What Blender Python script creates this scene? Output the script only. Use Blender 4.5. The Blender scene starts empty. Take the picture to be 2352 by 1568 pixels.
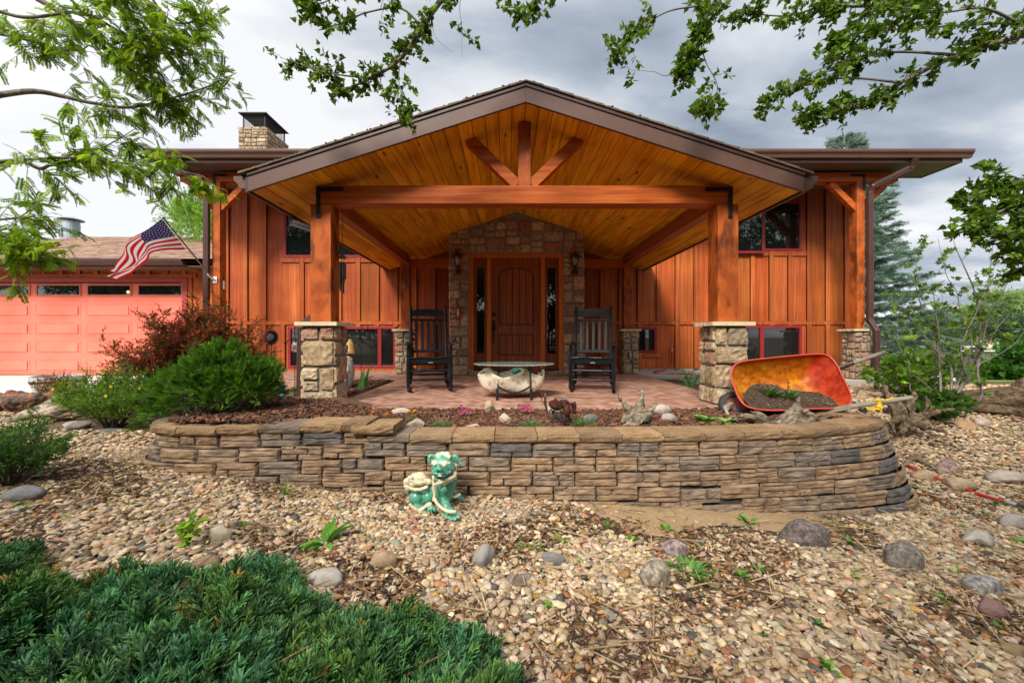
import bpy, bmesh, math, random
import numpy as np
from math import sin, cos, pi, radians, sqrt
from mathutils import Vector, Matrix, noise as mn

random.seed(7); RS = np.random.RandomState(11)
S = bpy.context.scene
COL = S.collection

# ---------------------------------------------------------------- camera
F = 930.0                      # focal length in units of a 2352 px wide picture
CX, CY = 1165.0, 775.0         # principal point (horizon) in those units
cd = bpy.data.cameras.new('camera'); cam = bpy.data.objects.new('camera', cd); COL.objects.link(cam)
cam.location = (0, 0, 0); cam.rotation_euler = (pi/2, 0, 0)
cd.sensor_width = 36; cd.lens = 36*F/2352
cd.shift_x = (1176-CX)/2352; cd.shift_y = -(784-CY)/2352
cd.clip_start = .05; cd.clip_end = 5000
S.camera = cam
S.render.resolution_x = 1024; S.render.resolution_y = 682
S.view_settings.view_transform = 'Standard'; S.view_settings.look = 'None'
S.view_settings.exposure = 0.76; S.view_settings.gamma = 1

# ---------------------------------------------------------------- sky and sun
SUN_EL, SUN_AZ = radians(42), radians(-22)      # azimuth measured from behind the camera, negative = left
wd = bpy.data.worlds.new('World'); S.world = wd; wd.use_nodes = True
nt = wd.node_tree; nt.nodes.clear()
def wn(t, **k):
    n = nt.nodes.new(t)
    for a, b in k.items(): setattr(n, a, b)
    return n
sky = wn('ShaderNodeTexSky', sky_type='NISHITA', sun_disc=False, sun_elevation=SUN_EL, sun_rotation=pi+SUN_AZ)
bg1 = wn('ShaderNodeBackground'); nt.links.new(sky.outputs[0], bg1.inputs[0]); bg1.inputs[1].default_value = .1
tc = wn('ShaderNodeTexCoord')
sep = wn('ShaderNodeSeparateXYZ'); nt.links.new(tc.outputs['Generated'], sep.inputs[0])
# project the direction on a cloud ceiling so that clouds flatten towards the horizon
mz = wn('ShaderNodeMath', operation='ADD'); nt.links.new(sep.outputs[2], mz.inputs[0]); mz.inputs[1].default_value = .16
dx = wn('ShaderNodeMath', operation='DIVIDE'); nt.links.new(sep.outputs[0], dx.inputs[0]); nt.links.new(mz.outputs[0], dx.inputs[1])
dy = wn('ShaderNodeMath', operation='DIVIDE'); nt.links.new(sep.outputs[1], dy.inputs[0]); nt.links.new(mz.outputs[0], dy.inputs[1])
cmb = wn('ShaderNodeCombineXYZ'); nt.links.new(dx.outputs[0], cmb.inputs[0]); nt.links.new(dy.outputs[0], cmb.inputs[1])
mp = wn('ShaderNodeMapping'); nt.links.new(cmb.outputs[0], mp.inputs[0])
mp.inputs['Rotation'].default_value = (0, 0, radians(24)); mp.inputs['Scale'].default_value = (.75, 1.25, 1); mp.inputs['Location'].default_value = (2.3, .7, 0)
no = wn('ShaderNodeTexNoise'); nt.links.new(mp.outputs[0], no.inputs[0])
no.inputs['Scale'].default_value = 1.25; no.inputs['Detail'].default_value = 8; no.inputs['Roughness'].default_value = .52; no.inputs['Distortion'].default_value = .25
# brighter to the left of the view, darker to the right
ma = wn('ShaderNodeMath', operation='MULTIPLY_ADD'); nt.links.new(sep.outputs[0], ma.inputs[0]); ma.inputs[1].default_value = -.17
nt.links.new(no.outputs[0], ma.inputs[2])
mh = wn('ShaderNodeMath', operation='MULTIPLY_ADD'); nt.links.new(sep.outputs[2], mh.inputs[0]); mh.inputs[1].default_value = -.16
nt.links.new(ma.outputs[0], mh.inputs[2])
rp = wn('ShaderNodeValToRGB'); nt.links.new(mh.outputs[0], rp.inputs[0])
el = rp.color_ramp.elements
el[0].position = .22; el[0].color = (.30, .35, .43, 1)
el[1].position = .52; el[1].color = (.95, .955, .975, 1)
e = el.new(.32); e.color = (.46, .515, .60, 1)
e = el.new(.42); e.color = (.74, .765, .81, 1)
# the cloud deck is brightest round the hidden sun, which stands behind the viewer
sd = Vector((sin(SUN_AZ)*cos(SUN_EL), -cos(SUN_AZ)*cos(SUN_EL), sin(SUN_EL)))
dt = wn('ShaderNodeVectorMath', operation='DOT_PRODUCT'); nt.links.new(tc.outputs['Generated'], dt.inputs[0]); dt.inputs[1].default_value = sd
mr = wn('ShaderNodeMapRange'); nt.links.new(dt.outputs['Value'], mr.inputs[0])
mr.inputs[1].default_value = .0; mr.inputs[2].default_value = 1.0; mr.inputs[3].default_value = .62; mr.inputs[4].default_value = 2.0
bg2 = wn('ShaderNodeBackground'); nt.links.new(rp.outputs[0], bg2.inputs[0]); nt.links.new(mr.outputs[0], bg2.inputs[1])
mx = wn('ShaderNodeMixShader'); mx.inputs[0].default_value = .93
nt.links.new(bg1.outputs[0], mx.inputs[1]); nt.links.new(bg2.outputs[0], mx.inputs[2])
wo = wn('ShaderNodeOutputWorld'); nt.links.new(mx.outputs[0], wo.inputs[0])

sl = bpy.data.lights.new('sun', 'SUN'); sl.energy = 3.1; sl.angle = radians(13); sl.color = (1, .95, .87)
so = bpy.data.objects.new('sun', sl); COL.objects.link(so)
so.rotation_euler = sd.to_track_quat('Z', 'Y').to_euler()

# ---------------------------------------------------------------- helpers
def P(x, y, Y):
    return Vector(((x-CX)*Y/F, Y, (CY-y)*Y/F))
WL = {}
def tag(o, label=None, cat=None, group=None, kind=None):
    if label: o['label'] = label
    if cat: o['category'] = cat
    if group: o['group'] = group
    if kind: o['kind'] = kind
    return o
def thing(name, label, cat, loc=(0,0,0), rz=0, group=None):
    o = bpy.data.objects.new(name, None); COL.objects.link(o)
    o.location = loc; o.rotation_euler = (0, 0, rz); WL[o.name] = Vector(loc)
    return tag(o, label, cat, group)
def link(o, parent=None, local=False):
    COL.objects.link(o)
    if parent is not None:
        o.parent = parent
        if not local: o.location = -WL.get(parent.name, Vector((0,0,0)))
    WL[o.name] = Vector((0,0,0))
    return o
def copy_tree(o, parent=None):
    c = o.copy(); COL.objects.link(c)
    if parent is not None: c.parent = parent
    for ch in o.children: copy_tree(ch, c)
    return c

class MB:
    def __init__(s): s.v = []; s.f = []; s.c = []; s.m = []; s.col = (1,1,1); s.mi = 0
    def n(s): return len(s.v)
    def V(s, p): s.v.append((p[0],p[1],p[2])); s.c.append(s.col); return len(s.v)-1
    def Fc(s, *i): s.f.append(tuple(i)); s.m.append(s.mi)
    def box(s, x0,x1,y0,y1,z0,z1):
        b = s.n()
        for z in (z0,z1):
            for x,y in ((x0,y0),(x1,y0),(x1,y1),(x0,y1)): s.V((x,y,z))
        for q in ((3,2,1,0),(4,5,6,7),(0,1,5,4),(1,2,6,5),(2,3,7,6),(3,0,4,7)): s.Fc(*[b+i for i in q])
        return s
    def cbox(s, c, size, M=None):      # centred box with an optional 3x3 rotation
        b = s.n(); hx,hy,hz = [k/2 for k in size]; c = Vector(c)
        for z in (-hz,hz):
            for x,y in ((-hx,-hy),(hx,-hy),(hx,hy),(-hx,hy)):
                p = Vector((x,y,z))
                if M is not None: p = M @ p
                s.V(c+p)
        for q in ((3,2,1,0),(4,5,6,7),(0,1,5,4),(1,2,6,5),(2,3,7,6),(3,0,4,7)): s.Fc(*[b+i for i in q])
        return s
    def bar(s, a, b, w, h, up=(0,0,1)):   # rectangular bar from a to b
        a = Vector(a); b = Vector(b); d = (b-a); L = d.length; d.normalize()
        u = Vector(up); r = d.cross(u)
        if r.length < 1e-4: r = d.cross(Vector((0,1,0)))
        r.normalize(); t = r.cross(d)
        M = Matrix((r, d, t)).transposed()
        return s.cbox((a+b)/2, (w, L, h), M)
    def tube(s, pts, rad, n=8, cap=True, flat=1.0):
        pts = [Vector(p) for p in pts]
        if not hasattr(rad, '__len__'): rad = [rad]*len(pts)
        prev = None; rings = []
        for i, p in enumerate(pts):
            d = (pts[min(i+1,len(pts)-1)]-pts[max(i-1,0)])
            if d.length < 1e-9: d = Vector((0,0,1))
            d.normalize()
            if prev is None:
                r = d.cross(Vector((0,0,1)))
                if r.length < .1: r = d.cross(Vector((0,1,0)))
            else: r = prev - d*prev.dot(d)
            r.normalize(); prev = r; t = d.cross(r)
            rings.append([s.V(p + (r*cos(2*pi*k/n) + t*sin(2*pi*k/n)*flat)*rad[i]) for k in range(n)])
        for A, B in zip(rings, rings[1:]):
            for k in range(n): s.Fc(A[k], A[(k+1)%n], B[(k+1)%n], B[k])
        if cap: s.Fc(*rings[0][::-1]); s.Fc(*rings[-1])
        return s
    def lathe(s, c, prof, n=20, cap=True, axis=None):
        c = Vector(c); M = Matrix.Identity(3) if axis is None else Vector(axis).to_track_quat('Z','Y').to_matrix()
        rings = [[s.V(c + M @ Vector((r*cos(2*pi*k/n), r*sin(2*pi*k/n), z))) for k in range(n)] for r, z in prof]
        for A, B in zip(rings, rings[1:]):
            for k in range(n): s.Fc(A[k], A[(k+1)%n], B[(k+1)%n], B[k])
        if cap: s.Fc(*rings[0][::-1]); s.Fc(*rings[-1])
        return s
    def ell(s, c, r, nu=14, nv=9, M=None):
        c = Vector(c); b = []
        if not hasattr(r, '__len__'): r = (r,r,r)
        for j in range(nv+1):
            th = pi*j/nv; row = []
            for i in range(nu):
                p = Vector((r[0]*sin(th)*cos(2*pi*i/nu), r[1]*sin(th)*sin(2*pi*i/nu), r[2]*cos(th)))
                if M is not None: p = M @ p
                row.append(s.V(c+p))
            b.append(row)
        for A, B in zip(b, b[1:]):
            for k in range(nu): s.Fc(A[k], B[k], B[(k+1)%nu], A[(k+1)%nu])
        return s
    def prism(s, poly, d):               # planar polygon (3D points) extruded by vector d
        d = Vector(d); A = [s.V(p) for p in poly]; B = [s.V(Vector(p)+d) for p in poly]; n = len(A)
        s.Fc(*A[::-1]); s.Fc(*B)
        for k in range(n): s.Fc(A[k], A[(k+1)%n], B[(k+1)%n], B[k])
        return s
    def grid(s, fn, nu, nv, closeu=False):
        R = [[s.V(fn(i/(nu if closeu else nu-1), j/(nv-1))) for i in range(nu)] for j in range(nv)]
        for j in range(nv-1):
            for i in range(nu if closeu else nu-1):
                k = (i+1) % nu; s.Fc(R[j][i], R[j][k], R[j+1][k], R[j+1][i])
        return s
    def mesh(s, name):
        me = bpy.data.meshes.new(name); me.from_pydata(s.v, [], s.f)
        ca = me.color_attributes.new('Col', 'FLOAT_COLOR', 'POINT')
        a = np.ones((len(s.v),4), 'f'); a[:,:3] = np.array(s.c, 'f').reshape(-1,3); ca.data.foreach_set('color', a.ravel())
        if any(s.m): me.polygons.foreach_set('material_index', s.m)
        me.update(); return me
    def build(s, name, mat, parent=None, smooth=False, local=False, fix=True, bevel=0):
        me = s.mesh(name)
        for m in (mat if isinstance(mat, (list,tuple)) else [mat]): me.materials.append(m)
        if fix:
            bm = bmesh.new(); bm.from_mesh(me); bmesh.ops.recalc_face_normals(bm, faces=bm.faces); bm.to_mesh(me); bm.free()
        if smooth: me.polygons.foreach_set('use_smooth', [True]*len(me.polygons))
        o = bpy.data.objects.new(name, me); link(o, parent, local)
        if bevel:
            b = o.modifiers.new('bevel', 'BEVEL'); b.width = bevel; b.segments = 2; b.limit_method = 'ANGLE'
        return o

def fuse(mb, vox=.01, smooth=2, colf=None, disp=None, dec=None):
    """union of overlapping shapes as one skin (voxel remesh), then optional displacement; returns a new MB-like mesh"""
    me = bpy.data.meshes.new('t'); me.from_pydata(mb.v, [], mb.f)
    bm = bmesh.new(); bm.from_mesh(me); bmesh.ops.recalc_face_normals(bm, faces=bm.faces); bm.to_mesh(me); bm.free()
    o = bpy.data.objects.new('t', me); COL.objects.link(o)
    r = o.modifiers.new('r', 'REMESH'); r.mode = 'VOXEL'; r.voxel_size = vox
    if smooth:
        q = o.modifiers.new('s', 'SMOOTH'); q.factor = .6; q.iterations = smooth
    dg = bpy.context.evaluated_depsgraph_get()
    m2 = bpy.data.meshes.new_from_object(o.evaluated_get(dg)); bpy.data.objects.remove(o)
    n = len(m2.vertices); co = np.empty(n*3); m2.vertices.foreach_get('co', co); co = co.reshape(-1,3)
    if disp is not None:
        no = np.empty(n*3); m2.vertices.foreach_get('normal', no); no = no.reshape(-1,3)
        co = co + no*np.array([disp(Vector(p)) for p in co])[:,None]
        m2.vertices.foreach_set('co', co.ravel())
    ca = m2.color_attributes.new('Col', 'FLOAT_COLOR', 'POINT'); a = np.ones((n,4),'f')
    if colf is not None: a[:,:3] = colf(co)
    ca.data.foreach_set('color', a.ravel())
    m2.polygons.foreach_set('use_smooth', [True]*len(m2.polygons)); m2.update()
    return m2
def mobj(name, me, mat, parent=None, local=False):
    me.name = name; me.materials.append(mat); o = bpy.data.objects.new(name, me); return link(o, parent, local)

def tmpl(mb):
    """template arrays for scatter: verts, triangulated/quads as list by size, colours"""
    return np.array(mb.v, 'f'), mb.f, np.array(mb.c, 'f')
def scatter(T, locs, mats, cols, jit=0):
    """copies template(s) into one big mesh. mats: Nx3x3, cols Nx3"""
    V, Fs, C = T; N = len(locs); nv = len(V)
    v = np.einsum('nij,vj->nvi', mats, V) + np.asarray(locs)[:,None,:]
    c = C[None]*np.asarray(cols)[:,None,:]
    ls = np.array([len(f) for f in Fs]); fl = np.concatenate([np.array(f) for f in Fs])
    idx = (fl[None] + (np.arange(N)*nv)[:,None]).ravel(); ll = np.tile(ls, N)
    return v.reshape(-1,3), idx, ll, c.reshape(-1,3)
def bigmesh(name, parts, mat, parent=None, smooth=False, local=False):
    off = 0; vs=[]; ix=[]; ls=[]; cs=[]
    for v,i,l,c in parts: vs.append(v); ix.append(i+off); ls.append(l); cs.append(c); off += len(v)
    v = np.concatenate(vs); ix = np.concatenate(ix); ls = np.concatenate(ls); c = np.concatenate(cs)
    me = bpy.data.meshes.new(name); me.vertices.add(len(v)); me.vertices.foreach_set('co', v.astype('f').ravel())
    me.loops.add(len(ix)); me.loops.foreach_set('vertex_index', ix.astype('i'))
    me.polygons.add(len(ls)); st = np.concatenate([[0], np.cumsum(ls)[:-1]]).astype('i'); me.polygons.foreach_set('loop_start', st)
    ca = me.color_attributes.new('Col', 'FLOAT_COLOR', 'POINT'); a = np.ones((len(v),4),'f'); a[:,:3] = c; ca.data.foreach_set('color', a.ravel())
    me.polygons.foreach_set('use_smooth', np.full(len(ls), smooth)); me.update(calc_edges=True)
    me.materials.append(mat); o = bpy.data.objects.new(name, me); return link(o, parent, local)
def rotm(n, yaw=None, pitch=0, roll=0, scale=1):
    """N rotation matrices: local x forward; yaw about z, pitch up, roll about forward"""
    yaw = RS.uniform(0,2*pi,n) if yaw is None else np.broadcast_to(yaw,(n,)); pitch = np.broadcast_to(pitch,(n,)); roll = np.broadcast_to(roll,(n,))
    def R(a, ax):
        c, s = np.cos(a), np.sin(a); m = np.zeros((n,3,3)); i, j = [(1,2),(2,0),(0,1)][ax]
        m[:,ax,ax] = 1; m[:,i,i] = c; m[:,j,j] = c; m[:,i,j] = -s; m[:,j,i] = s; return m
    m = R(yaw,2) @ R(-pitch,1) @ R(roll,0)
    sc = np.asarray(scale, dtype=float)
    if sc.ndim == 0: sc = np.full((n,3), float(sc))
    elif sc.ndim == 1: sc = np.repeat(sc[:,None],3,1)
    return m*sc[:,None,:]
def aim(d, roll=None, scale=1):
    """matrices whose x axis points along the directions d (Nx3)"""
    d = np.asarray(d, float); n = len(d); d = d/np.linalg.norm(d,axis=1)[:,None]
    return rotm(n, np.arctan2(d[:,1],d[:,0]), np.arcsin(np.clip(d[:,2],-1,1)), RS.uniform(0,2*pi,n) if roll is None else roll, scale)
def pick(pal, n, v=.12):
    pal = np.array(pal); c = pal[RS.randint(0,len(pal),n)]
    return np.clip(c*(1+RS.normal(0,v,(n,1)))*(1+RS.normal(0,v*.25,(n,3))), .003, 1)
def cr(*c): return tuple(c)+(1,)

# ---------------------------------------------------------------- materials
def mat(name, c1, c2=None, rough=.6, scale=6, stretch=(1,1,1), bump=0, bscale=60, metal=0, spec=.5, attr=False, detail=6, c3=None,
        knots=0, transl=0, bstretch=None, coat=0, alpha=None, pos=(.35,.65), dots=None):
    m = bpy.data.materials.new(name); m.use_nodes = True; t = m.node_tree; t.nodes.clear(); L = t.links.new
    def N(ty, **k):
        n = t.nodes.new(ty)
        for a,b in k.items(): setattr(n,a,b)
        return n
    out = N('ShaderNodeOutputMaterial'); b = N('ShaderNodeBsdfPrincipled')
    tcn = N('ShaderNodeTexCoord'); mpn = N('ShaderNodeMapping'); L(tcn.outputs['Object'], mpn.inputs[0]); mpn.inputs['Scale'].default_value = stretch
    if c2 is None: c2 = tuple(x*.8 for x in c1)
    nz = N('ShaderNodeTexNoise'); L(mpn.outputs[0], nz.inputs[0]); nz.inputs['Scale'].default_value = scale; nz.inputs['Detail'].default_value = detail; nz.inputs['Roughness'].default_value = .6
    rp = N('ShaderNodeValToRGB'); L(nz.outputs[0], rp.inputs[0]); r = rp.color_ramp.elements
    r[0].position = pos[0]; r[0].color = cr(*c1); r[1].position = pos[1]; r[1].color = cr(*c2)
    if c3: q = r.new(sum(pos)/2); q.color = cr(*c3)
    colr = rp.outputs[0]
    def mul(a, bsock, fac=1, bt='MULTIPLY'):
        x = N('ShaderNodeMix', data_type='RGBA', blend_type=bt); x.inputs[0].default_value = fac
        L(a, x.inputs[6]); L(bsock, x.inputs[7]); return x.outputs[2]
    if attr:
        at = N('ShaderNodeAttribute', attribute_name='Col'); colr = mul(colr, at.outputs['Color'])
    if knots:
        vo = N('ShaderNodeTexVoronoi'); mp2 = N('ShaderNodeMapping'); L(tcn.outputs['Object'], mp2.inputs[0]); mp2.inputs['Scale'].default_value = tuple(1 if a >= 1 else .32 for a in stretch)
        L(mp2.outputs[0], vo.inputs[0]); vo.inputs['Scale'].default_value = knots
        r2 = N('ShaderNodeValToRGB'); L(vo.outputs['Distance'], r2.inputs[0]); r2.color_ramp.elements[0].position = .05; r2.color_ramp.elements[0].color = cr(.16,.07,.04)
        r2.color_ramp.elements[1].position = .13; r2.color_ramp.elements[1].color = cr(1,1,1); colr = mul(colr, r2.outputs[0], .85)
    if dots:                              # fine specks of another colour
        n3 = N('ShaderNodeTexNoise'); L(tcn.outputs['Object'], n3.inputs[0]); n3.inputs['Scale'].default_value = dots[0]; n3.inputs['Detail'].default_value = 3
        r3 = N('ShaderNodeValToRGB'); L(n3.outputs[0], r3.inputs[0]); r3.color_ramp.elements[0].position = .42; r3.color_ramp.elements[1].position = .62
        r3.color_ramp.elements[0].color = cr(1,1,1); r3.color_ramp.elements[1].color = cr(*dots[1]); colr = mul(colr, r3.outputs[0])
    L(colr, b.inputs['Base Color']); b.inputs['Roughness'].default_value = rough; b.inputs['Metallic'].default_value = metal; b.inputs['Specular IOR Level'].default_value = spec
    b.inputs['Coat Weight'].default_value = coat; b.inputs['Coat Roughness'].default_value = .15
    if bump:
        n2 = N('ShaderNodeTexNoise'); n2.inputs['Scale'].default_value = bscale; n2.inputs['Detail'].default_value = 5; n2.inputs['Roughness'].default_value = .65
        if bstretch:
            mp3 = N('ShaderNodeMapping'); L(tcn.outputs['Object'], mp3.inputs[0]); mp3.inputs['Scale'].default_value = bstretch; L(mp3.outputs[0], n2.inputs[0])
        else: L(mpn.outputs[0], n2.inputs[0])
        bp = N('ShaderNodeBump'); bp.inputs['Strength'].default_value = bump; bp.inputs['Distance'].default_value = .01; L(n2.outputs[0], bp.inputs['Height']); L(bp.outputs[0], b.inputs['Normal'])
    sh = b.outputs[0]
    if transl:
        tr = N('ShaderNodeBsdfTranslucent'); L(colr, tr.inputs[0]); x = N('ShaderNodeMixShader'); x.inputs[0].default_value = transl
        L(sh, x.inputs[1]); L(tr.outputs[0], x.inputs[2]); sh = x.outputs[0]
    L(sh, out.inputs[0]); return m
def glassmat(name, tint=(1,1,1), rough=.02, ior=1.45, fill=None):
    m = bpy.data.materials.new(name); m.use_nodes = True; b = m.node_tree.nodes['Principled BSDF']
    b.inputs['Base Color'].default_value = cr(*tint); b.inputs['Roughness'].default_value = rough; b.inputs['IOR'].default_value = ior
    b.inputs['Transmission Weight'].default_value = 1.0 if fill is None else fill
    return m
W_ = (1,1,1)
SIDE = mat('cedar_siding', (.30,.058,.012), (.47,.125,.028), .6, 3.4, (9,9,.22), .6, 14, attr=True, spec=.2, c3=(.40,.088,.018), bstretch=(14,14,.35), dots=(1.1,(.74,.70,.68)))
BEAMX = mat('beam_stain_x', (.27,.048,.008), (.46,.125,.022), .5, 2.5, (.5,6,9), .5, 10, spec=.18, c3=(.42,.082,.009), attr=True, bstretch=(.5,9,12))
BEAMY = mat('beam_stain_y', (.22,.034,.004), (.38,.080,.012), .5, 2.5, (6,.5,9), .3, 10, attr=True, bstretch=(9,.5,12))
POST = mat('post_stain', (.36,.075,.013), (.15,.036,.009), .5, 2.6, (2.2,2.2,1.0), .4, 12, spec=.22, c3=(.46,.105,.018), attr=True, dots=(5,(.66,.60,.55)), bstretch=(12,12,.6), coat=.04)
CEIL = mat('pine_ceiling', (1.0,.47,.022), (.62,.22,.008), .5, 2.2, (7,.55,7), .2, 10, attr=True, spec=.2, c3=(.90,.37,.014), knots=5.5)
BROWN = mat('brown_aluminium', (.098,.050,.036), (.115,.06,.044), .45, 3, spec=.3)
BROWND = mat('dark_brown_gutter', (.058,.026,.021), (.075,.034,.028), .38, 3, spec=.35)
STONE = mat('field_stone', (1.05,1.0,.94), (.50,.46,.42), .85, 22, bump=1, bscale=55, spec=.2, attr=True, detail=8)
MORTAR = mat('mortar', (.21,.19,.165), (.28,.255,.22), .9, 30, bump=.5, bscale=80)
CAPST = mat('cream_capstone', (.60,.50,.30), (.50,.42,.27), .8, 9, bump=.5, bscale=50)
CONC = mat('concrete', (.42,.37,.29), (.33,.29,.23), .85, 5, bump=.3, bscale=60)
SLAB = mat('stamped_pink_concrete', (.50,.31,.225), (.27,.18,.14), .6, 2.6, (.5,1.8,1), .5, 22, c3=(.42,.235,.165), detail=12, dots=(7,(.58,.50,.44)), pos=(.30,.72), spec=.3)
BLACK = mat('black_metal', (.010,.010,.011), (.018,.018,.019), .5, 20, spec=.25)
BLACKP = mat('black_gloss_paint', (.004,.0045,.006), (.009,.010,.012), .32, 14, spec=.22)
MAROON = mat('maroon_frame', (.20,.014,.016), (.25,.02,.022), .4, 8, spec=.3)
GLASSW = mat('window_glass', (.006,.007,.007), (.012,.013,.012), .02, 2, spec=.75)
# ================================================================ THE SETTING
FZ = -.712                                     # porch floor
def sstep(a, b, x):
    t = np.clip((np.asarray(x, float)-a)/(b-a), 0, 1); return t*t*(3-2*t)
def gz(x, y):
    x = np.asarray(x, float); y = np.asarray(y, float)
    w = sstep(3.2, 6.6, y); a = -1.165-.07*np.clip(x,-3.2,3.4)
    z = a*(1-w) + -.885*w
    far = sstep(8.2, 11.0, y)*sstep(7.2, 9.5, x)
    z = z*(1-far) + -1.62*far
    z = np.where(y > 20, -1.62, z) if z.ndim else (-1.62 if y > 20 else float(z))
    return z + .018*np.sin(x*2.3+1)*np.cos(y*1.9)*(1-w)
def ground_fn():
    mb = MB()
    xs = np.concatenate([np.array([-3000,-900,-300,-120,-60,-35,-24]), np.arange(-17,17.01,.35), np.array([24,35,60,120,300,900,3000])])
    ys = np.concatenate([np.array([-3000,-600,-150,-50,-20,-10,-5]), np.arange(-2,14,.3), np.array([16,19,20.5,28,45,80,150,300,600,1500,3000])])
    id_ = [[mb.V((x, y, float(gz(x,y)))) for x in xs] for y in ys]
    for j in range(len(ys)-1):
        for i in range(len(xs)-1): mb.Fc(id_[j][i], id_[j][i+1], id_[j+1][i+1], id_[j+1][i])
    return mb
DIRT = mat('bark_litter_soil', (.085,.045,.022), (.035,.019,.010), .95, 26, bump=1, bscale=90, c3=(.16,.095,.045), detail=10)
g = ground_fn().build('ground', DIRT, smooth=True); tag(g, kind='structure')
# lawn and meadow beyond the garden, on the right and behind the house
LAWN = mat('lawn_grass', (.13,.19,.03), (.20,.27,.06), .9, 1.1, bump=.6, bscale=40, c3=(.16,.23,.04), detail=8)
mb = MB(); xs = list(np.arange(7.4,15,.4))+[20,30,60,150,600]; ys = list(np.arange(8.0,14,.4))+[16,18,20,20.6,40,60,80,120,260]
q = [[mb.V((x, y, float(gz(x,y))+.012)) for x in xs] for y in ys]
for j in range(len(ys)-1):
    for i in range(len(xs)-1): mb.Fc(q[j][i],q[j][i+1],q[j+1][i+1],q[j+1][i])
tag(mb.build('lawn', LAWN, smooth=True), kind='structure')
# driveway
DRIVE = mat('pale_driveway', (.62,.57,.49), (.54,.49,.42), .85, 3, bump=.2, bscale=70)
mb = MB(); mb.box(-16,-5.9,6.05,9.36,-1.1,-.872); tag(mb.build('driveway', DRIVE, bevel=.01), kind='structure')
mb = MB(); mb.box(-60,-16.01,-30,9.36,-1.2,-.90); tag(mb.build('road', DRIVE), kind='structure')
# porch slab with tooled joints: three bays a few mm apart
mb = MB()
mb.box(-1.86,.40,4.09,7.72,FZ-.16,FZ); mb.box(.408,2.60,4.09,7.72,FZ-.16,FZ)
mb.box(-4.9,-1.868,6.7,8.72,FZ-.16,FZ-.003); mb.box(-1.86,2.60,7.728,8.72,FZ-.16,FZ)
tag(mb.build('patio_slab', SLAB, bevel=.012), kind='structure')
mb = MB(); mb.box(2.61,4.6,7.5,8.72,FZ-.16,FZ-.004); mb.box(4.61,7.3,7.58,8.72,-.89,-.80); mb.box(7.31,8.4,7.9,9.4,-.95,-.81)
tag(mb.build('walkway', CONC, bevel=.01), kind='structure')
# hills
HILL = mat('prairie_hill', (.24,.235,.10), (.20,.22,.11), .95, .01, detail=8, c3=(.27,.24,.12))
mb = MB()
def hf(u, v):
    x = -900+2600*u; y = 500+900*v; h = 26*sin(pi*min(1,v*1.25+.02))*(1+.22*sin(x*.0035+1)+.1*sin(x*.011))-2
    return (x, y, h)
mb.grid(hf, 60, 14); tag(mb.build('hills', HILL, smooth=True), kind='structure')

# ---- pebbles -------------------------------------------------------------
def pebble(sub, seed, ang=.0):
    bm = bmesh.new(); bmesh.ops.create_icosphere(bm, subdivisions=sub, radius=1); r = random.Random(seed); of = Vector((r.uniform(0,50),r.uniform(0,50),3))
    ex = r.uniform(.75,1.0)
    for v in bm.verts:
        p = v.co.copy(); k = 1+.34*mn.noise(p*1.1+of)+ang*.2*mn.noise(p*2.6+of)
        q = Vector([math.copysign(abs(c)**ex, c) for c in p]); v.co = q*k
        v.co.z *= .56
    mb = MB(); mb.v = [tuple(v.co) for v in bm.verts]; mb.f = [tuple(v.index for v in f.verts) for f in bm.faces]; mb.c = [(1,1,1)]*len(mb.v); bm.free()
    return tmpl(mb)
PEB_HI = [pebble(3 if i < 5 else 2, i, .6) for i in range(10)]
PEB_MID = [pebble(2, i+40, .4) for i in range(6)]
PEB_LO = [pebble(1, i+20) for i in range(6)]
PEBPAL = [(.46,.37,.26),(.52,.43,.31),(.39,.31,.22),(.32,.255,.18),(.54,.47,.37),(.43,.32,.20),(.26,.21,.16),(.43,.38,.31),(.36,.32,.27),(.50,.41,.29),
          (.56,.50,.41),(.38,.24,.10),(.09,.09,.09),(.19,.18,.16),(.34,.25,.19),(.47,.37,.25),(.50,.43,.34),(.34,.27,.19),(.44,.35,.24),
          (.48,.40,.30),(.53,.45,.34),(.41,.34,.25),(.45,.37,.27),(.37,.30,.22),(.50,.42,.31),(.55,.48,.38),(.42,.34,.24),(.36,.17,.10)]
PEB = mat('river_pebble', (1.16,1.05,.90), (.70,.59,.46), .78, 38, bump=.4, bscale=70, attr=True, detail=7, spec=.25)
def inwall(x, y):                              # inside the raised bed or under the paving
    return ((y > wallY(x)-.06) & (x > -2.95) & (x < 3.3) & (y < 4.5)) | ((x > -4.95) & (x < 2.62) & (y > 4.0))
def wallY(x):                                  # foot of the retaining wall's visible face
    x = np.asarray(x, float)
    return 2.93 + .030*np.clip(x-.6,0,9)**2*1.05 + .05*np.clip(-x-1.2,0,9)**2 + .55*np.clip(x-2.6,0,9)**1.5 + .6*np.clip(-x-2.2,0,9)**1.5
def spread(x0,x1,y0,y1,step,keep):
    nx = int((x1-x0)/step); ny = int((y1-y0)/step)
    gx, gy = np.meshgrid(np.arange(nx), np.arange(ny)); n = nx*ny
    x = x0+(gx.ravel()+.5*(gy.ravel()%2)+RS.uniform(-.38,.38,n))*step; y = y0+(gy.ravel()+RS.uniform(-.38,.38,n))*step
    k = keep(x,y); return x[k], y[k]
def litter(x, y):                              # patches where the bark litter shows through
    v = np.array([mn.noise(Vector((a*1.3+4, b*1.9, 0))) + .5*mn.noise(Vector((a*4, b*4, 7))) for a, b in zip(x,y)])
    return v
parts = []
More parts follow.
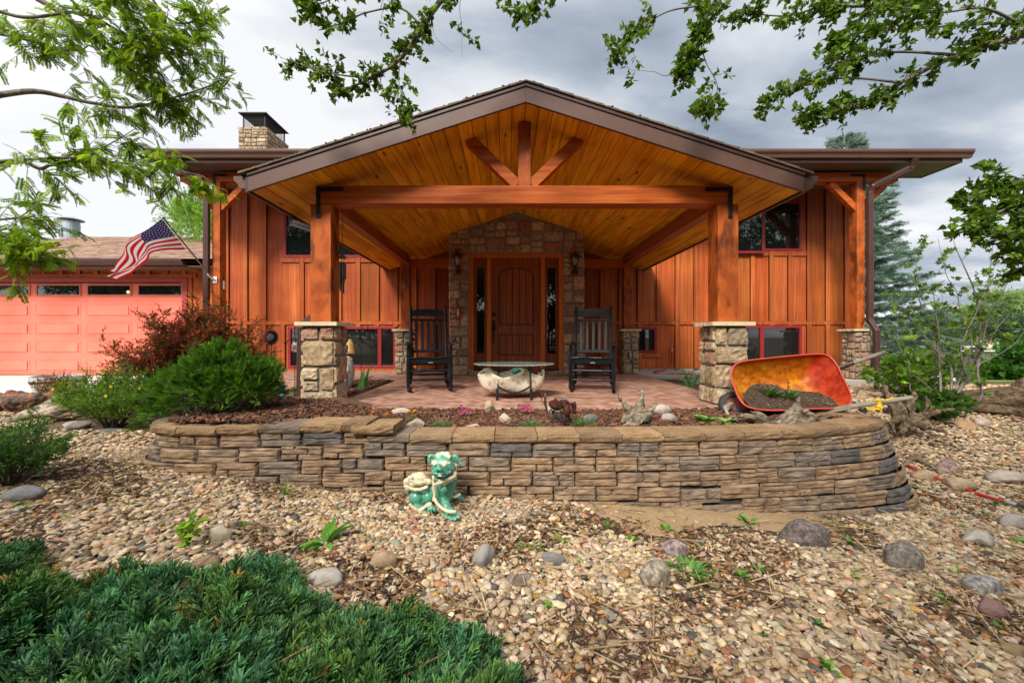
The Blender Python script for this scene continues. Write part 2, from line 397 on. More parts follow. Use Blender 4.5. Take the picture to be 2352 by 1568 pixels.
def lay(x, y, tp, r0, r1, zoff=.25):
    n = len(x); who = RS.randint(0, len(tp), n)
    for k in range(len(tp)):
        s = who == k; m = s.sum()
        if not m: continue
        r = RS.uniform(r0, r1, m)*np.where(RS.rand(m) < .08, 1.35, 1); el = RS.uniform(.95,1.55,m)
        R = rotm(m, None, RS.normal(0,.22,m), RS.normal(0,.25,m), np.stack([r*el, r/np.sqrt(el), r*RS.uniform(.6,1.0,m)],1))
        z = gz(x[s],y[s]) + r*zoff + RS.uniform(0,.006,m)
        parts.append(scatter(tp[k], np.stack([x[s],y[s],z],1), R, pick(PEBPAL, m, .16)))
def keepA(x, y):
    vis = np.abs(x) < y*1.32+.35; sand = (x > .55) & (x < 2.35) & (y > wallY(x)-.44+.10*np.sin(x*5))
    lt = litter(x, y)
    return vis & ~inwall(x,y) & (~sand | (RS.rand(len(x)) < .16)) & ((lt < .20) | (RS.rand(len(x)) < .45))
x, y = spread(-4.2,4.2,1.15,3.5,.0235,keepA); nr = (y < 1.75) & ~((x < .1) & (y < 1.7))
lay(x[nr], y[nr], PEB_HI[5:], .0085, .0155); lay(x[~nr], y[~nr], PEB_MID, .0085, .0155)
x, y = spread(-4.2,4.2,1.15,3.5,.029,keepA); nr = (y < 1.9) & ~((x < .1) & (y < 1.7)); lay(x[nr], y[nr], PEB_HI[5:], .009, .019, .75); lay(x[~nr], y[~nr], PEB_MID, .009, .019, .75)
def keepB(x, y):
    lt = litter(x, y)
    return (np.abs(x) < y*1.32+.3) & ~inwall(x,y) & ~((x < -5.9) & (y > 6.0)) & ~((x > 2.6) & (y > 7.4)) & (((x > 3.1) | (x < -2.2)) | (y<4)) & ((lt < .36) | (RS.rand(len(x)) < .5)) & ~((x > 7.6) & (y > 7.6))
x, y = spread(-10,10.5,3.5,8.3,.036,keepB); lay(x, y, PEB_LO, .014, .025)
x, y = spread(-10,10.5,3.5,8.3,.05,keepB); lay(x, y, PEB_LO, .015, .028, .8)
tag(bigmesh('pebble_gravel', parts, PEB, smooth=True), 'tan and grey river pebbles covering the garden ground', 'gravel', kind='stuff')
# bark slivers and twigs between the pebbles
mb = MB(); mb.box(-1,1,-.16,.16,-.1,.1); CHIP = tmpl(mb)
def kc(x,y): return (np.abs(x) < y*1.32+.3) & ~inwall(x,y) & (np.array([mn.noise(Vector((a*1.3+4,b*1.9,0)))+.5*mn.noise(Vector((a*4,b*4,7))) for a,b in zip(x,y)]) > .06)
x, y = spread(-4.2,4.2,1.15,3.6,.021,kc); n = len(x)
R = rotm(n, None, RS.normal(0,.3,n), RS.uniform(0,3,n), np.stack([RS.uniform(.008,.022,n), RS.uniform(.014,.03,n), RS.uniform(.006,.02,n)],1))
CH = mat('bark_chip', (1,1,1), (.6,.55,.5), .9, 60, attr=True)
cp = [scatter(CHIP, np.stack([x,y,gz(x,y)+RS.uniform(.006,.03,n)],1), R, pick([(.17,.08,.035),(.10,.05,.025),(.24,.13,.05),(.07,.04,.025),(.30,.16,.05)], n, .2))]
n = 750; x = RS.uniform(-3.6,3.6,n); y = RS.uniform(1.2,3.3,n); k = ~inwall(x,y); x=x[k]; y=y[k]; n=len(x)
cp.append(scatter(CHIP, np.stack([x,y,gz(x,y)+RS.uniform(.028,.05,n)],1), rotm(n,None,RS.normal(0,.16,n),0,np.stack([RS.uniform(.03,.11,n),np.full(n,.013),np.full(n,.018)],1)), pick([(.42,.30,.16),(.32,.19,.08),(.5,.38,.22)],n,.15)))
LF = MB(); [LF.V(p) for p in ((0,0,0),(.35,-.22,.08),(.75,-.14,.02),(1,0,.1),(.7,.16,.1),(.3,.2,.03))]; LF.f = [(0,1,2,3,4,5)]; LF.m = [0]
n = 420; x = RS.uniform(-3.8,3.8,n); y = RS.uniform(1.3,3.4,n); k = ~inwall(x,y); x = x[k]; y = y[k]; n = len(x)
cp.append(scatter(tmpl(LF), np.stack([x,y,gz(x,y)+RS.uniform(.026,.04,n)],1), rotm(n,None,RS.normal(0,.35,n),RS.normal(0,.4,n),RS.uniform(.014,.034,n)), pick([(.45,.30,.05),(.32,.17,.06),(.22,.11,.05),(.50,.40,.08),(.30,.22,.12)],n,.15)))
tag(bigmesh('bark_litter', cp, CH), 'brown bark slivers and dry twigs lying among the pebbles', 'bark litter', kind='stuff')
# bare sand where the wall foot has washed out
SAND = mat('coarse_sand', (.27,.175,.085), (.38,.27,.15), .95, 60, bump=.8, bscale=160, c3=(.33,.21,.10), detail=9)
mb = MB()
def sf(u, v):
    x = .45+2.05*u; y0 = float(wallY(x)); y = y0-.46*(1-v)*(.75+.25*sin(u*9))*min(1,4*u+.2)*min(1,4*(1-u)+.2)+.03*v
    return (x, y, float(gz(x,y))+.012+.03*sin(pi*v*.6)*sin(pi*u)+.012*mn.noise(Vector((x*8,y*8,0))))
mb.grid(sf, 60, 16); tag(mb.build('sand_patch', SAND, smooth=True), kind='structure')
# ================================================================ stone facing helper
def patch(mb, fn, u0,u1,v0,v1, d, col, rough=.006, rc=.3, fine=1, seed=0):
    """one rough stone on a surface fn(u,v,h): rounded outline, proud by d"""
    ss = [-1,-.9,-.6,-.2,.2,.6,.9,1] if fine > 1 else [-1,-.86,-.3,.3,.86,1]
    tt = ss if fine > 1 else [-1,-.84,0,.84,1]
    cu, cv, hu, hv = (u0+u1)/2, (v0+v1)/2, (u1-u0)/2, (v1-v0)/2; mb.col = tuple(col)
    ku = rc*min(1,hv/hu); kv = rc*min(1,hu/hv); sd_ = seed*7.13; ids = []
    for j, t in enumerate(tt):
        row = []
        for i, s in enumerate(ss):
            a = s*sqrt(1-t*t*ku*.5); b = t*sqrt(1-s*s*kv*.5)
            w = .05*mn.noise(Vector((a*1.2+sd_, b*1.2, sd_)))
            e = max(abs(s), abs(t)); h = 0 if e > .99 else d*(.80 if e > .83 else 1)
            u = cu+hu*a*(1+w); v = cv+hv*b*(1+w)
            if e < .99: h += rough*mn.noise(Vector((u*20+sd_, v*24, sd_)))*1.5 + rough*1.2*mn.noise(Vector((u*62, v*70+sd_, sd_)))
            row.append(mb.V(fn(u,v,h)))
        ids.append(row)
    for j in range(len(tt)-1):
        for i in range(len(ss)-1): mb.Fc(ids[j][i],ids[j][i+1],ids[j+1][i+1],ids[j+1][i])
def cells(u0,u1,v0,v1,mw,mh,r,depth=0):
    w, h = u1-u0, v1-v0
    lim = r.uniform(.8,1.5)
    if w > mw*lim and (w/mw >= h/mh or h < mh*.9):
        k = u0+w*r.uniform(.34,.66); return cells(u0,k,v0,v1,mw,mh,r,depth+1)+cells(k,u1,v0,v1,mw,mh,r,depth+1)
    if h > mh*lim:
        k = v0+h*r.uniform(.34,.66); return cells(u0,u1,v0,k,mw,mh,r,depth+1)+cells(u0,u1,k,v1,mw,mh,r,depth+1)
    return [(u0,u1,v0,v1)]
SPAL = [(.46,.35,.22),(.52,.42,.28),(.40,.31,.20),(.40,.22,.16),(.46,.28,.20),(.34,.28,.19),(.44,.33,.20),(.28,.20,.15),(.48,.38,.27),(.45,.36,.25)]
def facing(mb, O, U, N, w, h, mw=.17, mh=.13, d=.03, gap=.007, seed=1, pal=SPAL, rough=.007, fine=1, skip=None, rc=.3):
    O, U, N = Vector(O), Vector(U), Vector(N); r = random.Random(seed)
    fn = lambda u,v,k: O+U*u+Vector((0,0,v))+N*k
    for c in cells(0,w,0,h,mw,mh,r):
        if skip and skip(O.x+U.x*(c[0]+c[1])/2, O.z+(c[2]+c[3])/2): continue
        col = Vector(r.choice(pal))*r.uniform(.8,1.2)
        patch(mb, fn, c[0]+gap,c[1]-gap,c[2]+gap,c[3]-gap, d*r.uniform(.75,1.15), col, rough, rc, fine, seed+r.random()*50)
# ================================================================ retaining wall
WALLM = mat('ledgestone_block', (1.28,1.14,.98), (.38,.34,.31), .9, 9, (1,1,2.6), 1, 60, attr=True, detail=9, c3=(.86,.76,.66), pos=(.3,.68), bstretch=(1,1,2.5))
CAPM = mat('tan_cap_stone', (1.0,.95,.88), (.70,.62,.55), .92, 7, bump=.8, bscale=150, spec=.15, dots=(90,(.72,.66,.6)), attr=True, detail=9)
BPAL = [(.31,.235,.165),(.29,.215,.15),(.26,.21,.16),(.33,.24,.15),(.23,.195,.165),(.21,.18,.155),(.135,.13,.13),(.29,.23,.17),(.25,.195,.15),(.31,.22,.14)]
# plan of the wall's face: control points, then resampled by arc length
cp_ = [(-2.62,3.95),(-2.78,3.62),(-2.80,3.32),(-2.68,3.10),(-2.42,2.99),(-2.0,2.96),(-1.4,2.95),(-.7,2.93),(0,2.925),(.6,2.925),(1.2,2.945),(1.8,3.0),(2.3,3.08),(2.8,3.22),(3.12,3.40),(3.25,3.62),(3.2,3.86),(3.0,4.02)]
def catmull(pts, n):
    out = []; p = [Vector(q) for q in pts]; p = [p[0]*2-p[1]]+p+[p[-1]*2-p[-2]]
    for i in range(1,len(p)-2):
        for k in range(n):
            t = k/n; a,b,c,d = p[i-1:i+3]
            out.append(.5*((2*b)+(c-a)*t+(2*a-5*b+4*c-d)*t*t+(3*b-a-3*c+d)*t**3))
    out.append(p[-2]); return out
WP = catmull([(a,b,0) for a,b in cp_], 14); WS = [0]
for a,b in zip(WP,WP[1:]): WS.append(WS[-1]+(b-a).length)
WS = np.array(WS); WX = np.array([p.x for p in WP]); WYY = np.array([p.y for p in WP])
def wat(s):
    x = float(np.interp(s,WS,WX)); y = float(np.interp(s,WS,WYY)); e = .03
    tx = float(np.interp(s+e,WS,WX)-np.interp(s-e,WS,WX)); ty = float(np.interp(s+e,WS,WYY)-np.interp(s-e,WS,WYY)); L = sqrt(tx*tx+ty*ty)+1e-9
    return x, y, ty/L, -tx/L                   # position and outward normal
SL = float(WS[-1]); S_step = float(WS[np.argmin(abs(WX+1.0))])  # where the top drops by one course
def ztop(s):                                   # top of the cap row
    x = wat(s)[0]
    return -.612-.045*max(0,min(1,(-1.0-x)/1.2)) if s < S_step else -.697+.0*x
def hc(s): return float(np.interp(wat(s)[0], [-2.6,-1,0,2.9],[.099,.1005,.1015,.106]))
def batter(s): return float(np.interp(wat(s)[0], [-2.8,-2.4,-1.6,-1,2.0,2.8,3.2],[.042,.026,.010,.006,.010,.024,.038]))
wall = thing('retaining_wall', 'low curved retaining wall of tan and charcoal ledgestone blocks', 'retaining wall', (0,2.93,-1.16))
mb = MB(); rr = random.Random(4); CAPH = .060
for i in range(8):
    s = -.15*(i%2)
    while s < SL:
        s1 = min(s+.305, SL); s0 = max(s,0)
        if s1-s0 > .05:
            left = (s0+s1)/2 < S_step
            if i == 0 and not left: s += .305; continue
            k = i if left else i
            sm = (s0+s1)/2
            base = (-.612-.045*max(0,min(1,(-1.0-wat(sm)[0])/1.2)) if True else 0) - CAPH - i*hc(sm)
            if not left: base = -.697-CAPH-(i-1)*hc(sm)
            lvl = base - hc(sm); x, y, nx, ny = wat(sm)
            if base < float(gz(x, y-.1))-.02: s += .305; continue
            sag = rr.uniform(-.003,.003); bo = rr.uniform(-.004,.006)
            if .9 < x < 1.7 and i >= 3: sag -= .012*(i-2)*(1 if x > 1.25 else .2)      # the settled joint right of the middle
            col = Vector(rr.choice(BPAL)); 
            if rr.random() < .25: col = Vector((.30,.215,.14))
            def fn(u,v,h,base=base,i=i):
                a,b,c,d_ = wat(u); o = h-.012+batter(u)*i+bo; return (a+c*o, b+d_*o, v+sag)
            kind = rr.random(); H = base-lvl; ug = .0035
            if kind < .45: rows = [(0,.5)]+[(.5,1)]
            elif kind < .8: rows = [(0,.42),(.42,.8),(.8,1)]
            else: rows = [(0,.3),(.3,1)]
            for a0,a1 in rows:
                sp = [0,1] if rr.random() < .55 else [0, rr.uniform(.3,.7), 1]
                for b0,b1 in zip(sp,sp[1:]):
                    w_ = s1-s0
                    patch(mb, fn, s0+w_*b0+(ug if b0 == 0 else .001), s0+w_*b1-(ug if b1 == 1 else .001), lvl+H*a0+(.0028 if a0 == 0 else .0007), lvl+H*a1-(.0022 if a1 == 1 else .0007), .021+rr.uniform(0,.007), col*rr.uniform(.92,1.08), .0065, .12, 2, rr.random()*90)
        s += .305
wb = mb.build('block_courses', WALLM, wall, smooth=False, fix=False)
# dark core behind the joints
mb = MB()
def cf(u, v):
    s = u*SL; a,b,c,d_ = wat(s); o = -.02+batter(s)*6*(1-v); zt = (-.612-.045*max(0,min(1,(-1.0-a)/1.2)) if s < S_step else -.697)-.02
    return (a+c*o, b+d_*o, -1.5+(zt+1.5)*v)
mb.grid(cf, 160, 8); mb.build('core', mat('joint_shadow_soil', (.06,.05,.04), (.04,.03,.025), .95, 20), wall, fix=False)
# caps, one part per stone
r5 = random.Random(9); s = 0; TPAL = [(.34,.24,.14),(.32,.225,.13),(.30,.215,.135),(.24,.205,.165),(.36,.25,.145),(.32,.24,.15)]
def capstone(s0, s1, zt, depth=.26, h=CAPH, tilt=0, off=0, col=None, parent=wall, yaw=0, name='cap_stone'):
    mb = MB(); mb.col = tuple(col or Vector(r5.choice(TPAL))*r5.uniform(.88,1.1)); nu, nv, nw = 7, 5, 5; q = r5.random()*40
    def pt(a, b, c):                            # a along 0..1, b inward 0..1, c height 0..1
        s = s0+.003+(s1-s0-.006)*a; x,y,nx,ny = wat(s); o = .022+off-depth*b
        if b == 0: o += .010*mn.noise(Vector((s*22,c*3,q)))+.004*mn.noise(Vector((s*70,c*9,q)))+(.012 if 0 < c < 1 else 0)
        z = zt-h*(1-c)+tilt*(a-.5)
        if c == 1 and b == 0: z -= .006+.006*mn.noise(Vector((s*30,q,0)))
        return (x+nx*o, y+ny*o, z)
    tc_ = Vector(mb.col); mb.col = tuple(tc_*.86)  # rough front toned darker, top lighter: light from above painted in
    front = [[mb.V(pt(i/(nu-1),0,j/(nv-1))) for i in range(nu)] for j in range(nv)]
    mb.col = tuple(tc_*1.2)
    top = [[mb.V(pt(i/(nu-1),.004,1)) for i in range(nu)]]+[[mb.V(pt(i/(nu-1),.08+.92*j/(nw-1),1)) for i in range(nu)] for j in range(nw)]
    back = [top[-1],[mb.V(pt(i/(nu-1),1,0)) for i in range(nu)]]
    for G in (front+[top[0]], top, back):
        for A,B in zip(G,G[1:]):
            for i in range(nu-1): mb.Fc(A[i],A[i+1],B[i+1],B[i])
    mb.Fc(*([back[1][i] for i in range(nu)]+[front[0][i] for i in range(nu-1,-1,-1)]))
    for e in (0,-1): mb.Fc(*([r[e] for r in front]+[r[e] for r in top[1:]]+[back[1][e]]))
    return mb.build(name, CAPM, parent)
while s < SL-.02:
    s1 = min(s+.305, SL)
    if s < S_step < s1: s1 = S_step
    if S_step-.6 < s < S_step-.18 and False: pass
    capstone(s, s1, ztop((s+s1)/2)+r5.uniform(-.002,.003), tilt=r5.uniform(-.003,.003), off=r5.uniform(-.004,.006)); s = s1
# two loose caps at the step
for (s0, s1, zt, off, lab) in ((S_step-.11,S_step+.20,-.630,.03,'loose tan cap stone laid askew over the step in the wall top'),):
    o = capstone(s0, s1, zt, off=off, tilt=.006, col=(.34,.24,.14), parent=None, name='cap_block'); tag(o, lab, 'cap stone')
# soil and bark mulch inside the bed
MULCH = mat('mulch_bed', (.10,.045,.022), (.045,.022,.013), .95, 30, bump=1, bscale=90, c3=(.14,.065,.03), detail=9)
def bedz(x, y): return -.735+.012*mn.noise(Vector((x*3,y*3,0)))+(.10*max(0,min(1,(-1.3-x)*2)) )
mb = MB(); xs = np.arange(-2.75,3.2,.08); ys = np.arange(2.98,4.3,.08)
idx = {}
def inbed(x,y):
    k = np.argmin((WX-x)**2+(WYY-y)**2); _,_,nx,ny = wat(WS[k]); return (x-WX[k])*nx+(y-WYY[k])*ny < -.03
def bv(x,y):
    key = (round(x,3),round(y,3))
    if key not in idx: idx[key] = mb.V((x,y,bedz(x,y)))
    return idx[key]
for x in xs:
    for y in ys:
        if all(inbed(a,b) for a,b in ((x,y),(x+.08,y),(x+.08,y+.08),(x,y+.08))): mb.Fc(bv(x,y),bv(x+.08,y),bv(x+.08,y+.08),bv(x,y+.08))
mb.box(-2.6,-1.875,4.2,6.69,-1.0,-.70); mb.box(2.61,3.15,4.2,7.49,-1.0,-.77)
tag(mb.build('planting_soil', MULCH, smooth=True, fix=False), kind='structure')
n = 9500; x = RS.uniform(-2.6,3.2,n); y = RS.uniform(3.0,4.14,n); k = np.array([inbed(a,b) for a,b in zip(x,y)]) & ((y < 4.10) | (x < -1.9)); x = x[k]; y = y[k]
z = np.array([bedz(a,b) for a,b in zip(x,y)])
x2 = RS.uniform(-2.6,-1.9,1500); y2 = RS.uniform(4.2,6.6,1500); x = np.concatenate([x,x2]); y = np.concatenate([y,y2]); z = np.concatenate([z, np.where(x2 > -2.6,-.70,-.74)]); n = len(x)
R = rotm(n, None, RS.normal(0,.3,n), RS.normal(0,.5,n), np.stack([RS.uniform(.010,.028,n),RS.uniform(.03,.07,n),RS.uniform(.02,.05,n)],1))
tag(bigmesh('bark_mulch', [scatter(CHIP, np.stack([x,y,z+RS.uniform(.002,.022,n)],1), R, pick([(.17,.07,.032),(.11,.045,.022),(.22,.10,.045),(.07,.032,.02),(.14,.055,.028)], n, .22))], CH), 'chunky dark red brown bark mulch filling the raised bed', 'mulch', kind='stuff')
# ================================================================ THE HOUSE
house = thing('house', 'cedar sided house with a gabled timber porch over a stone framed front door', 'house', (.185, 8.75, FZ))
WY = 8.75; rh = random.Random(21)
# siding: openings as (x0,x1,z0,z1)
OPEN = [(-4.82,-2.62,1.72,2.95),(4.69,6.35,1.86,2.95),(-4.72,-2.40,-.66,.235),(4.62,6.35,-.62,.262),(2.68,3.22,-.33,.222),(-1.1,1.4,-1,2.6)]
def siding(mb, x0, x1, z0, z1, y, op, belt=(.278,.355), phase=0.0, pitch=.405, sgn=-1):
    # boards between battens; each strip is cut where an opening crosses it
    def strips(a, b, lo, hi):
        segs = [(lo,hi)]
        for (ox0,ox1,oz0,oz1) in op:
            if ox0 < (a+b)/2 < ox1:
                ns = []
                for s in segs:
                    if oz1 <= s[0] or oz0 >= s[1]: ns.append(s); continue
                    if s[0] < oz0: ns.append((s[0],oz0))
                    if oz1 < s[1]: ns.append((oz1,s[1]))
                segs = ns
        return segs
    cuts = sorted(set([x0,x1]+[o[i] for o in op for i in (0,1) if x0 < o[i] < x1]+[x0+phase+pitch*k for k in range(60) if x0 < x0+phase+pitch*k < x1]))
    for a,b in zip(cuts,cuts[1:]):
        if b-a < .004: continue
        k = rh.uniform(.78,1.2); mb.col = (k, k*rh.uniform(.88,1.14), k*rh.uniform(.8,1.3))
        for lo,hi in strips(a,b,z0,z1): mb.box(a,b,y,y+.05,lo,hi)
    x = x0+phase
    while x < x1:
        k = rh.uniform(.88,1.2); mb.col = (k, k*rh.uniform(.94,1.06), k)
        for zz in ((z0,belt[0]),(belt[1],z1)) if belt else ((z0,z1),):
            for lo,hi in strips(x-.046,x+.046,*zz):
                if all(not (o[0]-.05 < x < o[1]+.05 and o[2] < (lo+hi)/2 < o[3]) for o in op): 
                    mb.box(x-.046,x+.046,y-.034,y-.001,lo,hi); kk = mb.col; mb.col = tuple(c*.22 for c in kk); e = .006      # caulk joint beside each batten, its shadow line painted in dark
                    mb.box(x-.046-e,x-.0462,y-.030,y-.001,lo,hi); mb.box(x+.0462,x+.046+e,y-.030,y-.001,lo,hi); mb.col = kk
        x += pitch
    mb.col = (1,1,1)
    if belt:
        a = x0
        for o in sorted(op):
            if o[2] < belt[0] and o[3] > belt[1]: mb.box(a,o[0],y-.028,y-.001,belt[0],belt[1]); a = o[1]
        mb.box(a,x1,y-.028,y-.001,belt[0],belt[1])
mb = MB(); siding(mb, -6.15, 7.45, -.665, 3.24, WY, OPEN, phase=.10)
mb.col = (.95,.95,.95)
for (a,b,c,d_) in OPEN[:5]:                       # flat trim boards under the windows
    mb.box(a-.02 if a > 4 else a-.05,b+.13,WY-.027,WY-.001,c-.10,c-.004)
mb.box(-6.21,-6.15,WY-.03,WY+3,-.665,3.24); mb.box(7.45,7.51,WY-.03,WY+3,-.665,3.24)
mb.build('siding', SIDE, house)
mb = MB(); mb.box(-6.13,7.43,WY+.06,WY+.09,-1.0,-.64); mb.box(-6.19,7.49,WY+.01,WY+.04,-1.0,-.67); mb.build('foundation', CONC, house)
mb = MB(); mb.box(-6.13,7.43,WY+3,WY+7.4,-1.0,3.2); mb.build('rear_walls', SIDE, house)
# nail heads on belt and battens
mb = MB()
for k in range(34):
    x = -6.05+.405*k
    if -1.2 < x < 1.5: continue
    for dx_,dz in ((-.02,0),(.02,.01)): mb.cbox((x+dx_,WY-.0295,.317+dz),(.007,.003,.007))
tag(mb.build('nail_heads', mat('pale_nail', (.6,.5,.42), rough=.4), house), kind='stuff')
# windows
def window(x0,x1,z0,z1,mull=(),y=WY,parent=house,fw=.055,fm=None,slide=None,curtain=None):
    fm = fm or MAROON; mb = MB(); yo = y-.035
    mb.box(x0,x1,yo,y+.05,z1-fw,z1); mb.box(x0,x1,yo,y+.05,z0,z0+fw); mb.box(x0,x0+fw,yo+.002,y+.05,z0+fw,z1-fw); mb.box(x1-fw,x1,yo+.002,y+.05,z0+fw,z1-fw)
    for m_ in mull: mb.box(m_-.04,m_+.04,yo+.004,y+.05,z0+fw,z1-fw)
    w = mb.build('window', fm, parent, bevel=.003)
    ed = [x0+fw]+[v for m_ in mull for v in (m_-.04,m_+.04)]+[x1-fw]
    for a,b in zip(ed[::2],ed[1::2]):
        g = MB(); g.box(a,b,y+.0,y+.01,z0+fw,z1-fw); g.build('pane', GLASSW, w)
    return w
window(-4.82,-2.62,1.72,2.95,(-3.75,))
window(4.69,6.35,1.86,2.95,(5.52,))
window(-4.72,-2.40,-.66,.235,(-4.45,-2.75))
window(4.62,6.35,-.62,.262,(5.49,))
window(2.68,3.22,-.33,.222)
# an open awning sash in the right upper window
mb = MB(); yb = WY-.10
mb.box(4.72,5.50,yb,yb+.03,1.80,1.85); mb.box(5.45,5.50,yb+.001,yb+.031,1.85,2.9); mb.box(4.72,4.77,yb+.001,yb+.031,1.85,2.9)
sash = mb.build('open_sash', MAROON, house); mb = MB(); mb.box(4.77,5.45,yb+.012,yb+.02,1.85,2.9); mb.build('pane', GLASSW, sash)
# ---------------- main roof: eave soffit, gutter, rake, shingles
SOF = mat('brown_soffit', (.12,.075,.045), (.15,.095,.058), .5, 3, spec=.3)
EY0, EZ, RX0, RX1 = 7.40, 3.20, -6.5, 8.28
mb = MB(); x = RX0+.02
while x < RX1-.02:
    w = .098; yb = WY if -6.2 < x < 7.4 else 8.1
    mb.box(x,min(x+w-.006,RX1),EY0,yb,EZ,EZ+.02); mb.box(x+w-.006,x+w,EY0,yb,EZ+.008,EZ+.022); x += w
mb.build('soffit', SOF, house)
mb = MB(); mb.box(RX0,RX1,EY0-.02,EY0,EZ-.015,EZ+.19)
mb.box(RX1,RX1+.02,EY0-.02,8.12,EZ-.012,EZ+.19); mb.box(RX0-.02,RX0,EY0-.02,8.12,EZ-.012,EZ+.19); mb.box(7.5,RX1,8.1,8.12,EZ-.01,EZ+.15); mb.box(RX0,-6.2,8.1,8.12,EZ-.01,EZ+.15)
mb.build('fascia', BROWN, house)
def gutterprof(mb, a, b, out, w=.125, h=.13, n=None):
    """K-style gutter from a to b; out = outward direction"""
    a, b, o = Vector(a), Vector(b), Vector(out); z = Vector((0,0,1))
    pr = [(0,0),(0,-h),(w*.55,-h),(w*.62,-h*.8),(w*.70,-h*.62),(w*.95,-h*.38),(w,-h*.22),(w,-.012),(w,0),(w*.93,0),(w*.93,-.02),(w*.60,-h*.55),(w*.5,-h+.012),(.01,-h+.012),(.01,0)]
    A = [mb.V(a+o*p+z*q) for p,q in pr]; B = [mb.V(b+o*p+z*q) for p,q in pr]; k = len(pr)
    for i in range(k): mb.Fc(A[i],A[(i+1)%k],B[(i+1)%k],B[i])
    for e in (a,b):                                # end cap
        c = [mb.V(e+o*p+z*q) for p,q in pr[:9]]; mb.Fc(*c)
mb = MB(); gutterprof(mb,(RX0-.02,EY0-.02,EZ+.185),(RX1+.12,EY0-.02,EZ+.185),(0,-1,0),.12,.135); mb.build('gutter', BROWN, house, fix=False)
SHING = mat('asphalt_shingle', (.20,.135,.10), (.11,.075,.055), .95, 9, (2,2,2), .6, 90, attr=True, c3=(.26,.18,.13))
def shingles(mb, x0,x1, p0, p1, rows, r, up=True):
    """overlapping shingle rows on the slope from p0=(y,z) to p1"""
    (ya,za),(yb,zb) = p0,p1; L = math.hypot(yb-ya,zb-za); dy,dz = (yb-ya)/L,(zb-za)/L
    e = L/rows
    for k in range(rows):
        s = k*e; x = x0-r.uniform(0,.2)
        while x < x1:
            w = r.uniform(.10,.30); a,b = max(x,x0),min(x+w,x1); x += w
            if b-a < .01: continue
            c = r.uniform(.75,1.35); mb.col = (c,c*r.uniform(.92,1.05),c*r.uniform(.88,1.05)); t = .008+r.choice([0,0,.006])
            def q(u,o): return (ya+dy*u-dz*o, za+dz*u+dy*o)
            i0 = [q(s,.0),q(s,t+.004),q(s+e*1.15,.002)]
            vs = [mb.V((X,*c_)) for X in (a,b) for c_ in i0]
            mb.Fc(vs[0],vs[1],vs[4],vs[3]); mb.Fc(vs[1],vs[2],vs[5],vs[4]); mb.Fc(vs[0],vs[2],vs[1]); mb.Fc(vs[3],vs[4],vs[5])
mb = MB(); mb.col = (.8,.8,.8)
mb.prism([(RX0,EY0-.05,EZ+.195),(RX0,12.3,EZ+1.62),(RX0,12.3,EZ+1.55),(RX0,EY0-.05,EZ+.19)],(RX1-RX0+.02,0,0))
mb.prism([(RX0,12.3,EZ+1.62),(RX0,17.2,EZ+.195),(RX0,17.2,EZ+.12),(RX0,12.3,EZ+1.55)],(RX1-RX0+.02,0,0)); mb.build('roof', SHING, house)
# chimney
chim = MB(); cx0,cx1,cy0,cy1,cz0,cz1 = -7.28,-6.55,11.0,12.1,3.6,5.70
chim.box(cx0,cx1,cy0,cy1,cz0,cz1-.01); ch = chim.build('chimney', MORTAR, house)
mb = MB()
facing(mb,(cx0-.02,cy0,4.3),(1,0,0),(0,-1,0),cx1-cx0+.04,1.42,.26,.15,.04,.008,31,rough=.01)
facing(mb,(cx1,cy0-.02,4.3),(0,1,0),(1,0,0),cy1-cy0,1.42,.26,.15,.04,.008,32,rough=.01)
mb.build('stones', STONE, ch, fix=False)
mb = MB(); hz = 5.70
for X in (cx0+.07,cx1-.07,):
    for Y in (cy0+.07,cy1-.07,(cy0+cy1)/2): mb.box(X-.012,X+.012,Y-.012,Y+.012,hz,hz+.40)
for k in range(26):
    t = k/25; y = cy0+.07+(cy1-cy0-.14)*t
    mb.box(cx1-.073,cx1-.069,y-.002,y+.002,hz,hz+.38); mb.box(cx0+.069,cx0+.073,y-.002,y+.002,hz,hz+.38)
for k in range(16):
    x = cx0+.07+(cx1-cx0-.14)*k/15; mb.box(x-.002,x+.002,cy0+.069,cy0+.073,hz,hz+.38); mb.box(x-.002,x+.002,cy1-.073,cy1-.069,hz,hz+.38)
for k in range(10):
    z = hz+.04*k+.01; mb.box(cx1-.074,cx1-.070,cy0+.07,cy1-.07,z-.002,z+.002); mb.box(cx0+.07,cx1-.07,cy0+.068,cy0+.071,z-.002,z+.002)
mb.prism([(cx0-.02,cy0-.02,hz+.40),(cx1+.02,cy0-.02,hz+.40),(cx1-.12,(cy0+cy1)/2,hz+.47),(cx0+.12,(cy0+cy1)/2,hz+.47)],(0,0,.012))
mb.box(cx0-.02,cx1+.02,cy0-.02,cy1+.02,hz+.385,hz+.40)
mb.build('spark_guard', BLACK, ch)
# ---------------- porch
PX, ZR, SLP, HW, YF = .185, 2.335, .322, 2.735, 4.0
def zc(x): return ZR-SLP*abs(x-PX)
mb = MB(); rc = random.Random(3); ct = 1/sqrt(1+SLP*SLP); npk = 20; pw = HW/npk
for sgn in (-1,1):
    for k in range(npk):
        a, b = PX+sgn*(k*pw+.0035), PX+sgn*((k+1)*pw-.0035); y = YF+.03; 
        while y < WY-.01:
            y1 = min(WY-.01, y+rc.uniform(.9,2.6)); c = rc.uniform(.78,1.12); mb.col = (c,c*rc.uniform(.93,1.05),c*rc.uniform(.8,1.1))
            za, zb = zc(a), zc(b)
            b0 = mb.n()
            for Y in (y,y1-.002):
                for X,Z in ((a,za),(b,zb),(b,zb+.02),(a,za+.02)): mb.V((X,Y,Z))
            for q in ((0,1,2,3),(7,6,5,4),(0,4,5,1),(1,5,6,2),(2,6,7,3),(3,7,4,0)): mb.Fc(*[b0+i for i in q])
            y = y1
mb.build('porch_ceiling', CEIL, house)
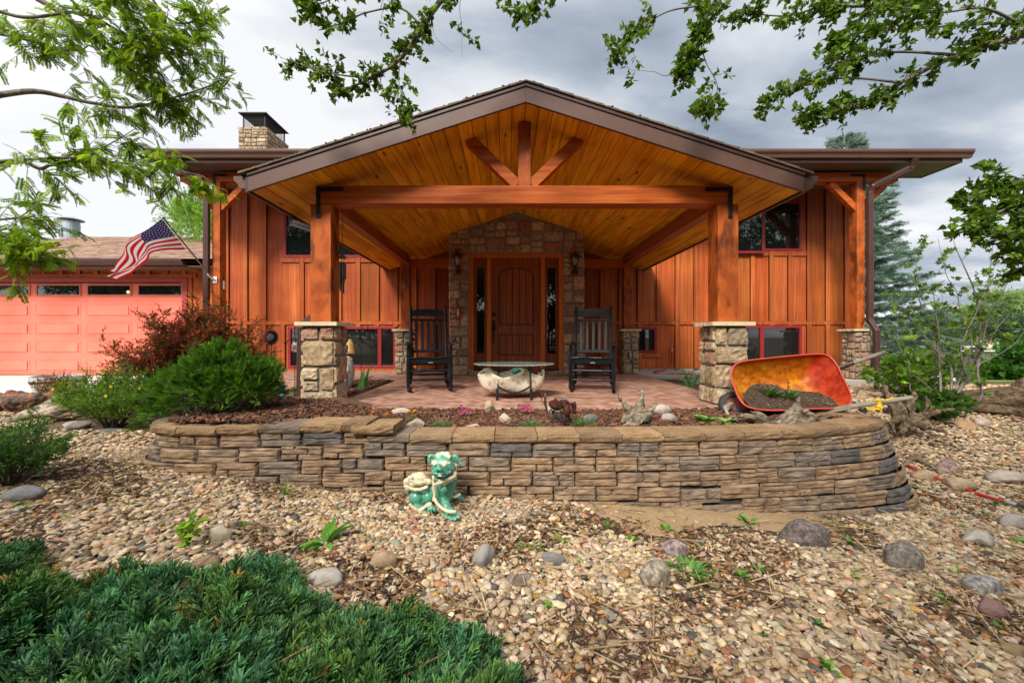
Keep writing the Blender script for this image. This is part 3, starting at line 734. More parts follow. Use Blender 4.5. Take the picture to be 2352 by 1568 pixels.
mb = MB(); mb.col = (.5,.5,.5)                     # deck over the planks
for sgn in (-1,1):
    e = PX+sgn*(HW+.0); mb.prism([(PX,YF+.02,ZR+.028),(e,YF+.02,zc(e)+.028),(e,YF+.02,zc(e)+.16),(PX,YF+.02,ZR+.16)],(0,WY-YF-.03,0))
mb.build('roof_deck', mat('dark_gap', (.05,.025,.012), rough=.9), house)
# gable fascia with a drip edge
FH = .158
for sgn in (-1,1):
    e = PX+sgn*(HW+.012); fb = MB()
    fb.prism([(PX,YF-.005,ZR-.012),(e,YF-.005,zc(e)-.012),(e,YF-.005,zc(e)-.012+FH),(PX,YF-.005,ZR-.012+FH)],(0,.03,0))
    o = fb.build('gable_fascia', BROWN, house, bevel=.003)
    fb = MB(); fb.prism([(PX,YF-.017,ZR-.012+FH-.004),(e,YF-.017,zc(e)-.012+FH-.004),(e,YF-.017,zc(e)+FH+.012),(PX,YF-.017,ZR+FH+.012)],(0,.03,0)); fb.build('drip_edge', BROWND, o)
    # side fascia along the eave, and its gutter
    fb = MB(); fb.box(min(e,e+sgn*.025),max(e,e+sgn*.025),YF,WY-.02,zc(e)-.014,zc(e)+.13); fb.build('eave_fascia', BROWND, house)
    fb = MB(); gutterprof(fb,(e+sgn*.026,YF+.02,zc(e)+.150),(e+sgn*.026,WY-.03,zc(e)+.150),(sgn,0,0),.13,.12); fb.build('gutter', BROWN, house, fix=False)
mb = MB(); mb.col = (.62,.6,.6)                    # shingles in stepped courses over the gable
for sgn in (-1,1):
    nr_ = 19; L = HW+.06
    for k in range(nr_):
        d0, d1 = L*k/nr_, L*(k+1)/nr_+.03; X0, X1 = PX+sgn*d0, PX+sgn*d1; z0, z1 = zc(X0)+FH+.022, zc(X1)+FH+.022
        c = rh.uniform(.45,.75); mb.col = (c,c,c*.95); yo = YF-.035+rh.uniform(0,.006)
        mb.prism([(X0,yo,z0),(X1,yo,z1),(X1,yo,z1+.022),(X0,yo,z0+.012)],(0,WY-YF+.02,0))
mb.build('porch_roof', SHING, house)
# moss flecks along the rake
MOSS = mat('moss', (.10,.16,.03), (.06,.10,.02), .95, 40)
mb = MB()
for k in range(90):
    x = PX+rh.uniform(-HW,HW); mb.ell((x,YF-.03+rh.uniform(0,.05),zc(x)+FH+.046),(rh.uniform(.008,.02),.012,.006),6,4)
tag(mb.build('roof_moss', MOSS, house, smooth=True), kind='stuff')
# front beam, king post, braces
BY0, BY1 = 4.335, 4.52; BZ0, BZ1 = 1.433, 1.628
mb = MB(); mb.box(-2.05,2.42,BY0,BY1,BZ0,BZ1); beam = mb.build('front_beam', BEAMX, house, bevel=.006)
mb = MB(); mb.box(PX-.068,PX+.068,BY0+.01,BY1-.01,BZ1,zc(PX+.07)); mb.build('king_post', POST, house, bevel=.005)
for sgn in (-1,1):
    a = Vector((PX+sgn*.075,BY0+.095,BZ1+.02)); b = Vector((PX+sgn*.60,BY0+.095,2.155)); mb = MB()
    mb.bar(a,b,.115,.125,(0,1,0)); 
    mb.build('brace', BEAMX, house, bevel=.005)
# side beams on the posts
for sgn, xc_ in ((-1,-2.0),(1,2.37)):
    mb = MB(); mb.box(xc_-.07,xc_+.07,BY1+.002,8.05,BZ0+.01,zc(xc_+.07*sgn)-.003); mb.build('side_beam', BEAMY, house, bevel=.005)
    mb = MB(); mb.box(xc_-.13,xc_+.13,BY0-.02,BY1-.10,BZ0-.02,BZ0-.001) if False else None
mb = MB(); mb.box(-2.07,2.44,8.0,8.15,BZ0-.05,BZ0+.12); mb.build('rear_beam', BEAMX, house, bevel=.005)
def lbracket(x, z, y, sgn, a=.27, b=.30, w=.045, parent=house):
    mb = MB(); x1 = x+sgn*a
    mb.box(min(x,x1),max(x,x1),y-.006,y,z-w/2,z+w/2); mb.box(x-w/2,x+w/2,y-.0065,y-.0005,z-b,z+w/2+.001)
    for px,pz in ((x+sgn*a*.45,z),(x+sgn*a*.85,z),(x,z-b*.5),(x,z-b*.88),(x,z)): mb.lathe((px,y-.004,pz),[(.010,0),(.009,.005),(.004,.007)],10,axis=(0,-1,0))
    return mb.build('corner_bracket', BLACK, parent, bevel=.002)
# posts on stone piers
def pier(xc_, yc_, b, z0, z1, seed, mw, mh, vis=(1,1), parent=house, plinth=True, fine=1):
    mb = MB(); mb.box(xc_-b+.028,xc_+b-.028,yc_-b+.028,yc_+b-.028,z0-.02,z1); p = mb.build('stone_pier', MORTAR, parent)
    mb = MB(); h = z1-z0
    facing(mb,(xc_-b,yc_-b+.028,z0),(1,0,0),(0,-1,0),2*b,h,mw,mh,.040,.009,seed,fine=fine,rough=.009,rc=.22)
    facing(mb,(xc_-b+.028,yc_+b,z0),(0,-1,0),(-1,0,0),2*b-.005,h,mw*.8,mh,.040,.009,seed+1,fine=fine,rough=.009,rc=.22)
    facing(mb,(xc_+b-.028,yc_-b+.005,z0),(0,1,0),(1,0,0),2*b-.005,h,mw*.8,mh,.040,.009,seed+2,fine=fine,rough=.009,rc=.22)
    mb.build('stones', STONE, p, fix=False)
    cb = MB(); r = random.Random(seed); n = 10; c = b+.045; pts = []
    for k,(ax,ay,bx_,by) in enumerate(((-1,-1,1,-1),(1,-1,1,1),(1,1,-1,1),(-1,1,-1,-1))):
        for i in range(n): t = i/n; pts.append((xc_+c*(ax+(bx_-ax)*t)+r.uniform(-.006,.006), yc_+c*(ay+(by-ay)*t)+r.uniform(-.006,.006)))
    A = [cb.V((x,y,z1)) for x,y in pts]; Bq = [cb.V((x*1+r.uniform(-.003,.003),y,z1+.040)) for x,y in pts]; N_ = len(pts)
    for i in range(N_): cb.Fc(A[i],A[(i+1)%N_],Bq[(i+1)%N_],Bq[i])
    cb.Fc(*A[::-1]); cb.Fc(*Bq); cb.build('cap_slab', CAPST, p)
    if plinth: m2 = MB(); m2.box(xc_-b-.03,xc_+b+.06,yc_-b-.05,yc_+b,z0-.10,z0-.001); m2.build('plinth', CONC, p, bevel=.008)
    return p
ZCAP = .125
for sgn, xc_ in ((-1,-2.0),(1,2.37)):
    pier(xc_,4.45,.18,FZ,ZCAP,41+sgn*3,.31,.235,fine=2)
    mb = MB(); mb.box(xc_-.11,xc_+.11,4.34,4.56,ZCAP+.04,BZ0-.002 ); mb.build('porch_post', POST, house, bevel=.006)
    pier(xc_-.03*sgn*-1,8.02,.155,FZ+.008,ZCAP,61+sgn*3,.20,.17,plinth=False)
    mb = MB(); mb.box(xc_-.085,xc_+.085,7.93,8.10,ZCAP+.04,BZ0+.009); mb.build('porch_post', POST, house, bevel=.006)
lbracket(-2.02,1.585,4.328,1); lbracket(2.385,1.585,4.328,-1)
# main eave posts
def eavepost(xc_, base, seed, brL, brR):
    mb = MB(); mb.box(xc_-.075,xc_+.075,7.75,7.93,base,2.985); mb.build('eave_post', POST, house, bevel=.005)
    for sgn, L in ((-1,brL),(1,brR)):
        mb = MB(); mb.bar((xc_+sgn*.05,7.83,2.55-.07),(xc_+sgn*(.05+L),7.83,2.55-.07+L),.11,.10,(0,1,0)); mb.build('brace', BEAMX, house, bevel=.004)
eavepost(-5.575,-1,1,.50,.50); eavepost(6.77,.165,2,.50,.46)
pier(6.80,7.90,.16,-.80,ZCAP,77,.16,.15,plinth=False)
mb = MB(); mb.box(-6.26,-2.9,7.74,7.94,2.985,3.155); mb.build('eave_beam', BEAMX, house, bevel=.005)
mb = MB(); mb.box(2.9,7.48,7.74,7.94,2.985,3.155); mb.build('eave_beam', BEAMX, house, bevel=.005)
lbracket(-5.60,3.10,7.736,1,.25,.27,.05); lbracket(6.82,3.10,7.736,-1,.25,.27,.05)
# downspouts
def spout(pts, w=.075, d=.055, parent=house):
    mb = MB(); P_ = [Vector(p) for p in pts]
    for a,b in zip(P_,P_[1:]):
        dd = (b-a).normalized(); mb.bar(a-dd*.012,b+dd*.012,w,d,(0,1,0) if abs(dd.z) > .5 or abs(dd.y) < .7 else (0,0,1))
        if (b-a).length > .3:
            for k in (-1,0,1): mb.bar(a+Vector((k*w*.28,-d*.5,0)) if abs(dd.y) < .6 else a, b+Vector((k*w*.28,-d*.5,0)) if abs(dd.y) < .6 else b, w*.10,.008,(0,1,0))
    for p in P_[1:-1]: mb.ell(p,(w*.54,w*.5,w*.54),10,6)
    return mb.build('downspout', BROWND, parent, bevel=.004)
spout([(-2.62,4.95,1.50),(-2.62,4.95,1.40),(-2.20,4.75,1.24),(-2.17,4.66,1.17),(-2.17,4.66,.30),(-2.26,4.45,.11),(-2.245,4.40,-.65),(-2.32,4.30,-.71),(-2.46,4.18,-.74)])
spout([(3.0,5.3,1.55),(3.0,5.2,1.45),(2.62,5.0,1.27),(2.56,4.95,1.18),(2.56,4.95,.30),(2.60,4.74,.11),(2.60,4.74,-.55)])
spout([(-5.95,7.34,3.25),(-5.95,7.5,3.12),(-5.72,7.68,2.86),(-5.71,7.69,2.7),(-5.71,7.69,-.9)],.095,.07)
spout([(7.38,7.32,3.25),(7.38,7.4,3.10),(6.92,7.66,2.86),(6.895,7.70,2.75),(6.895,7.70,.34),(6.93,7.60,.13),(6.93,7.60,-.55),(6.98,7.56,-.66),(7.52,7.30,-.93)],.095,.07)
# ---------------- stone entry wall, door
ent = MB(); EYF = 7.52; ex0,ex1 = -1.09,1.44; dx0,dx1,dz1 = -.715,1.055,1.575
ent.box(ex0+.03,dx0,EYF+.03,WY-.001,FZ-.02,2.42); ent.box(dx1,ex1-.03,EYF+.03,WY-.001,FZ-.02,2.42); ent.box(dx0,dx1,EYF+.03,WY-.001,dz1,2.42)
ew = ent.build('entry_wall', MORTAR, house)
SP2 = [tuple(c*1.15 for c in q) for q in SPAL]
mb = MB()
facing(mb,(ex0,EYF+.03,FZ),(1,0,0),(0,-1,0),dx0-ex0,3.1,.27,.20,.04,.007,5,fine=1,pal=SP2,rough=.008,skip=lambda x,z: z > zc(x)-.02)
facing(mb,(dx1,EYF+.03,FZ),(1,0,0),(0,-1,0),ex1-dx1,3.1,.27,.20,.04,.007,6,fine=1,pal=SP2,rough=.006,skip=lambda x,z: z > zc(x)-.02)
facing(mb,(dx0,EYF+.03,dz1),(1,0,0),(0,-1,0),dx1-dx0,.82,.30,.24,.04,.007,7,pal=SP2,rough=.006,rc=.6,skip=lambda x,z: z > zc(x)-.02)
facing(mb,(ex0+.03,WY-.01,FZ),(0,-1,0),(-1,0,0),WY-EYF-.02,3.0,.25,.15,.035,.005,8,skip=lambda x,z: z > zc(ex0)-.08)
facing(mb,(ex1-.03,EYF,FZ),(0,1,0),(1,0,0),WY-EYF-.02,3.0,.25,.15,.035,.005,9,skip=lambda x,z: z > zc(ex1)-.08)
facing(mb,(dx0,EYF+.03,FZ),(1,0,0),(0,-1,0),dx1-dx0,.105,.28,.2,.03,.005,10,pal=[(.33,.24,.16),(.42,.32,.2),(.28,.2,.14)])
mb.build('stones', STONE, ew, fix=False)
mb = MB(); mb.box(dx0,dx1,EYF+.03,WY-.002,FZ-.01,FZ+.11); mb.build('door_step', CONC, ew)
DWOOD = mat('door_wood', (.19,.045,.008), (.33,.088,.015), .38, 2.5, (8,8,.4), .15, 10, spec=.35, attr=True, c3=(.26,.065,.011))
DFR = mat('door_frame_wood', (.58,.175,.024), (.44,.12,.015), .42, 3, (8,8,.3), .1, 10, spec=.25)
YD = 7.66; DZ0 = -.60
fr = MB()
fr.box(dx0,dx0+.085,YD-.10,YD+.12,DZ0,dz1); fr.box(dx1-.085,dx1,YD-.10,YD+.12,DZ0,dz1); fr.box(dx0+.085,dx1-.085,YD-.099,YD+.12,dz1-.08,dz1)
ml0, ml1 = -.345, .665
for m_ in (ml0,ml1): fr.box(m_-.035,m_+.04,YD-.09,YD+.12,DZ0,dz1-.08)
dfr = fr.build('door_frame', DFR, house, bevel=.005)
mb = MB(); mb.box(dx0+.085,dx1-.085,YD-.12,YD+.1,DZ0-.02,DZ0+.0); mb.build('threshold', BLACK, dfr)
sx0, sx1 = ml0+.04, ml1-.035                       # the door leaf
mb = MB(); mb.col = (.25,.22,.2); mb.box(sx0,sx1,YD+.025,YD+.055,DZ0,dz1-.08); mb.col = (1,1,1)
pz = [(-.60,-.355),(-.355,.03),(.03,.24),(.24,1.33),(1.33,1.495)]
px0,px1 = sx0+.135,sx1-.125
mb.box(sx0,px0,YD,YD+.0249,DZ0,dz1-.08); mb.box(px1,sx1,YD,YD+.0249,DZ0,dz1-.08)
mb.box(px0,px1,YD-.0001,YD+.0249,DZ0,-.34); mb.box(px0,px1,YD,YD+.0249,.065,.235)
na = 14                                           # arched head of the upper panel
for k in range(na):
    a,b = px0+(px1-px0)*k/na, px0+(px1-px0)*(k+1)/na
    fz = lambda x: 1.18+.14*sqrt(max(0,1-((x-(px0+px1)/2)/((px1-px0)/2))**2))**1.0
    mb.prism([(a,YD,fz(a)),(b,YD,fz(b)),(b,YD,dz1-.08),(a,YD,dz1-.08)],(0,.0249,0))
for zlo,zhi in ((-.34,.065),(.235,1.33)):          # V-grooved boards inside the panels
    for k in range(5):
        a = px0+.022+(px1-px0-.044)*k/5; b = px0+.022+(px1-px0-.044)*(k+1)/5
        top = (lambda x: zhi-.02) if zlo < 0 else (lambda x: fz(x)-.022)
        mb.prism([(a+.007,YD+.010,zlo+.022),(b-.007,YD+.010,zlo+.022),(b-.007,YD+.010,top(b-.007)),((a+b)/2,YD+.010,top((a+b)/2)),(a+.007,YD+.010,top(a+.007))],(0,.012,0))
door = mb.build('front_door', DWOOD, house)
hd = MB(); hx = sx0+.055
hd.lathe((hx,YD-.001,.435),[(.033,0),(.030,.014),(.018,.02),(.016,.03)],18,axis=(0,-1,0))
hd.cbox((hx,YD-.006,.22),(.055,.012,.17)); hd.lathe((hx,YD-.006,.30),[(.0275,0),(.026,.008)],16,axis=(0,-1,0))
hd.tube([(hx,YD-.008,.20),(hx,YD-.05,.17),(hx,YD-.062,.08),(hx,YD-.055,-.02),(hx,YD-.02,-.075),(hx,YD-.003,-.09)],[.012,.013,.013,.012,.011,.010],10)
hd.lathe((hx,YD-.001,-.09),[(.020,0),(.018,.012),(.008,.02)],14,axis=(0,-1,0)); hd.cbox((hx,YD-.04,.27),(.03,.05,.012))
hd.build('handle', mat('oil_bronze', (.015,.012,.011), rough=.3, metal=.6), door, bevel=.002)
for a,b in ((dx0+.085,ml0-.035),(ml1+.04,dx1-.085)): # sidelights
    s_ = MB(); i0,i1,j0,j1 = a+.055,b-.055,-.30,1.32
    s_.box(a,i0,YD+.01,YD+.05,DZ0,dz1-.08); s_.box(i1,b,YD+.01,YD+.05,DZ0,dz1-.08); s_.box(i0,i1,YD+.01,YD+.05,DZ0,j0); s_.box(i0,i1,YD+.01,YD+.05,j1,dz1-.08)
    s_.box(i0,i1,YD+.004,YD+.009,j1,j1+.03); s_.box(i0,i1,YD+.004,YD+.009,j0-.03,j0)
    so_ = s_.build('sidelight', DWOOD, house, bevel=.003); g = MB(); g.box(i0,i1,YD+.028,YD+.034,j0,j1); g.build('pane', GLASSW, so_)
mb = MB(); mb.box(-.955,-.865,EYF-.03,EYF-.005,.33,.58); pl = mb.build('doorbell_plate', POST, house, bevel=.003)
mb = MB(); mb.box(-.925,-.895,EYF-.045,EYF-.031,.40,.52); mb.build('bell_button', mat('white_plastic', (.75,.72,.66), rough=.4), pl, bevel=.006)
# round black spotlights in the porch ceiling
for i,(x,y) in enumerate(((1022,5.0),(1362,5.0))):
    X = (x-CX)*6.03/F; z = zc(X)
    t = thing('ceiling_spotlight', ['small round black spotlight in the porch ceiling above the left rocking chair','small round black spotlight in the porch ceiling above the right rocking chair'][i], 'spotlight', (X,6.03,z))
    mb = MB(); mb.lathe((X,6.03,z-.035),[(.045,0),(.075,.006),(.08,.02),(.06,.05)],20,cap=False); mb.build('trim_ring', BLACK, t, smooth=True)
    mb = MB(); mb.lathe((X,6.03,z-.022),[(.045,0),(.03,.006)],16); mb.build('lens', mat('spot_lens', (.35,.33,.3), rough=.2), t)
# wall lanterns
def lantern(X, lab):
    y = EYF-.03; t = thing('wall_lantern', lab, 'lantern', (X,y,1.2), group=None); z = 1.22; yl = y-.14
    mb = MB(); mb.box(X-.06,X+.06,y,y+.025,z-.09,z+.42); mb.build('back_plate', POST, t, bevel=.003)
    mb = MB(); mb.lathe((X,y-.002,z),[(.045,0),(.04,.012),(.02,.02)],16,axis=(0,-1,0)); mb.tube([(X,y-.01,z),(X,y-.08,z-.01),(X,yl,z+.03),(X,yl,z+.08)],.012,8)
    mb.lathe((X,yl,z+.06),[(.012,-.03),(.03,-.01),(.04,.02),(.045,.03)],16)
    for k in range(6): 
        a = pi*k/3; mb.bar((X+.042*cos(a),yl+.042*sin(a),z+.085),(X+.07*cos(a),yl+.07*sin(a),z+.245),.006,.006)
    mb.lathe((X,yl,z+.245),[(.078,0),(.105,.0),(.10,.012),(.06,.045),(.035,.06),(.03,.075),(.012,.085),(.008,.11)],20)
    mb.build('frame', BLACK, t, smooth=False)
    mb = MB(); mb.lathe((X,yl,z+.09),[(.040,0),(.064,.155)],18,cap=False); mb.build('glass', glassmat('lantern_glass',(.95,.93,.88),.08), t, smooth=True)
    mb = MB(); mb.lathe((X,yl,z+.09),[(.010,0),(.012,.04),(.028,.07),(.03,.10),(.018,.13),(.004,.14)],12); mb.build('bulb', mat('frosted_bulb', (.7,.65,.55), rough=.3), t, smooth=True)
lantern(-.905,'black wall lantern on the stone left of the front door'); lantern(1.235,'black wall lantern on the stone right of the front door')
# ================================================================ garage
gar = thing('garage', 'attached garage with a coral pink panelled door under a low brown roof', 'garage', (-9.5,9.4,-.87)); GY = 9.4
gx0,gx1,gz0,gz1 = -13.3,-7.53,-.87,1.27
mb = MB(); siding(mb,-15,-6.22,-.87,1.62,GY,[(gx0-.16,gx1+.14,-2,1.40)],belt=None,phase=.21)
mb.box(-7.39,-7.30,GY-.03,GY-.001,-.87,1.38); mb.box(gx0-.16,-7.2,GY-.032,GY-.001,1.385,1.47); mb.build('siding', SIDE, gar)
mb = MB(); mb.box(-15,-6.25,GY+.25,17,-.9,1.55); mb.build('side_walls', SIDE, gar)
GFR = mat('rose_trim', (.36,.060,.05), (.30,.05,.04), .5, 3, spec=.25); GDR = mat('coral_garage_door', (.80,.20,.135), (.68,.155,.105), .55, .8, (1,1,2), .1, 30, spec=.25, detail=9, dots=(1.4,(.9,.84,.80)))
mb = MB(); mb.box(gx1,gx1+.13,GY-.04,GY+.06,-.87,1.39); mb.box(gx0-.13,gx0,GY-.04,GY+.06,-.87,1.39); mb.box(gx0,gx1,GY-.039,GY+.06,gz1+.02,1.384); mb.build('door_frame', GFR, gar, bevel=.004)
gd = MB(); yd = GY+.06; gd.box(gx0,gx1,yd,yd+.04,gz0,gz1)
rows = 5; rh_ = (gz1-gz0)/rows; pitch = (gx1-gx0)/ (16/3.4) ; pitch = 1.185
k = 0
while gx1-.02-k*pitch > gx0+.4:
    b = gx1-.06-k*pitch; a = b-pitch+.12; a = max(a, gx0+.05)
    for r_ in range(rows-1):
        z0,z1 = gz0+r_*rh_+.055, gz0+(r_+1)*rh_-.055
        # raised panel: frame groove and inner field
        gd.box(a,b,yd-.005,yd-.0005,z0,z0+.018); gd.box(a,b,yd-.005,yd-.0005,z1-.018,z1); gd.box(a,a+.018,yd-.005,yd-.0005,z0+.018,z1-.018); gd.box(b-.018,b,yd-.005,yd-.0005,z0+.018,z1-.018)
        gd.prism([(a+.06,yd-.0005,z0+.055),(b-.06,yd-.0005,z0+.055),(b-.06,yd-.0005,z1-.055),(a+.06,yd-.0005,z1-.055)],(0,-.016,0))
    k += 1
for r_ in range(1,rows): gd.box(gx0,gx1,yd-.003,yd-.0006,gz0+r_*rh_-.004,gz0+r_*rh_+.004)
gdo = gd.build('garage_door', GDR, gar, bevel=.003)
for k in range(5):
    b = gx1-.05-k*pitch; a = max(b-pitch+.14,gx0+.03); z0,z1 = gz1-.30, gz1-.03
    if b-a < .3: continue
    w = MB(); w.box(a,b,yd-.02,yd-.001,z0,z0+.03); w.box(a,b,yd-.02,yd-.001,z1-.03,z1); w.box(a,a+.03,yd-.019,yd-.001,z0+.03,z1-.03); w.box(b-.03,b,yd-.019,yd-.001,z0+.03,z1-.03)
    wo_ = w.build('window', mat('coral_sash', (.52,.13,.06), rough=.5), gdo); g = MB(); g.box(a+.03,b-.03,yd-.008,yd-.002,z0+.03,z1-.03); g.build('pane', GLASSW, wo_)
lb = MB(); lb.ell((-8.83,yd-.03,gz1-.21),(.026,.018,.034),12,8)
em = bpy.data.materials.new('lit_bulb'); em.use_nodes = True; em.node_tree.nodes['Principled BSDF'].inputs['Emission Color'].default_value = cr(1,.55,.12); em.node_tree.nodes['Principled BSDF'].inputs['Emission Strength'].default_value = 2.0
lb.build('lit_lamp', em, gdo, smooth=True)
mb = MB(); mb.box(-15,-6.3,GY+.02,17,1.545,1.56) if False else mb.box(-15.3,-6.3,8.85,GY-.001,1.55,1.565); mb.build('soffit', SOF, gar)
mb = MB(); mb.box(-15.3,-7.02,8.83,8.849,1.54,1.69); mb.box(-7.04,-7.02,8.849,GY-.035,1.541,1.69); mb.build('fascia', BROWND, gar)
mb = MB(); gutterprof(mb,(-15.3,8.83,1.69),(-7.02,8.83,1.69),(0,-1,0),.115,.12); mb.build('gutter', BROWND, gar, fix=False)
mb = MB(); shingles(mb,-15.3,-6.2,(8.74,1.70),(14.6,3.62),44,random.Random(5)); mb.col=(.6,.6,.6); mb.prism([(-15.3,14.6,3.60),(-15.3,20,1.7),(-15.3,8.9,1.66)],(9.1,0,0)); 
SH2 = mat('tan_shingle', (.36,.235,.165), (.22,.14,.10), .95, 7, (1,1,1), .5, 90, attr=True, c3=(.30,.20,.15)); mb.build('roof', SH2, gar, fix=False)
GALV = mat('galvanised_steel', (.34,.38,.42), (.26,.30,.34), .45, 6, metal=.6)
mb = MB(); vx, vy = -10.35-5.4+.0, 14.8; vx = (163.5-CX)*vy/F
mb.lathe((vx,vy,3.2),[(.235,0),(.235,.62),(.245,.63),(.245,.95),(.235,.96),(.235,1.02),(.17,1.03)],20); mb.lathe((vx,vy,4.28),[(.06,-.1),(.06,.02)],8); mb.lathe((vx,vy,4.28),[(.36,0),(.365,.015),(.12,.11),(.02,.13)],20)
for a in (0,2,4): mb.bar((vx+.2*cos(a),vy+.2*sin(a),4.15),(vx+.2*cos(a),vy+.2*sin(a),4.3),.02,.02)
mb.build('flue_pipe', GALV, gar, smooth=False)
# ================================================================ rocking chairs
def rocking_chair(label, group, loc, rz):
    t = thing('rocking_chair', label, 'rocking chair', loc, rz, group)   # local: front = -y, x right
    W, D = .27, .235; M_ = BLACKP
    def B(name, mb, parent=t, bevel=.004): return mb.build(name, M_, parent, local=True, bevel=bevel)
    # rockers: curved runners
    for sx in (-1,1):
        mb = MB(); x = sx*W; R_ = 1.05; n = 16; A = []
        for i in range(n+1):
            yy = -.36+.80*i/n; zz = R_-sqrt(R_*R_-(yy-.02)**2)
            A.append((yy,zz))
        for (y0,z0),(y1,z1) in zip(A,A[1:]): mb.prism([(x-.018,y0,z0),(x+.018,y0,z0),(x+.018,y0,z0+.045),(x-.018,y0,z0+.045)],(0,y1-y0,z1-z0))
        B('rocker', mb, bevel=0)
    ft, bt = .615, 1.16
    for sx in (-1,1):
        mb = MB(); x = sx*W; mb.tube([(x,-D,.05),(x,-D,.10),(x,-D,.16),(x,-D,.40),(x,-D,ft-.03),(x,-D,ft)],[.014,.022,.027,.027,.024,.016],12); B('leg', mb, bevel=0)
        mb = MB(); xb = sx*(W-.025); mb.tube([(xb,.24,.06),(xb,.235,.14),(xb,.225,.42),(xb,.27,.62),(xb,.385,bt-.02),(xb,.39,bt)],[.014,.024,.026,.025,.023,.018],12); B('back_post', mb, bevel=0)
        mb = MB(); xa = sx*(W+.012); pts = []
        for i in range(9):
            u = i/8; pts.append((xa, -D-.055+u*.56, ft+.008-.012*sin(pi*u)+.02*u))
        for a,b in zip(pts,pts[1:]): mb.bar(a,b,.075 if a[1] < .12 else .058,.022)
        mb.lathe((xa,-D-.05,ft-.004),[(.0375,0),(.0375,.022)],16); B('armrest', mb, bevel=.003)
        mb = MB(); mb.tube([(x,-D,.27),(xb,.23,.27)],.013,8); mb.tube([(x,-D,.15),(xb,.235,.15)],.012,8); B('stretcher', mb, bevel=0)
    for z,y,r in ((.285,-D,.014),(.165,-D,.014),(.19,.235,.012)):
        mb = MB(); mb.tube([(-W,y,z),(-W*.6,y,z),(-W*.5,y,z),(0,y,z),(W*.5,y,z),(W*.6,y,z),(W,y,z)],[r*.8,r,r*1.25,r*1.1,r*1.25,r,r*.8],10); B('stretcher', mb, bevel=0)
    # seat frame and slats, dished and sloping back
    mb = MB(); mb.bar((-W,-D,.415),(W,-D,.415),.022,.085,(0,0,1)); mb.bar((-W+.02,.225,.36),(W-.02,.225,.36),.022,.07,(0,0,1))
    for sx in (-1,1): mb.bar((sx*(W-.012),-D,.40),(sx*(W-.03),.225,.355),.022,.055)
    sf = B('seat', mb)
    ns = 11
    for k in range(ns):
        x = -W+.02+(2*W-.04)*k/(ns-1); m = MB(); m.bar((x,-D-.028,.452-.006*cos(k)),(x*.94,-.05,.445-.02),.042,.012); m.bar((x*.94,-.051,.425),(x*.92,.235,.385),.041,.0121)
        m.build('seat_slat', M_, sf, local=True, bevel=.003)
    mb = MB(); mb.cbox((.01,-D-.014,.388),(.06,.004,.010)); mb.build('maker_plate', mat('steel_tag', (.35,.35,.33), rough=.4, metal=.3), sf, local=True)
    # back: arched crest, upper rail, five slats, lower rail
    def by(z): return .27+(z-.62)*.222
    mb = MB(); n = 14; Z0 = 1.02
    for i in range(n):
        a = -W+.03+(2*W-.06)*i/n; b = -W+.03+(2*W-.06)*(i+1)/n; fz = lambda x: Z0+.052+.055*sqrt(max(0,1-(x/W)**2))
        mb.prism([(a,by(Z0),Z0),(b,by(Z0),Z0),(b,by(fz(b)),fz(b)),(a,by(fz(a)),fz(a))],(0,.02,0))
    bk = B('backrest', mb, bevel=0)
    for z,h in ((.965,.035),(.52,.042)):
        m = MB(); m.bar((-W+.03,by(z)+.01,z),(W-.03,by(z)+.01,z),.022,h,(0,.2,1)); m.build('back_rail', M_, bk, local=True, bevel=.004)
    for k in range(5):
        x = -.168+.084*k; m = MB(); m.bar((x,by(.53)+.012,.53),(x*1.03,by(.965)+.012,.965),.040,.010,(0,1,0)); m.build('back_slat', M_, bk, local=True, bevel=.003)
    return t
# the runner nearer the picture's edge is seen end-on: each chair turns towards the middle
rocking_chair('black rocking chair with a white chip on one back slat, left of the table', 'black rocking chairs on the porch', (-1.06,5.50,FZ-.001), radians(13))
rocking_chair('black slatted rocking chair facing inwards, right of the glass table', 'black rocking chairs on the porch', (1.15,5.46,FZ-.001), radians(-14))
# ================================================================ glass table, clam shell, floats
TX, TY = .08, 4.83
t = thing('glass_table', 'low oval glass table on a black iron cradle between the rocking chairs', 'table', (TX,TY,FZ))
mb = MB(); zt = -.318; A=[];
for r,z in ((.02,0),(.475,0),(.482,.004),(.482,.008),(.475,.012),(.02,.012)): A.append([mb.V((TX+r*cos(2*pi*k/64),TY+r*.74*sin(2*pi*k/64),zt+z)) for k in range(64)])
for a,b in zip(A,A[1:]):
    for k in range(64): mb.Fc(a[k],a[(k+1)%64],b[(k+1)%64],b[k])
mb.Fc(*A[0][::-1]); mb.Fc(*A[-1]); mb.build('table_top', glassmat('green_glass',(.62,.74,.68),.04,fill=.72), t, fix=True)
for sy in (-1,1):
    for sx in (-1,1):
        mb = MB(); pts = []
        for i in range(8):
            u = i/7; pts.append((TX+sx*(.165+.03*(1-u)+ .02*u*u), TY+sy*(.20+.03*cos(pi*u)), FZ+.01+(zt-FZ-.012)*u))
        mb.bar((pts[0][0],pts[0][1],FZ),(pts[1][0],pts[1][1],FZ+.13),.034,.014)
        for a,b in zip(pts[1:],pts[2:]): mb.bar(a,b,.016,.010)
        mb.build('leg', BLACK, t)
    mb = MB(); pr = None
    for i in range(13):
        u = i/12; p = (TX-.185+.37*u, TY+sy*.21, FZ+.155-.075*sin(pi*u))
        if pr: mb.bar(pr,p,.012,.022)
        pr = p
    mb.build('cradle_bar', BLACK, t)
mb = MB(); mb.bar((TX,TY-.21,FZ+.085),(TX,TY+.21,FZ+.085),.022,.01); mb.build('cross_bar', BLACK, t)
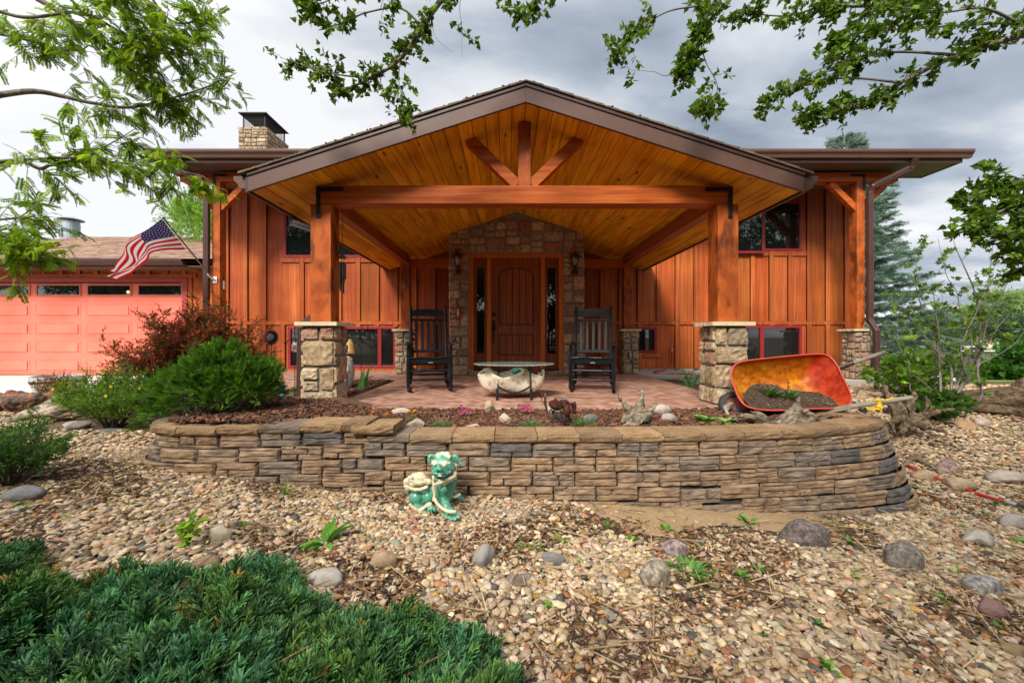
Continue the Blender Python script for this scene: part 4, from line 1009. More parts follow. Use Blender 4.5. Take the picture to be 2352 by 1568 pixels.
# giant clam shell: five fluted folds, thick wavy rim
CLAM = mat('weathered_clam_shell', (.64,.54,.40), (.26,.19,.12), .9, 11, bump=1, bscale=36, c3=(.60,.51,.39), detail=10)
mb = MB(); nu, nv = 96, 22; cxs, cys, czr = TX-.01, TY, -.428
def shell(u, v, inner):
    a = 2*pi*u; fold = cos(a*2.5*2)*.5+.5
    hin = abs(sin(a))**.8
    rx, ry = .395*(1-.10*v*0), .205
    k = sin(v*pi/2)**.62                       # v 0 = bottom, 1 = rim
    fl = -.20*cos(a*5+.3) * v**1.2
    x = rx*cos(a)*k*(1+fl*.4); y = ry*sin(a)*k*(1+fl*1.2)
    z = -.235*(1-v**2.2) + (.032*sin(a*5+1.2))*v**2 - abs(x)*.0
    z += .012*(abs(x)/.39)**2*v + .02*v*(1 if y > 0 else 0)*abs(sin(a))
    if inner: x *= .93; y *= .88; z += .028*(1-v)+.002
    n = mn.noise(Vector((x*9,y*9,z*9)))*.014+mn.noise(Vector((x*30,y*30,z*30)))*.005
    return (cxs+x*(1+n), cys+y*(1+n), czr+z+(n if not inner else n*.5))
mb.grid(lambda u,v: shell(u,v,False), nu, nv, True); k0 = (nv-1)*nu
b0 = mb.n(); mb.grid(lambda u,v: shell(u,v,True), nu, nv, True)
for k in range(nu): mb.Fc(k0+k, k0+(k+1)%nu, b0+k0+(k+1)%nu, b0+k0+k)
o = mb.build('clam_shell', CLAM, smooth=True); tag(o, 'large cream giant clam shell resting in the table cradle', 'shell')
floats = [(1183,852,'pale teal glass float resting at the left end of the row in the clam shell',(.18,.55,.42),.038,4.78),(1193,856,'dark green glass float second from the left in the clam shell',(.02,.22,.13),.037,4.74),
          (1206,856,'deep green glass float in the middle of the row in the clam shell',(.03,.20,.08),.030,4.76),(1216,855,'olive glass float fourth from the left in the clam shell',(.22,.20,.05),.028,4.78),(1230.5,854,'dark red glass float at the right end of the clam shell',(.30,.02,.03),.036,4.76)]
for x,y,lab,c,r,Y in floats:
    mb = MB(); mb.ell(P(x,y,Y),r,20,14); mb.ell(P(x,y,Y)+Vector((0,0,r*.98)),(r*.28,r*.28,r*.12),10,6)
    o = mb.build('glass_float', glassmat('float_glass',c,.03,fill=.35), smooth=True); tag(o, lab, 'glass float', 'glass floats in the clam shell')
# ================================================================ garden stool, jar and hooks, ornaments
PORC = mat('white_glaze', (.72,.70,.64), (.66,.64,.58), .18, 6, coat=.5)
def at(x,y,Y): return P(x,y,Y)
gp = (-2.27,5.56); b = Vector((gp[0],gp[1],FZ))
t = thing('garden_stool', 'white glazed ceramic garden stool with a dark bamboo drawing behind the left pier', 'garden stool', tuple(b))
mb = MB(); mb.lathe(b,[(.115,0),(.12,.01),(.145,.09),(.165,.2),(.165,.26),(.145,.37),(.125,.435),(.12,.445),(.10,.455),(.02,.46)],36); mb.build('stool_body', PORC, t, smooth=True)
mb = MB(); rs = random.Random(8); INK = mat('ink', (.03,.03,.028), rough=.4)
def onstool(a, h):
    prof = [(0,.118),(.09,.147),(.2,.167),(.26,.167),(.37,.147),(.45,.122)]; r = np.interp(h,[q[0] for q in prof],[q[1] for q in prof])+.001
    return (b.x+r*cos(a), b.y+r*sin(a), b.z+h)
for a0 in (-1.05,-.7,-1.5,-2.1):
    mb.tube([onstool(a0+.02*sin(i),.05+.028*i) for i in range(9)],.0022,5)
    for i in range(9):
        h = .09+.03*i; s_ = rs.choice([-1,1]); mb.tube([onstool(a0,h),onstool(a0+s_*.10,h+.02-rs.random()*.05),onstool(a0+s_*.2,h-.01-rs.random()*.05)],[.001,.005,.0008],5)
mb.build('bamboo_drawing', INK, t)
mb = MB()
for k in range(18): mb.ell(onstool(2*pi*k/18,.415),.008,8,6)
mb.build('stud_row', PORC, t, smooth=True)
# wind chime
cw = at(786,0,4.75); t = thing('wind_chime', 'dark green tube wind chime hanging from the left porch eave', 'wind chime', (cw.x,4.75,1.0))
X, Y, z = cw.x, 4.75, 0
def zz(y): return (CY-y)*4.75/F
mb = MB(); mb.tube([(X,Y,zz(494)),(X,Y,zz(585))],.003,6); mb.tube([(X,Y,zz(585)),(X,Y,zz(668))],.0018,5); mb.build('cord', BLACK, t)
mb = MB(); mb.lathe((X,Y,zz(594)),[(.045,0),(.05,.006),(.035,.03),(.008,.045)],16); mb.build('top_disc', mat('weathered_green', (.05,.10,.08), rough=.4), t)
for k in range(6):
    a = 2*pi*k/6+.3; L = .20+.035*k; mb = MB(); xx, yy = X+.036*cos(a), Y+.036*sin(a); mb.tube([(xx,yy,zz(602)),(xx,yy,zz(602)-L)],.009,10); mb.build('chime_tube', mat('green_tube', (.05,.11,.09), rough=.3, metal=.6), t, smooth=False)
mb = MB(); mb.lathe((X,Y,zz(640)),[(.026,0),(.026,.008)],14); mb.ell((X,Y,zz(670)),(.007,.004,.024),8,6); mb.build('clapper', BLACK, t)
xw = X-.075; t = thing('hanging_tag', 'small pale wooden tag on a white cord above the wind chime', 'tag', (xw,Y,1.1))
mb = MB(); mb.tube([(xw,Y,zz(505)),(xw+.005,Y,zz(570))],.0025,5); mb.build('cord', mat('white_cord', (.6,.57,.5)), t); mb = MB(); mb.cbox((xw+.01,Y,zz(578)),(.035,.01,.06)); mb.build('plaque', mat('pale_wood', (.5,.42,.3)), t, bevel=.003)
# sunflower ornament on the wall side
c = at(622,775,5.3); t = thing('sun_ornament', 'black metal sunflower ornament with pointed rays beside the left pier', 'ornament', (c.x,c.y,c.z-.6))
mb = MB(); n = 18
for k in range(n):
    for (r0,r1,off,yo) in ((.045,.118,0,0),(.045,.102,pi/n,.004)):
        a = 2*pi*k/n+off; w = .16; q = [(c.x+r0*cos(a-w),c.y+yo,c.z+r0*sin(a-w)),(c.x+.078*cos(a-w*.8),c.y+yo-.006,c.z+.078*sin(a-w*.8)),(c.x+r1*cos(a),c.y+yo+.004,c.z+r1*sin(a)),(c.x+.078*cos(a+w*.8),c.y+yo-.006,c.z+.078*sin(a+w*.8)),(c.x+r0*cos(a+w),c.y+yo,c.z+r0*sin(a+w))]
        mb.prism(q,(0,.003,0))
mb.lathe((c.x,c.y+.01,c.z),[(.056,0),(.056,.010),(.052,.014)],24,axis=(0,-1,0)); mb.build('petal_ring', BLACK, t)
mb = MB(); mb.lathe((c.x,c.y-.011,c.z),[(.050,0),(.047,.004),(.02,.007)],24,axis=(0,-1,0)); mb.build('disc', mat('grey_disc', (.10,.09,.10), rough=.5), t, smooth=True)
mb = MB(); mb.tube([(c.x,c.y+.012,c.z-.05),(c.x,c.y+.012,c.z-.62)],.005,6); mb.build('stake', BLACK, t)
# shepherd hook with glass jar
j = at(678,795,5.25); t = thing('shepherd_hook', 'curled black iron plant hook standing left of the left pier', 'plant hook', (j.x-.02,j.y+.03,FZ))
mb = MB(); hx_ = j.x-.03; mb.tube([(hx_,j.y+.05,FZ-.05),(hx_,j.y+.05,.17),(hx_+.01,j.y+.04,.20),(hx_+.035,j.y,.205),(hx_+.05,j.y,.18)],.005,8)
mb.tube([(hx_,j.y+.05,-.04),(hx_-.04,j.y+.04,-.015),(hx_-.075,j.y+.02,-.04),(hx_-.085,j.y,-.08),(hx_-.10,j.y,-.085),(hx_-.115,j.y,-.06)],.006,8); mb.build('iron_rod', BLACK, t)
t = thing('glass_jar', 'clear glass jar with a dark lid hanging on the plant hook', 'jar', tuple(j))
mb = MB(); jx, jz = j.x+.01, j.z
mb.lathe((jx,j.y,jz-.075),[(.02,0),(.045,.004),(.052,.02),(.052,.10),(.042,.12),(.034,.128),(.034,.14)],24); mb.build('jar_body', glassmat('jar_glass',(.85,.92,.90),.03,fill=.85), t, smooth=True)
mb = MB(); mb.lathe((jx,j.y,jz+.062),[(.038,0),(.038,.028),(.03,.032)],20); mb.build('jar_lid', mat('zinc_lid', (.10,.10,.10), rough=.4, metal=.5), t)
mb = MB(); mb.tube([(jx-.035,j.y,jz+.06),(jx-.03,j.y,jz+.11),(jx,j.y,.18),(jx+.03,j.y,jz+.11),(jx+.035,j.y,jz+.06)],.0018,5); mb.build('wire_bail', BLACK, t)
# second hook with amber bottle right of the pier
j = at(815,795,5.6); t = thing('shepherd_hook', 'thin curved iron plant hook rising right of the left pier', 'plant hook', (-1.98,5.6,FZ))
mb = MB(); mb.tube([(-2.02,5.6,FZ-.05),(-2.02,5.6,.10),(-2.0,5.6,.16),(-1.97,5.6,.18),(-1.93,5.6,.16),(-1.925,5.6,.12)],.005,8); mb.build('iron_rod', BLACK, t)
t = thing('feeder_bottle', 'ribbed amber glass feeder bottle hanging beside the left pier', 'bottle', (-2.06,5.55,-.1))
mb = MB(); fx = (804-CX)*5.55/F; fz_ = (CY-812)*5.55/F; mb.lathe((fx,5.55,fz_),[(.055,0),(.06,.01)]+[(.06-.0016*(k//2)-(.003 if k%2 else 0),.02+.008*k) for k in range(16)]+[(.028,.165),(.022,.185),(.022,.20)],22); mb.build('bottle_body', glassmat('amber_glass',(.80,.55,.16),.1,fill=.4), t, smooth=False)
mb = MB(); mb.tube([(fx,5.55,fz_+.20),(fx+.01,5.55,fz_+.24),(fx+.03,5.57,.06),(-1.925,5.6,.12)],.0025,5); mb.build('wire_loop', BLACK, t)
# teal frog figure
c = at(648,922,4.55); fb = Vector((c.x,4.55,-.735)); mb = MB()
def E_(mb,c,r,col,M=None): mb.col = col; mb.ell(c,r,14,9,M)
TEAL, GRN = (.03,.36,.42), (.03,.22,.12)
parts_ = []
def F_(dx,dz,r,col,dy=0): parts_.append((Vector((fb.x+dx,fb.y+dy,fb.z+dz)),r,col))
F_(0,.095,(.030,.024,.050),TEAL); F_(0,.145,(.024,.02,.022),TEAL); F_(.005,.185,(.034,.028,.024),GRN,-.005); F_(.028,.205,(.013,.012,.013),GRN,-.012); F_(-.012,.208,(.013,.012,.013),GRN,-.012)
for i in range(5): F_(-.018,.055-.012*i,(.014,.013,.014),TEAL,-.002*i); F_(.02,.055-.012*i,(.014,.013,.014),TEAL,-.002*i)
F_(-.022,.004,(.016,.022,.008),GRN,-.018); F_(.022,.004,(.016,.022,.008),GRN,-.018)
for i in range(5): F_(-.030-.009*i,.145-.004*i+.002*i*i,(.008,.008,.008),TEAL,-.006*i); F_(.03+.003*i,.14-.01*i,(.008,.008,.008),TEAL,-.006*i)
F_(-.070,.158,(.010,.009,.010),GRN,-.026)
for c_,r,col in parts_: mb.ell(c_,r,12,8)
def near(parts_):
    C = np.array([tuple(p[0]) for p in parts_]); R_ = np.array([p[1] for p in parts_]); K = np.array([p[2] for p in parts_])
    def f(co):
        out = np.zeros((len(co),3))
        for s in range(0,len(co),20000):
            d = (((co[s:s+20000,None,:]-C[None])/R_[None])**2).sum(2); out[s:s+20000] = K[np.argmin(d,1)]
        return out
    return f
FIG = mat('painted_figure', (1,1,1), (.85,.85,.85), .35, 20, attr=True)
t = thing('frog_figure', 'small turquoise frog figure with a price tag standing in the mulch', 'figurine', tuple(fb)); mobj('frog_body', fuse(mb,.004,3,near(parts_)), FIG, t)
mb = MB(); mb.cbox((fb.x+.004,fb.y-.028,fb.z+.098),(.032,.002,.024)); mb.build('price_tag', mat('paper_tag', (.8,.78,.74), rough=.6), t)
mb = MB()
for (a,b_) in ((-.008,.004),(0,.004),(.008,.004),(-.006,-.004),(.003,-.004)): mb.cbox((fb.x+.004+a,fb.y-.0295,fb.z+.098+b_),(.004,.001,.003))
mb.build('tag_print', BLACK, t)
# white sensor on the left eave post
c = at(514,655,7.86); t = thing('thermometer', 'small white thermometer hanging from the left eave post', 'thermometer', tuple(c))
mb = MB(); mb.cbox((-5.485,7.84,c.z),(.02,.05,.16)); mb.build('housing', PORC, t, bevel=.004); mb = MB(); mb.tube([(-5.49,7.84,c.z+.07),(-5.49,7.84,c.z+.22)],.004,5); mb.build('hanger', BLACK, t)
# red lamp-like pot behind right chair, small mat
c = Vector((.0,0,0)); px_ = (1366+1680*.581)/1.7415; c = at(px_,854,7.3)
t = thing('clay_pot', 'small dark red pot on a saucer behind the right rocking chair', 'pot', (c.x,7.3,FZ)); mb = MB(); mb.lathe((c.x,7.3,FZ+.012),[(.06,0),(.085,.10),(.09,.11),(.09,.13),(.075,.13),(.06,.06),(.02,.055)],20); mb.build('pot_body', mat('oxblood_glaze', (.13,.02,.03), rough=.25), t, smooth=True)
mb = MB(); mb.lathe((c.x+.03,7.28,FZ),[(.12,0),(.14,.012),(.13,.011),(.02,.009)],24); mb.build('saucer', mat('ochre_clay', (.35,.18,.05), rough=.6), t)
# ================================================================ flag
FRED, FWH, FBL = (.58,.008,.018), (.80,.77,.76), (.035,.03,.16)
t = thing('flag_pole', 'dark metal pole slanting up from a white bracket on the left eave post', 'flag pole', (-5.575,7.74,1.1))
pa, pb = Vector((-5.60,7.70,1.12)), P(374,500,6.75)
mb = MB(); mb.tube([pa,pb],.0135,10); mb.ell(pb,.022,12,8); mb.build('pole', mat('pewter', (.22,.20,.18), rough=.35, metal=.7), t)
mb = MB(); mb.box(-5.62,-5.545,7.73,7.746,1.04,1.16); mb.tube([(-5.585,7.735,1.09),(-5.60,7.70,1.12),(-5.645,7.64,1.20)],.024,10); mb.build('bracket', mat('white_enamel', (.75,.75,.72), rough=.35), t, bevel=.003)
t = None
def bez(pts, u):
    pts = [Vector(p) for p in pts]
    while len(pts) > 1: pts = [a.lerp(b,u) for a,b in zip(pts,pts[1:])]
    return pts[0]
pd = (pb-pa).normalized()
def fl(u, v):
    # hoist on the pole (v 0 top .. 1 bottom); the fly blows left, then folds down
    pm = [P(372,503,6.77), P(427,573,7.17)]; h = pm[0].lerp(pm[1], v)
    top = [pm[0], P(352,512,6.72), P(318,520,6.62), P(305,570,6.58), P(262,600,6.55), P(246,621,6.5)]
    bot = [pm[1], P(392,574,7.10), P(352,574,7.0), P(322,590,6.92), P(300,630,6.86), P(287,643,6.8)]
    a = bez(top,u); b = bez(bot,u); p = a.lerp(b, v)
    p += Vector((.02,.11,.0))*sin(u*9+v*2.2)*u**.7 + Vector((.0,.05,.014))*sin(u*21-v*4)*u*.8 + Vector((.012,.06,0))*sin(v*9+u*5)*u
    return p
mb = MB(); nu, nv = 96, 78; sc_ = nu*.4
ids = [[None]*(nu+1) for _ in range(nv+1)]
for j in range(nv):                             # each stripe its own vertices so the colours stay crisp
    stripe = j//6; v0, v1 = j/nv, (j+1)/nv
    for i in range(nu):
        u0, u1 = i/nu, (i+1)/nu; blue = u1 <= .40 and stripe < 7
        mb.col = FBL if blue else (FRED if stripe%2 == 0 else FWH)
        a = [mb.V(fl(u,v)) for u,v in ((u0,v0),(u1,v0),(u1,v1),(u0,v1))]; mb.Fc(*a)
mb.col = FWH
def star(u,v,r):
    for side in (1,-1):
        o = fl(u,v); du = (fl(u+.01,v)-o).normalized(); dv = (fl(u,v+.01)-o).normalized(); nn = du.cross(dv).normalized()*.0022*side
        q = [mb.V(o+nn+(du*cos(pi*k/5-pi/2)+dv*sin(pi*k/5-pi/2))*(r if k%2 == 0 else r*.42)) for k in range(10)]; cc = mb.V(o+nn*1.2)
        for k in range(10): mb.Fc(cc,q[k],q[(k+1)%10])
for r_ in range(9):
    for c_ in range(6 if r_%2 == 0 else 5): star(.4*(c_*2+1+(r_%2))/12, 7/13*(r_+1)/10, .017)
CLOTH = mat('flag_cloth', (1,1,1), (.9,.9,.9), .8, 30, attr=True, transl=.25, bump=.15, bscale=200)
me_ = mb.mesh('flag'); me_.materials.append(CLOTH); me_.polygons.foreach_set('use_smooth',[False]*len(me_.polygons))
bm = bmesh.new(); bm.from_mesh(me_); 
o = mobj('flag', me_, CLOTH); me_.materials.pop(); bm.free(); tag(o, 'American flag blowing from the pole on the left eave post', 'flag')
# ================================================================ wheelbarrow
def gp_(x, y, it=12):                            # ground point seen at a picture position
    Y = 3.0
    for _ in range(60):
        z = float(gz((x-CX)*Y/F, Y)); Yn = F*(-z)/(y-CY); Y = .6*Y+.4*Yn
    return Vector(((x-CX)*Y/F, Y, float(gz((x-CX)*Y/F, Y))))
BARROW = mat('faded_red_orange_paint', (.46,.045,.012), (.36,.028,.010), .5, 5, bump=.3, bscale=40, attr=True, spec=.25, detail=9, c3=(.42,.036,.011), dots=(16,(.62,.50,.42)))
t = thing('wheelbarrow', 'tipped red wheelbarrow with grey wooden handles used as a planter', 'wheelbarrow', (2.75,3.75,-.74))
rim2 = [(1680,858),(1688,838),(1712,829),(1760,823),(1820,817),(1880,813),(1905,819),(1922,838),(1936,866),(1952,900),(1955,918),(1946,932),(1925,937),(1860,939),(1800,942),(1750,941),(1716,933),(1698,915),(1688,892),(1681,872)]
def rimY(y): return 3.78+(940-y)/125*.42-.06     # the top edge leans back
rim = catmull([tuple(P(x,y,rimY(y))) for x,y in rim2]+[tuple(P(*rim2[0],rimY(rim2[0][1])))], 5)[:-1]; NR = len(rim)
cen = sum(rim, Vector())/NR; nrm = Vector((.04,.74,-.42)).normalized(); depth = .27
fc = cen + nrm*depth + Vector((.02,0,-.02))
def wall_pt(k, v, off=0):
    r = rim[k]; f = fc + (r-cen)*.50 + Vector((.05,0,0)); 
    w = v; p = r.lerp(f, w**1.15) + nrm*(.05*sin(pi*w)); return p + nrm*off
mb = MB(); lev = [0,.06,.15,.3,.45,.6,.75,.9,1.0]; rings = []
ORG = (1.25,4.6,.6); REDC = (1,1,1)
for side in (0,.004):
    rg = []
    for v in lev:
        row = []
        for k in range(NR):
            p = wall_pt(k,v,side)
            right = max(0,min(1,(p.x-(cen.x+.33))/.14)); top = 1-min(1,v/.18); m = max(right, top)*.95+.15*mn.noise(p*9)
            m = max(0,min(1,m)); m = m*m*(3-2*m)
            mb.col = tuple(ORG[i]*(1-m)+REDC[i]*m for i in range(3)) if side == 0 else REDC
            row.append(mb.V(p))
        rg.append(row)
    for A,B in zip(rg,rg[1:]):
        for k in range(NR): mb.Fc(A[k],A[(k+1)%NR],B[(k+1)%NR],B[k])
    mb.col = ORG if side == 0 else REDC; c = mb.V(fc+nrm*side+Vector((.05,0,0)))
    for k in range(NR): mb.Fc(rg[-1][k],rg[-1][(k+1)%NR],c)
    rings.append(rg[0])
mb.build('tray', BARROW, t, smooth=True, fix=False)
mb = MB(); mb.tube(rim+[rim[0]], .0085, 8, cap=False); mb.build('rolled_rim', mat('red_rim', (.50,.05,.022), (.40,.05,.03), .45, 12), t, smooth=True)
GREYW = mat('weathered_grey_wood', (.30,.26,.20), (.19,.16,.12), .85, 3, (1,6,6), .5, 20, c3=(.25,.21,.16))
for pts in (((1895,856,4.42),(1905,853,4.40),(1928,846,4.30),(1965,832,4.05),(2031,809,3.9)),((1830,958,3.9),(1870,950,3.82),(1950,934,3.68),(2010,925,3.6),(2092,913,3.5))):
    mb = MB(); q = [P(*p) for p in pts]
    for a,b in zip(q[:3],q[1:3]): mb.bar(a,b+(b-a).normalized()*.01,.045,.040)
    mb.tube([q[2],q[2].lerp(q[3],.15),q[3],q[3].lerp(q[4],.6),q[4]],[.025,.023,.020,.021,.019],10); mb.ell(q[4],.019,10,6); mb.build('handle', GREYW, t, bevel=.004)
mb = MB(); q = [P(1655,920,3.95),P(1700,908,4.1)]; mb.bar(P(1668,936,3.86),P(1700,917,4.25),.05,.04); mb.bar(P(1664,934,3.84),P(1672,952,3.8),.012,.03,(1,0,0)); mb.build('wheel_guard', GREYW, t, bevel=.003)
wc = P(1694,930,4.0); ax = Vector((-.25,-.55,.80)).normalized(); mb = MB()
M_ = ax.to_track_quat('Z','Y').to_matrix(); prof = [(.10,-.03),(.135,-.038),(.155,-.034),(.168,-.02),(.172,0),(.168,.02),(.155,.034),(.135,.038),(.10,.03)]
mb.lathe(wc,prof,36,cap=False,axis=ax); wh = MB(); wh.lathe(wc,[(.03,-.035),(.10,-.012),(.105,.012),(.03,.035)],24,axis=ax)
wo2 = wh.build('wheel', mat('rusty_rim', (.25,.03,.02), (.12,.05,.03), .6, 9), t); mb.build('tyre', mat('black_rubber', (.02,.02,.021), (.035,.034,.033), .7, 20), wo2, smooth=True)
mb = MB(); mb.bar(wc-ax*.05,wc+ax*.05+Vector((.28,.05,-.05)),.015,.03); mb.build('wheel_bracket', mat('red_rim2', (.33,.04,.025), rough=.5), t)
# soil in the tray: follows the lower wall up to a level line
mb = MB(); low = [k for k in range(NR) if rim[k].z < P(0,905,3.9).z]
soil_out = [(1709,915,3.90),(1712,897,3.95),(1722,885,4.0),(1742,879,4.05),(1775,884,4.08),(1800,893,4.08),(1840,898,4.06),(1880,901,4.04),(1905,910,4.0),(1925,923,3.93),(1931,931,3.86),(1918,934,3.80),(1860,937,3.79),(1800,940,3.78),(1752,939,3.78),(1724,932,3.80)]
so_ = [P(*p) for p in soil_out]; sc = sum(so_,Vector())/len(so_)+Vector((0,-.02,.012)); so_ = catmull([tuple(p) for p in so_+[so_[0]]],3)[:-1]; n = len(so_); rws = []
for j in range(8):
    u = j/8; row = []
    for k in range(n):
        p = so_[k].lerp(sc,u); p.z += .03*u*(1-u)*2+ (.012*mn.noise(p*22)+.006*mn.noise(p*60) if j else -.01); row.append(mb.V(p))
    rws.append(row)
c = mb.V(sc)
for A,B in zip(rws,rws[1:]):
    for k in range(n): mb.Fc(A[k],A[(k+1)%n],B[(k+1)%n],B[k])
for k in range(n): mb.Fc(rws[-1][k],rws[-1][(k+1)%n],c)
POT = mat('potting_soil', (.035,.018,.010), (.018,.010,.006), .95, 50, bump=1, bscale=140, c3=(.075,.042,.022), detail=10)
tag(mb.build('barrow_soil', POT, smooth=True), 'dark potting soil filling the low side of the wheelbarrow tray', 'soil', kind='stuff')
n = 420; k = RS.randint(0,len(so_),n); u = RS.uniform(.05,.95,n)**.6
pts = np.array([tuple(so_[a].lerp(sc,1-b)) for a,b in zip(k,u)])+np.array([0,0,.016])
tag(bigmesh('soil_flecks', [scatter(CHIP, pts, rotm(n,None,RS.normal(0,.3,n),RS.normal(0,.4,n),np.stack([RS.uniform(.003,.012,n),RS.uniform(.012,.02,n),RS.uniform(.01,.02,n)],1)), pick([(.30,.2,.11),(.12,.06,.03),(.07,.035,.02),(.5,.42,.3),(.05,.03,.02)],n,.2))], CH), 'bark flecks and perlite crumbs on the wheelbarrow soil', 'soil flecks', kind='stuff')
# ================================================================ flower helpers
LEAF = mat('leaf', (1,1,1), (.8,.85,.75), .5, 30, attr=True, transl=.3, spec=.35)
PETAL = mat('petal', (1,1,1), (.9,.9,.9), .6, 30, attr=True, transl=.2)
def leaf_t(w=.35, fold=.12, seg=5, droop=.15, tip=1.0):
    """a leaf along +x of length 1"""
    mb = MB(); pr = None
    for i in range(seg+1):
        u = i/seg; ww = w*sin(pi*min(1,u**.75*tip))*.5 if 0 < i < seg else .004
        a = mb.V((u,-ww,fold*ww*2-droop*u*u)); c = mb.V((u,0,-droop*u*u)); b = mb.V((u,ww,fold*ww*2-droop*u*u))
        if pr: mb.Fc(pr[0],pr[1],c,a); mb.Fc(pr[1],pr[2],b,c)
        pr = (a,c,b)
    return tmpl(mb)
L_LANCE = leaf_t(.16,.2,5,.2); L_BROAD = leaf_t(.6,.2,6,.2); L_OVAL = leaf_t(.5,.25,4,.12)
def clump(name, label, cat, base, n, L, lean, wid=1.0, tp=L_LANCE, col=((.07,.17,.03),(.11,.24,.045)), group=None, flowers=None, spread_=.02, par=None, z0=0):
    base = Vector(base); t = thing(name, label, cat, tuple(base), group=group)
    th = RS.uniform(0,2*pi,n); el = RS.uniform(lean[0],lean[1],n); r = RS.uniform(0,spread_,n)
    loc = np.stack([base.x+r*np.cos(th), base.y+r*np.sin(th), base.z+z0+np.zeros(n)],1); ln = RS.uniform(L[0],L[1],n)
    R = rotm(n, th+RS.normal(0,.3,n), el, RS.normal(0,.3,n), np.stack([ln,ln*wid,ln],1))
    bigmesh('leaf_clump', [scatter(tp, loc, R, pick(col,n,.15))], LEAF, t)
    if flowers:
        for (dx,dy,dz,r,col,kind) in flowers:
            c = base+Vector((dx,dy,dz)); mb = MB()
            if kind == 'mari':
                mb.col = col
                for ring,(k,rr,zz) in enumerate(((9,1.0,0),(8,.75,.25),(6,.45,.42))):
                    for i in range(k):
                        a = 2*pi*i/k+ring*.3; d = Vector((cos(a),sin(a),0)); s = Vector((-d.y,d.x,0))*r*rr*.38; o = c+Vector((0,0,r*zz))
                        q = [mb.V(o),mb.V(o+d*r*rr*.7-s+Vector((0,0,r*.3))),mb.V(o+d*r*rr+Vector((0,0,r*.22))),mb.V(o+d*r*rr*.7+s+Vector((0,0,r*.3)))]; mb.Fc(*q)
                mb.ell(c+Vector((0,0,r*.3)),(r*.45,r*.45,r*.35),8,5)
            else:
                for i in range(5):
                    a = 2*pi*i/5+r*99; d = Vector((cos(a),.35*sin(a),sin(a))).normalized(); s = d.cross(Vector((0,1,0))).normalized()*r*.42; o = c; mb.col = col
                    q = [mb.V(o),mb.V(o+d*r*.65-s+Vector((0,-r*.25,0))),mb.V(o+d*r+Vector((0,-r*.2,0))),mb.V(o+d*r*.65+s+Vector((0,-r*.25,0)))]; mb.Fc(*q)
                mb.col = (.5,.4,.1); mb.ell(c+Vector((0,-r*.12,0)),r*.16,6,4)
            mb.build('flower', PETAL, t, fix=False)
            m = MB(); m.tube([base+Vector((dx*.2,dy*.2,0)), base+Vector((dx*.7,dy*.7,dz*.6)), c],.0018,5); m.build('stem', mat('stem_green', (.08,.16,.03)) if 'stem_green' not in bpy.data.materials else bpy.data.materials['stem_green'], t)
    return t
MAG, YEL, ORA, RDD = (.34,.008,.12), (.80,.42,.01), (.75,.20,.01), (.42,.01,.02)
rf = random.Random(77)
def bedp(x, y, z=-.728):
    Y = F*(-z)/(y-CY); return Vector(((x-CX)*Y/F, Y, z))
# flowering plants in the barrow
clump('flower_plant','leafy plant with small red blooms on the left of the barrow soil','flower plant',P(1764,908,3.91),60,(.07,.14),(.25,1.2),.8,flowers=[(.045,-.01,.155,.012,(.45,.01,.06),'d'),(-.035,0,.12,.010,MAG,'d'),(.03,.02,.095,.011,(.5,.01,.03),'d'),(-.06,.01,.10,.010,MAG,'d'),(.0,.02,.07,.010,MAG,'d')],spread_=.05,group='flowering plants in the wheelbarrow')
clump('flower_plant','leafy plant topped by orange and crimson blooms right of the middle of the barrow soil','flower plant',P(1808,914,3.88),60,(.07,.14),(.25,1.2),.8,flowers=[(.0,-.01,.175,.020,ORA,'mari'),(.012,0,.145,.019,(.62,.10,.01),'mari'),(.0,-.02,.115,.014,RDD,'d'),(-.05,0,.09,.011,MAG,'d'),(.02,.02,.10,.012,RDD,'d'),(-.03,.01,.075,.010,MAG,'d')],spread_=.045,group='flowering plants in the wheelbarrow')
# bed flowers
def magenta(x, y, lab, n=7, s=1):
    fl_ = [(rf.uniform(-.06,.06)*s,rf.uniform(-.03,.02),rf.uniform(.04,.10),.020,tuple(c*rf.uniform(.7,1.3) for c in MAG),'d') for _ in range(n)]
    clump('flower_plant',lab,'flower plant',bedp(x,y),26,(.03,.06),(.1,1.0),.9,flowers=fl_,spread_=.03,group='magenta flowers in the raised bed')
magenta(1072,958,'magenta flowers in the bed left of the squared tan rock',8,1.0)
magenta(1205,954,'magenta flowers in the bed between the tan rocks and the rusty dog',8,.9)
magenta(1314,954,'magenta flowers in the bed close behind the rusty dog',9,.9); magenta(1467,960,'magenta flowers in the bed left of the antler like driftwood',8,.9)
def marigold(x, y, lab, k=2, c=YEL):
    clump('flower_plant',lab,'flower plant',bedp(x,y),22,(.03,.055),(.2,1.2),.9,flowers=[(rf.uniform(-.03,.03) if k < 2 else (-.025+.05*i),0,rf.uniform(.055,.085),.025,c,'mari') for i in range(k)],spread_=.025,group='marigolds in the raised bed')
marigold(946,966,'pair of yellow marigolds behind the wedge shaped rock',2); marigold(856,968,'single orange marigold nearest the step in the wall',1,ORA); marigold(896,972,'low orange marigold between the wall step and the wedge shaped rock',1,(.72,.22,.01))
def tuft(x, y, lab, w=.1, h=.07, n=150, pink=0):
    fl_ = [(rf.uniform(-w*.7,w*.7),rf.uniform(-.02,.02),h*rf.uniform(.9,1.3),.006,(.45,.15,.35),'d') for _ in range(pink)]
    clump('grass_tuft',lab,'plant',bedp(x,y),n,(h*.6,h*1.15),(.5,1.45),.28,col=((.16,.24,.10),(.20,.30,.10),(.12,.22,.06)),flowers=fl_,spread_=w*.7,group='fine leaved tufts along the wall top')
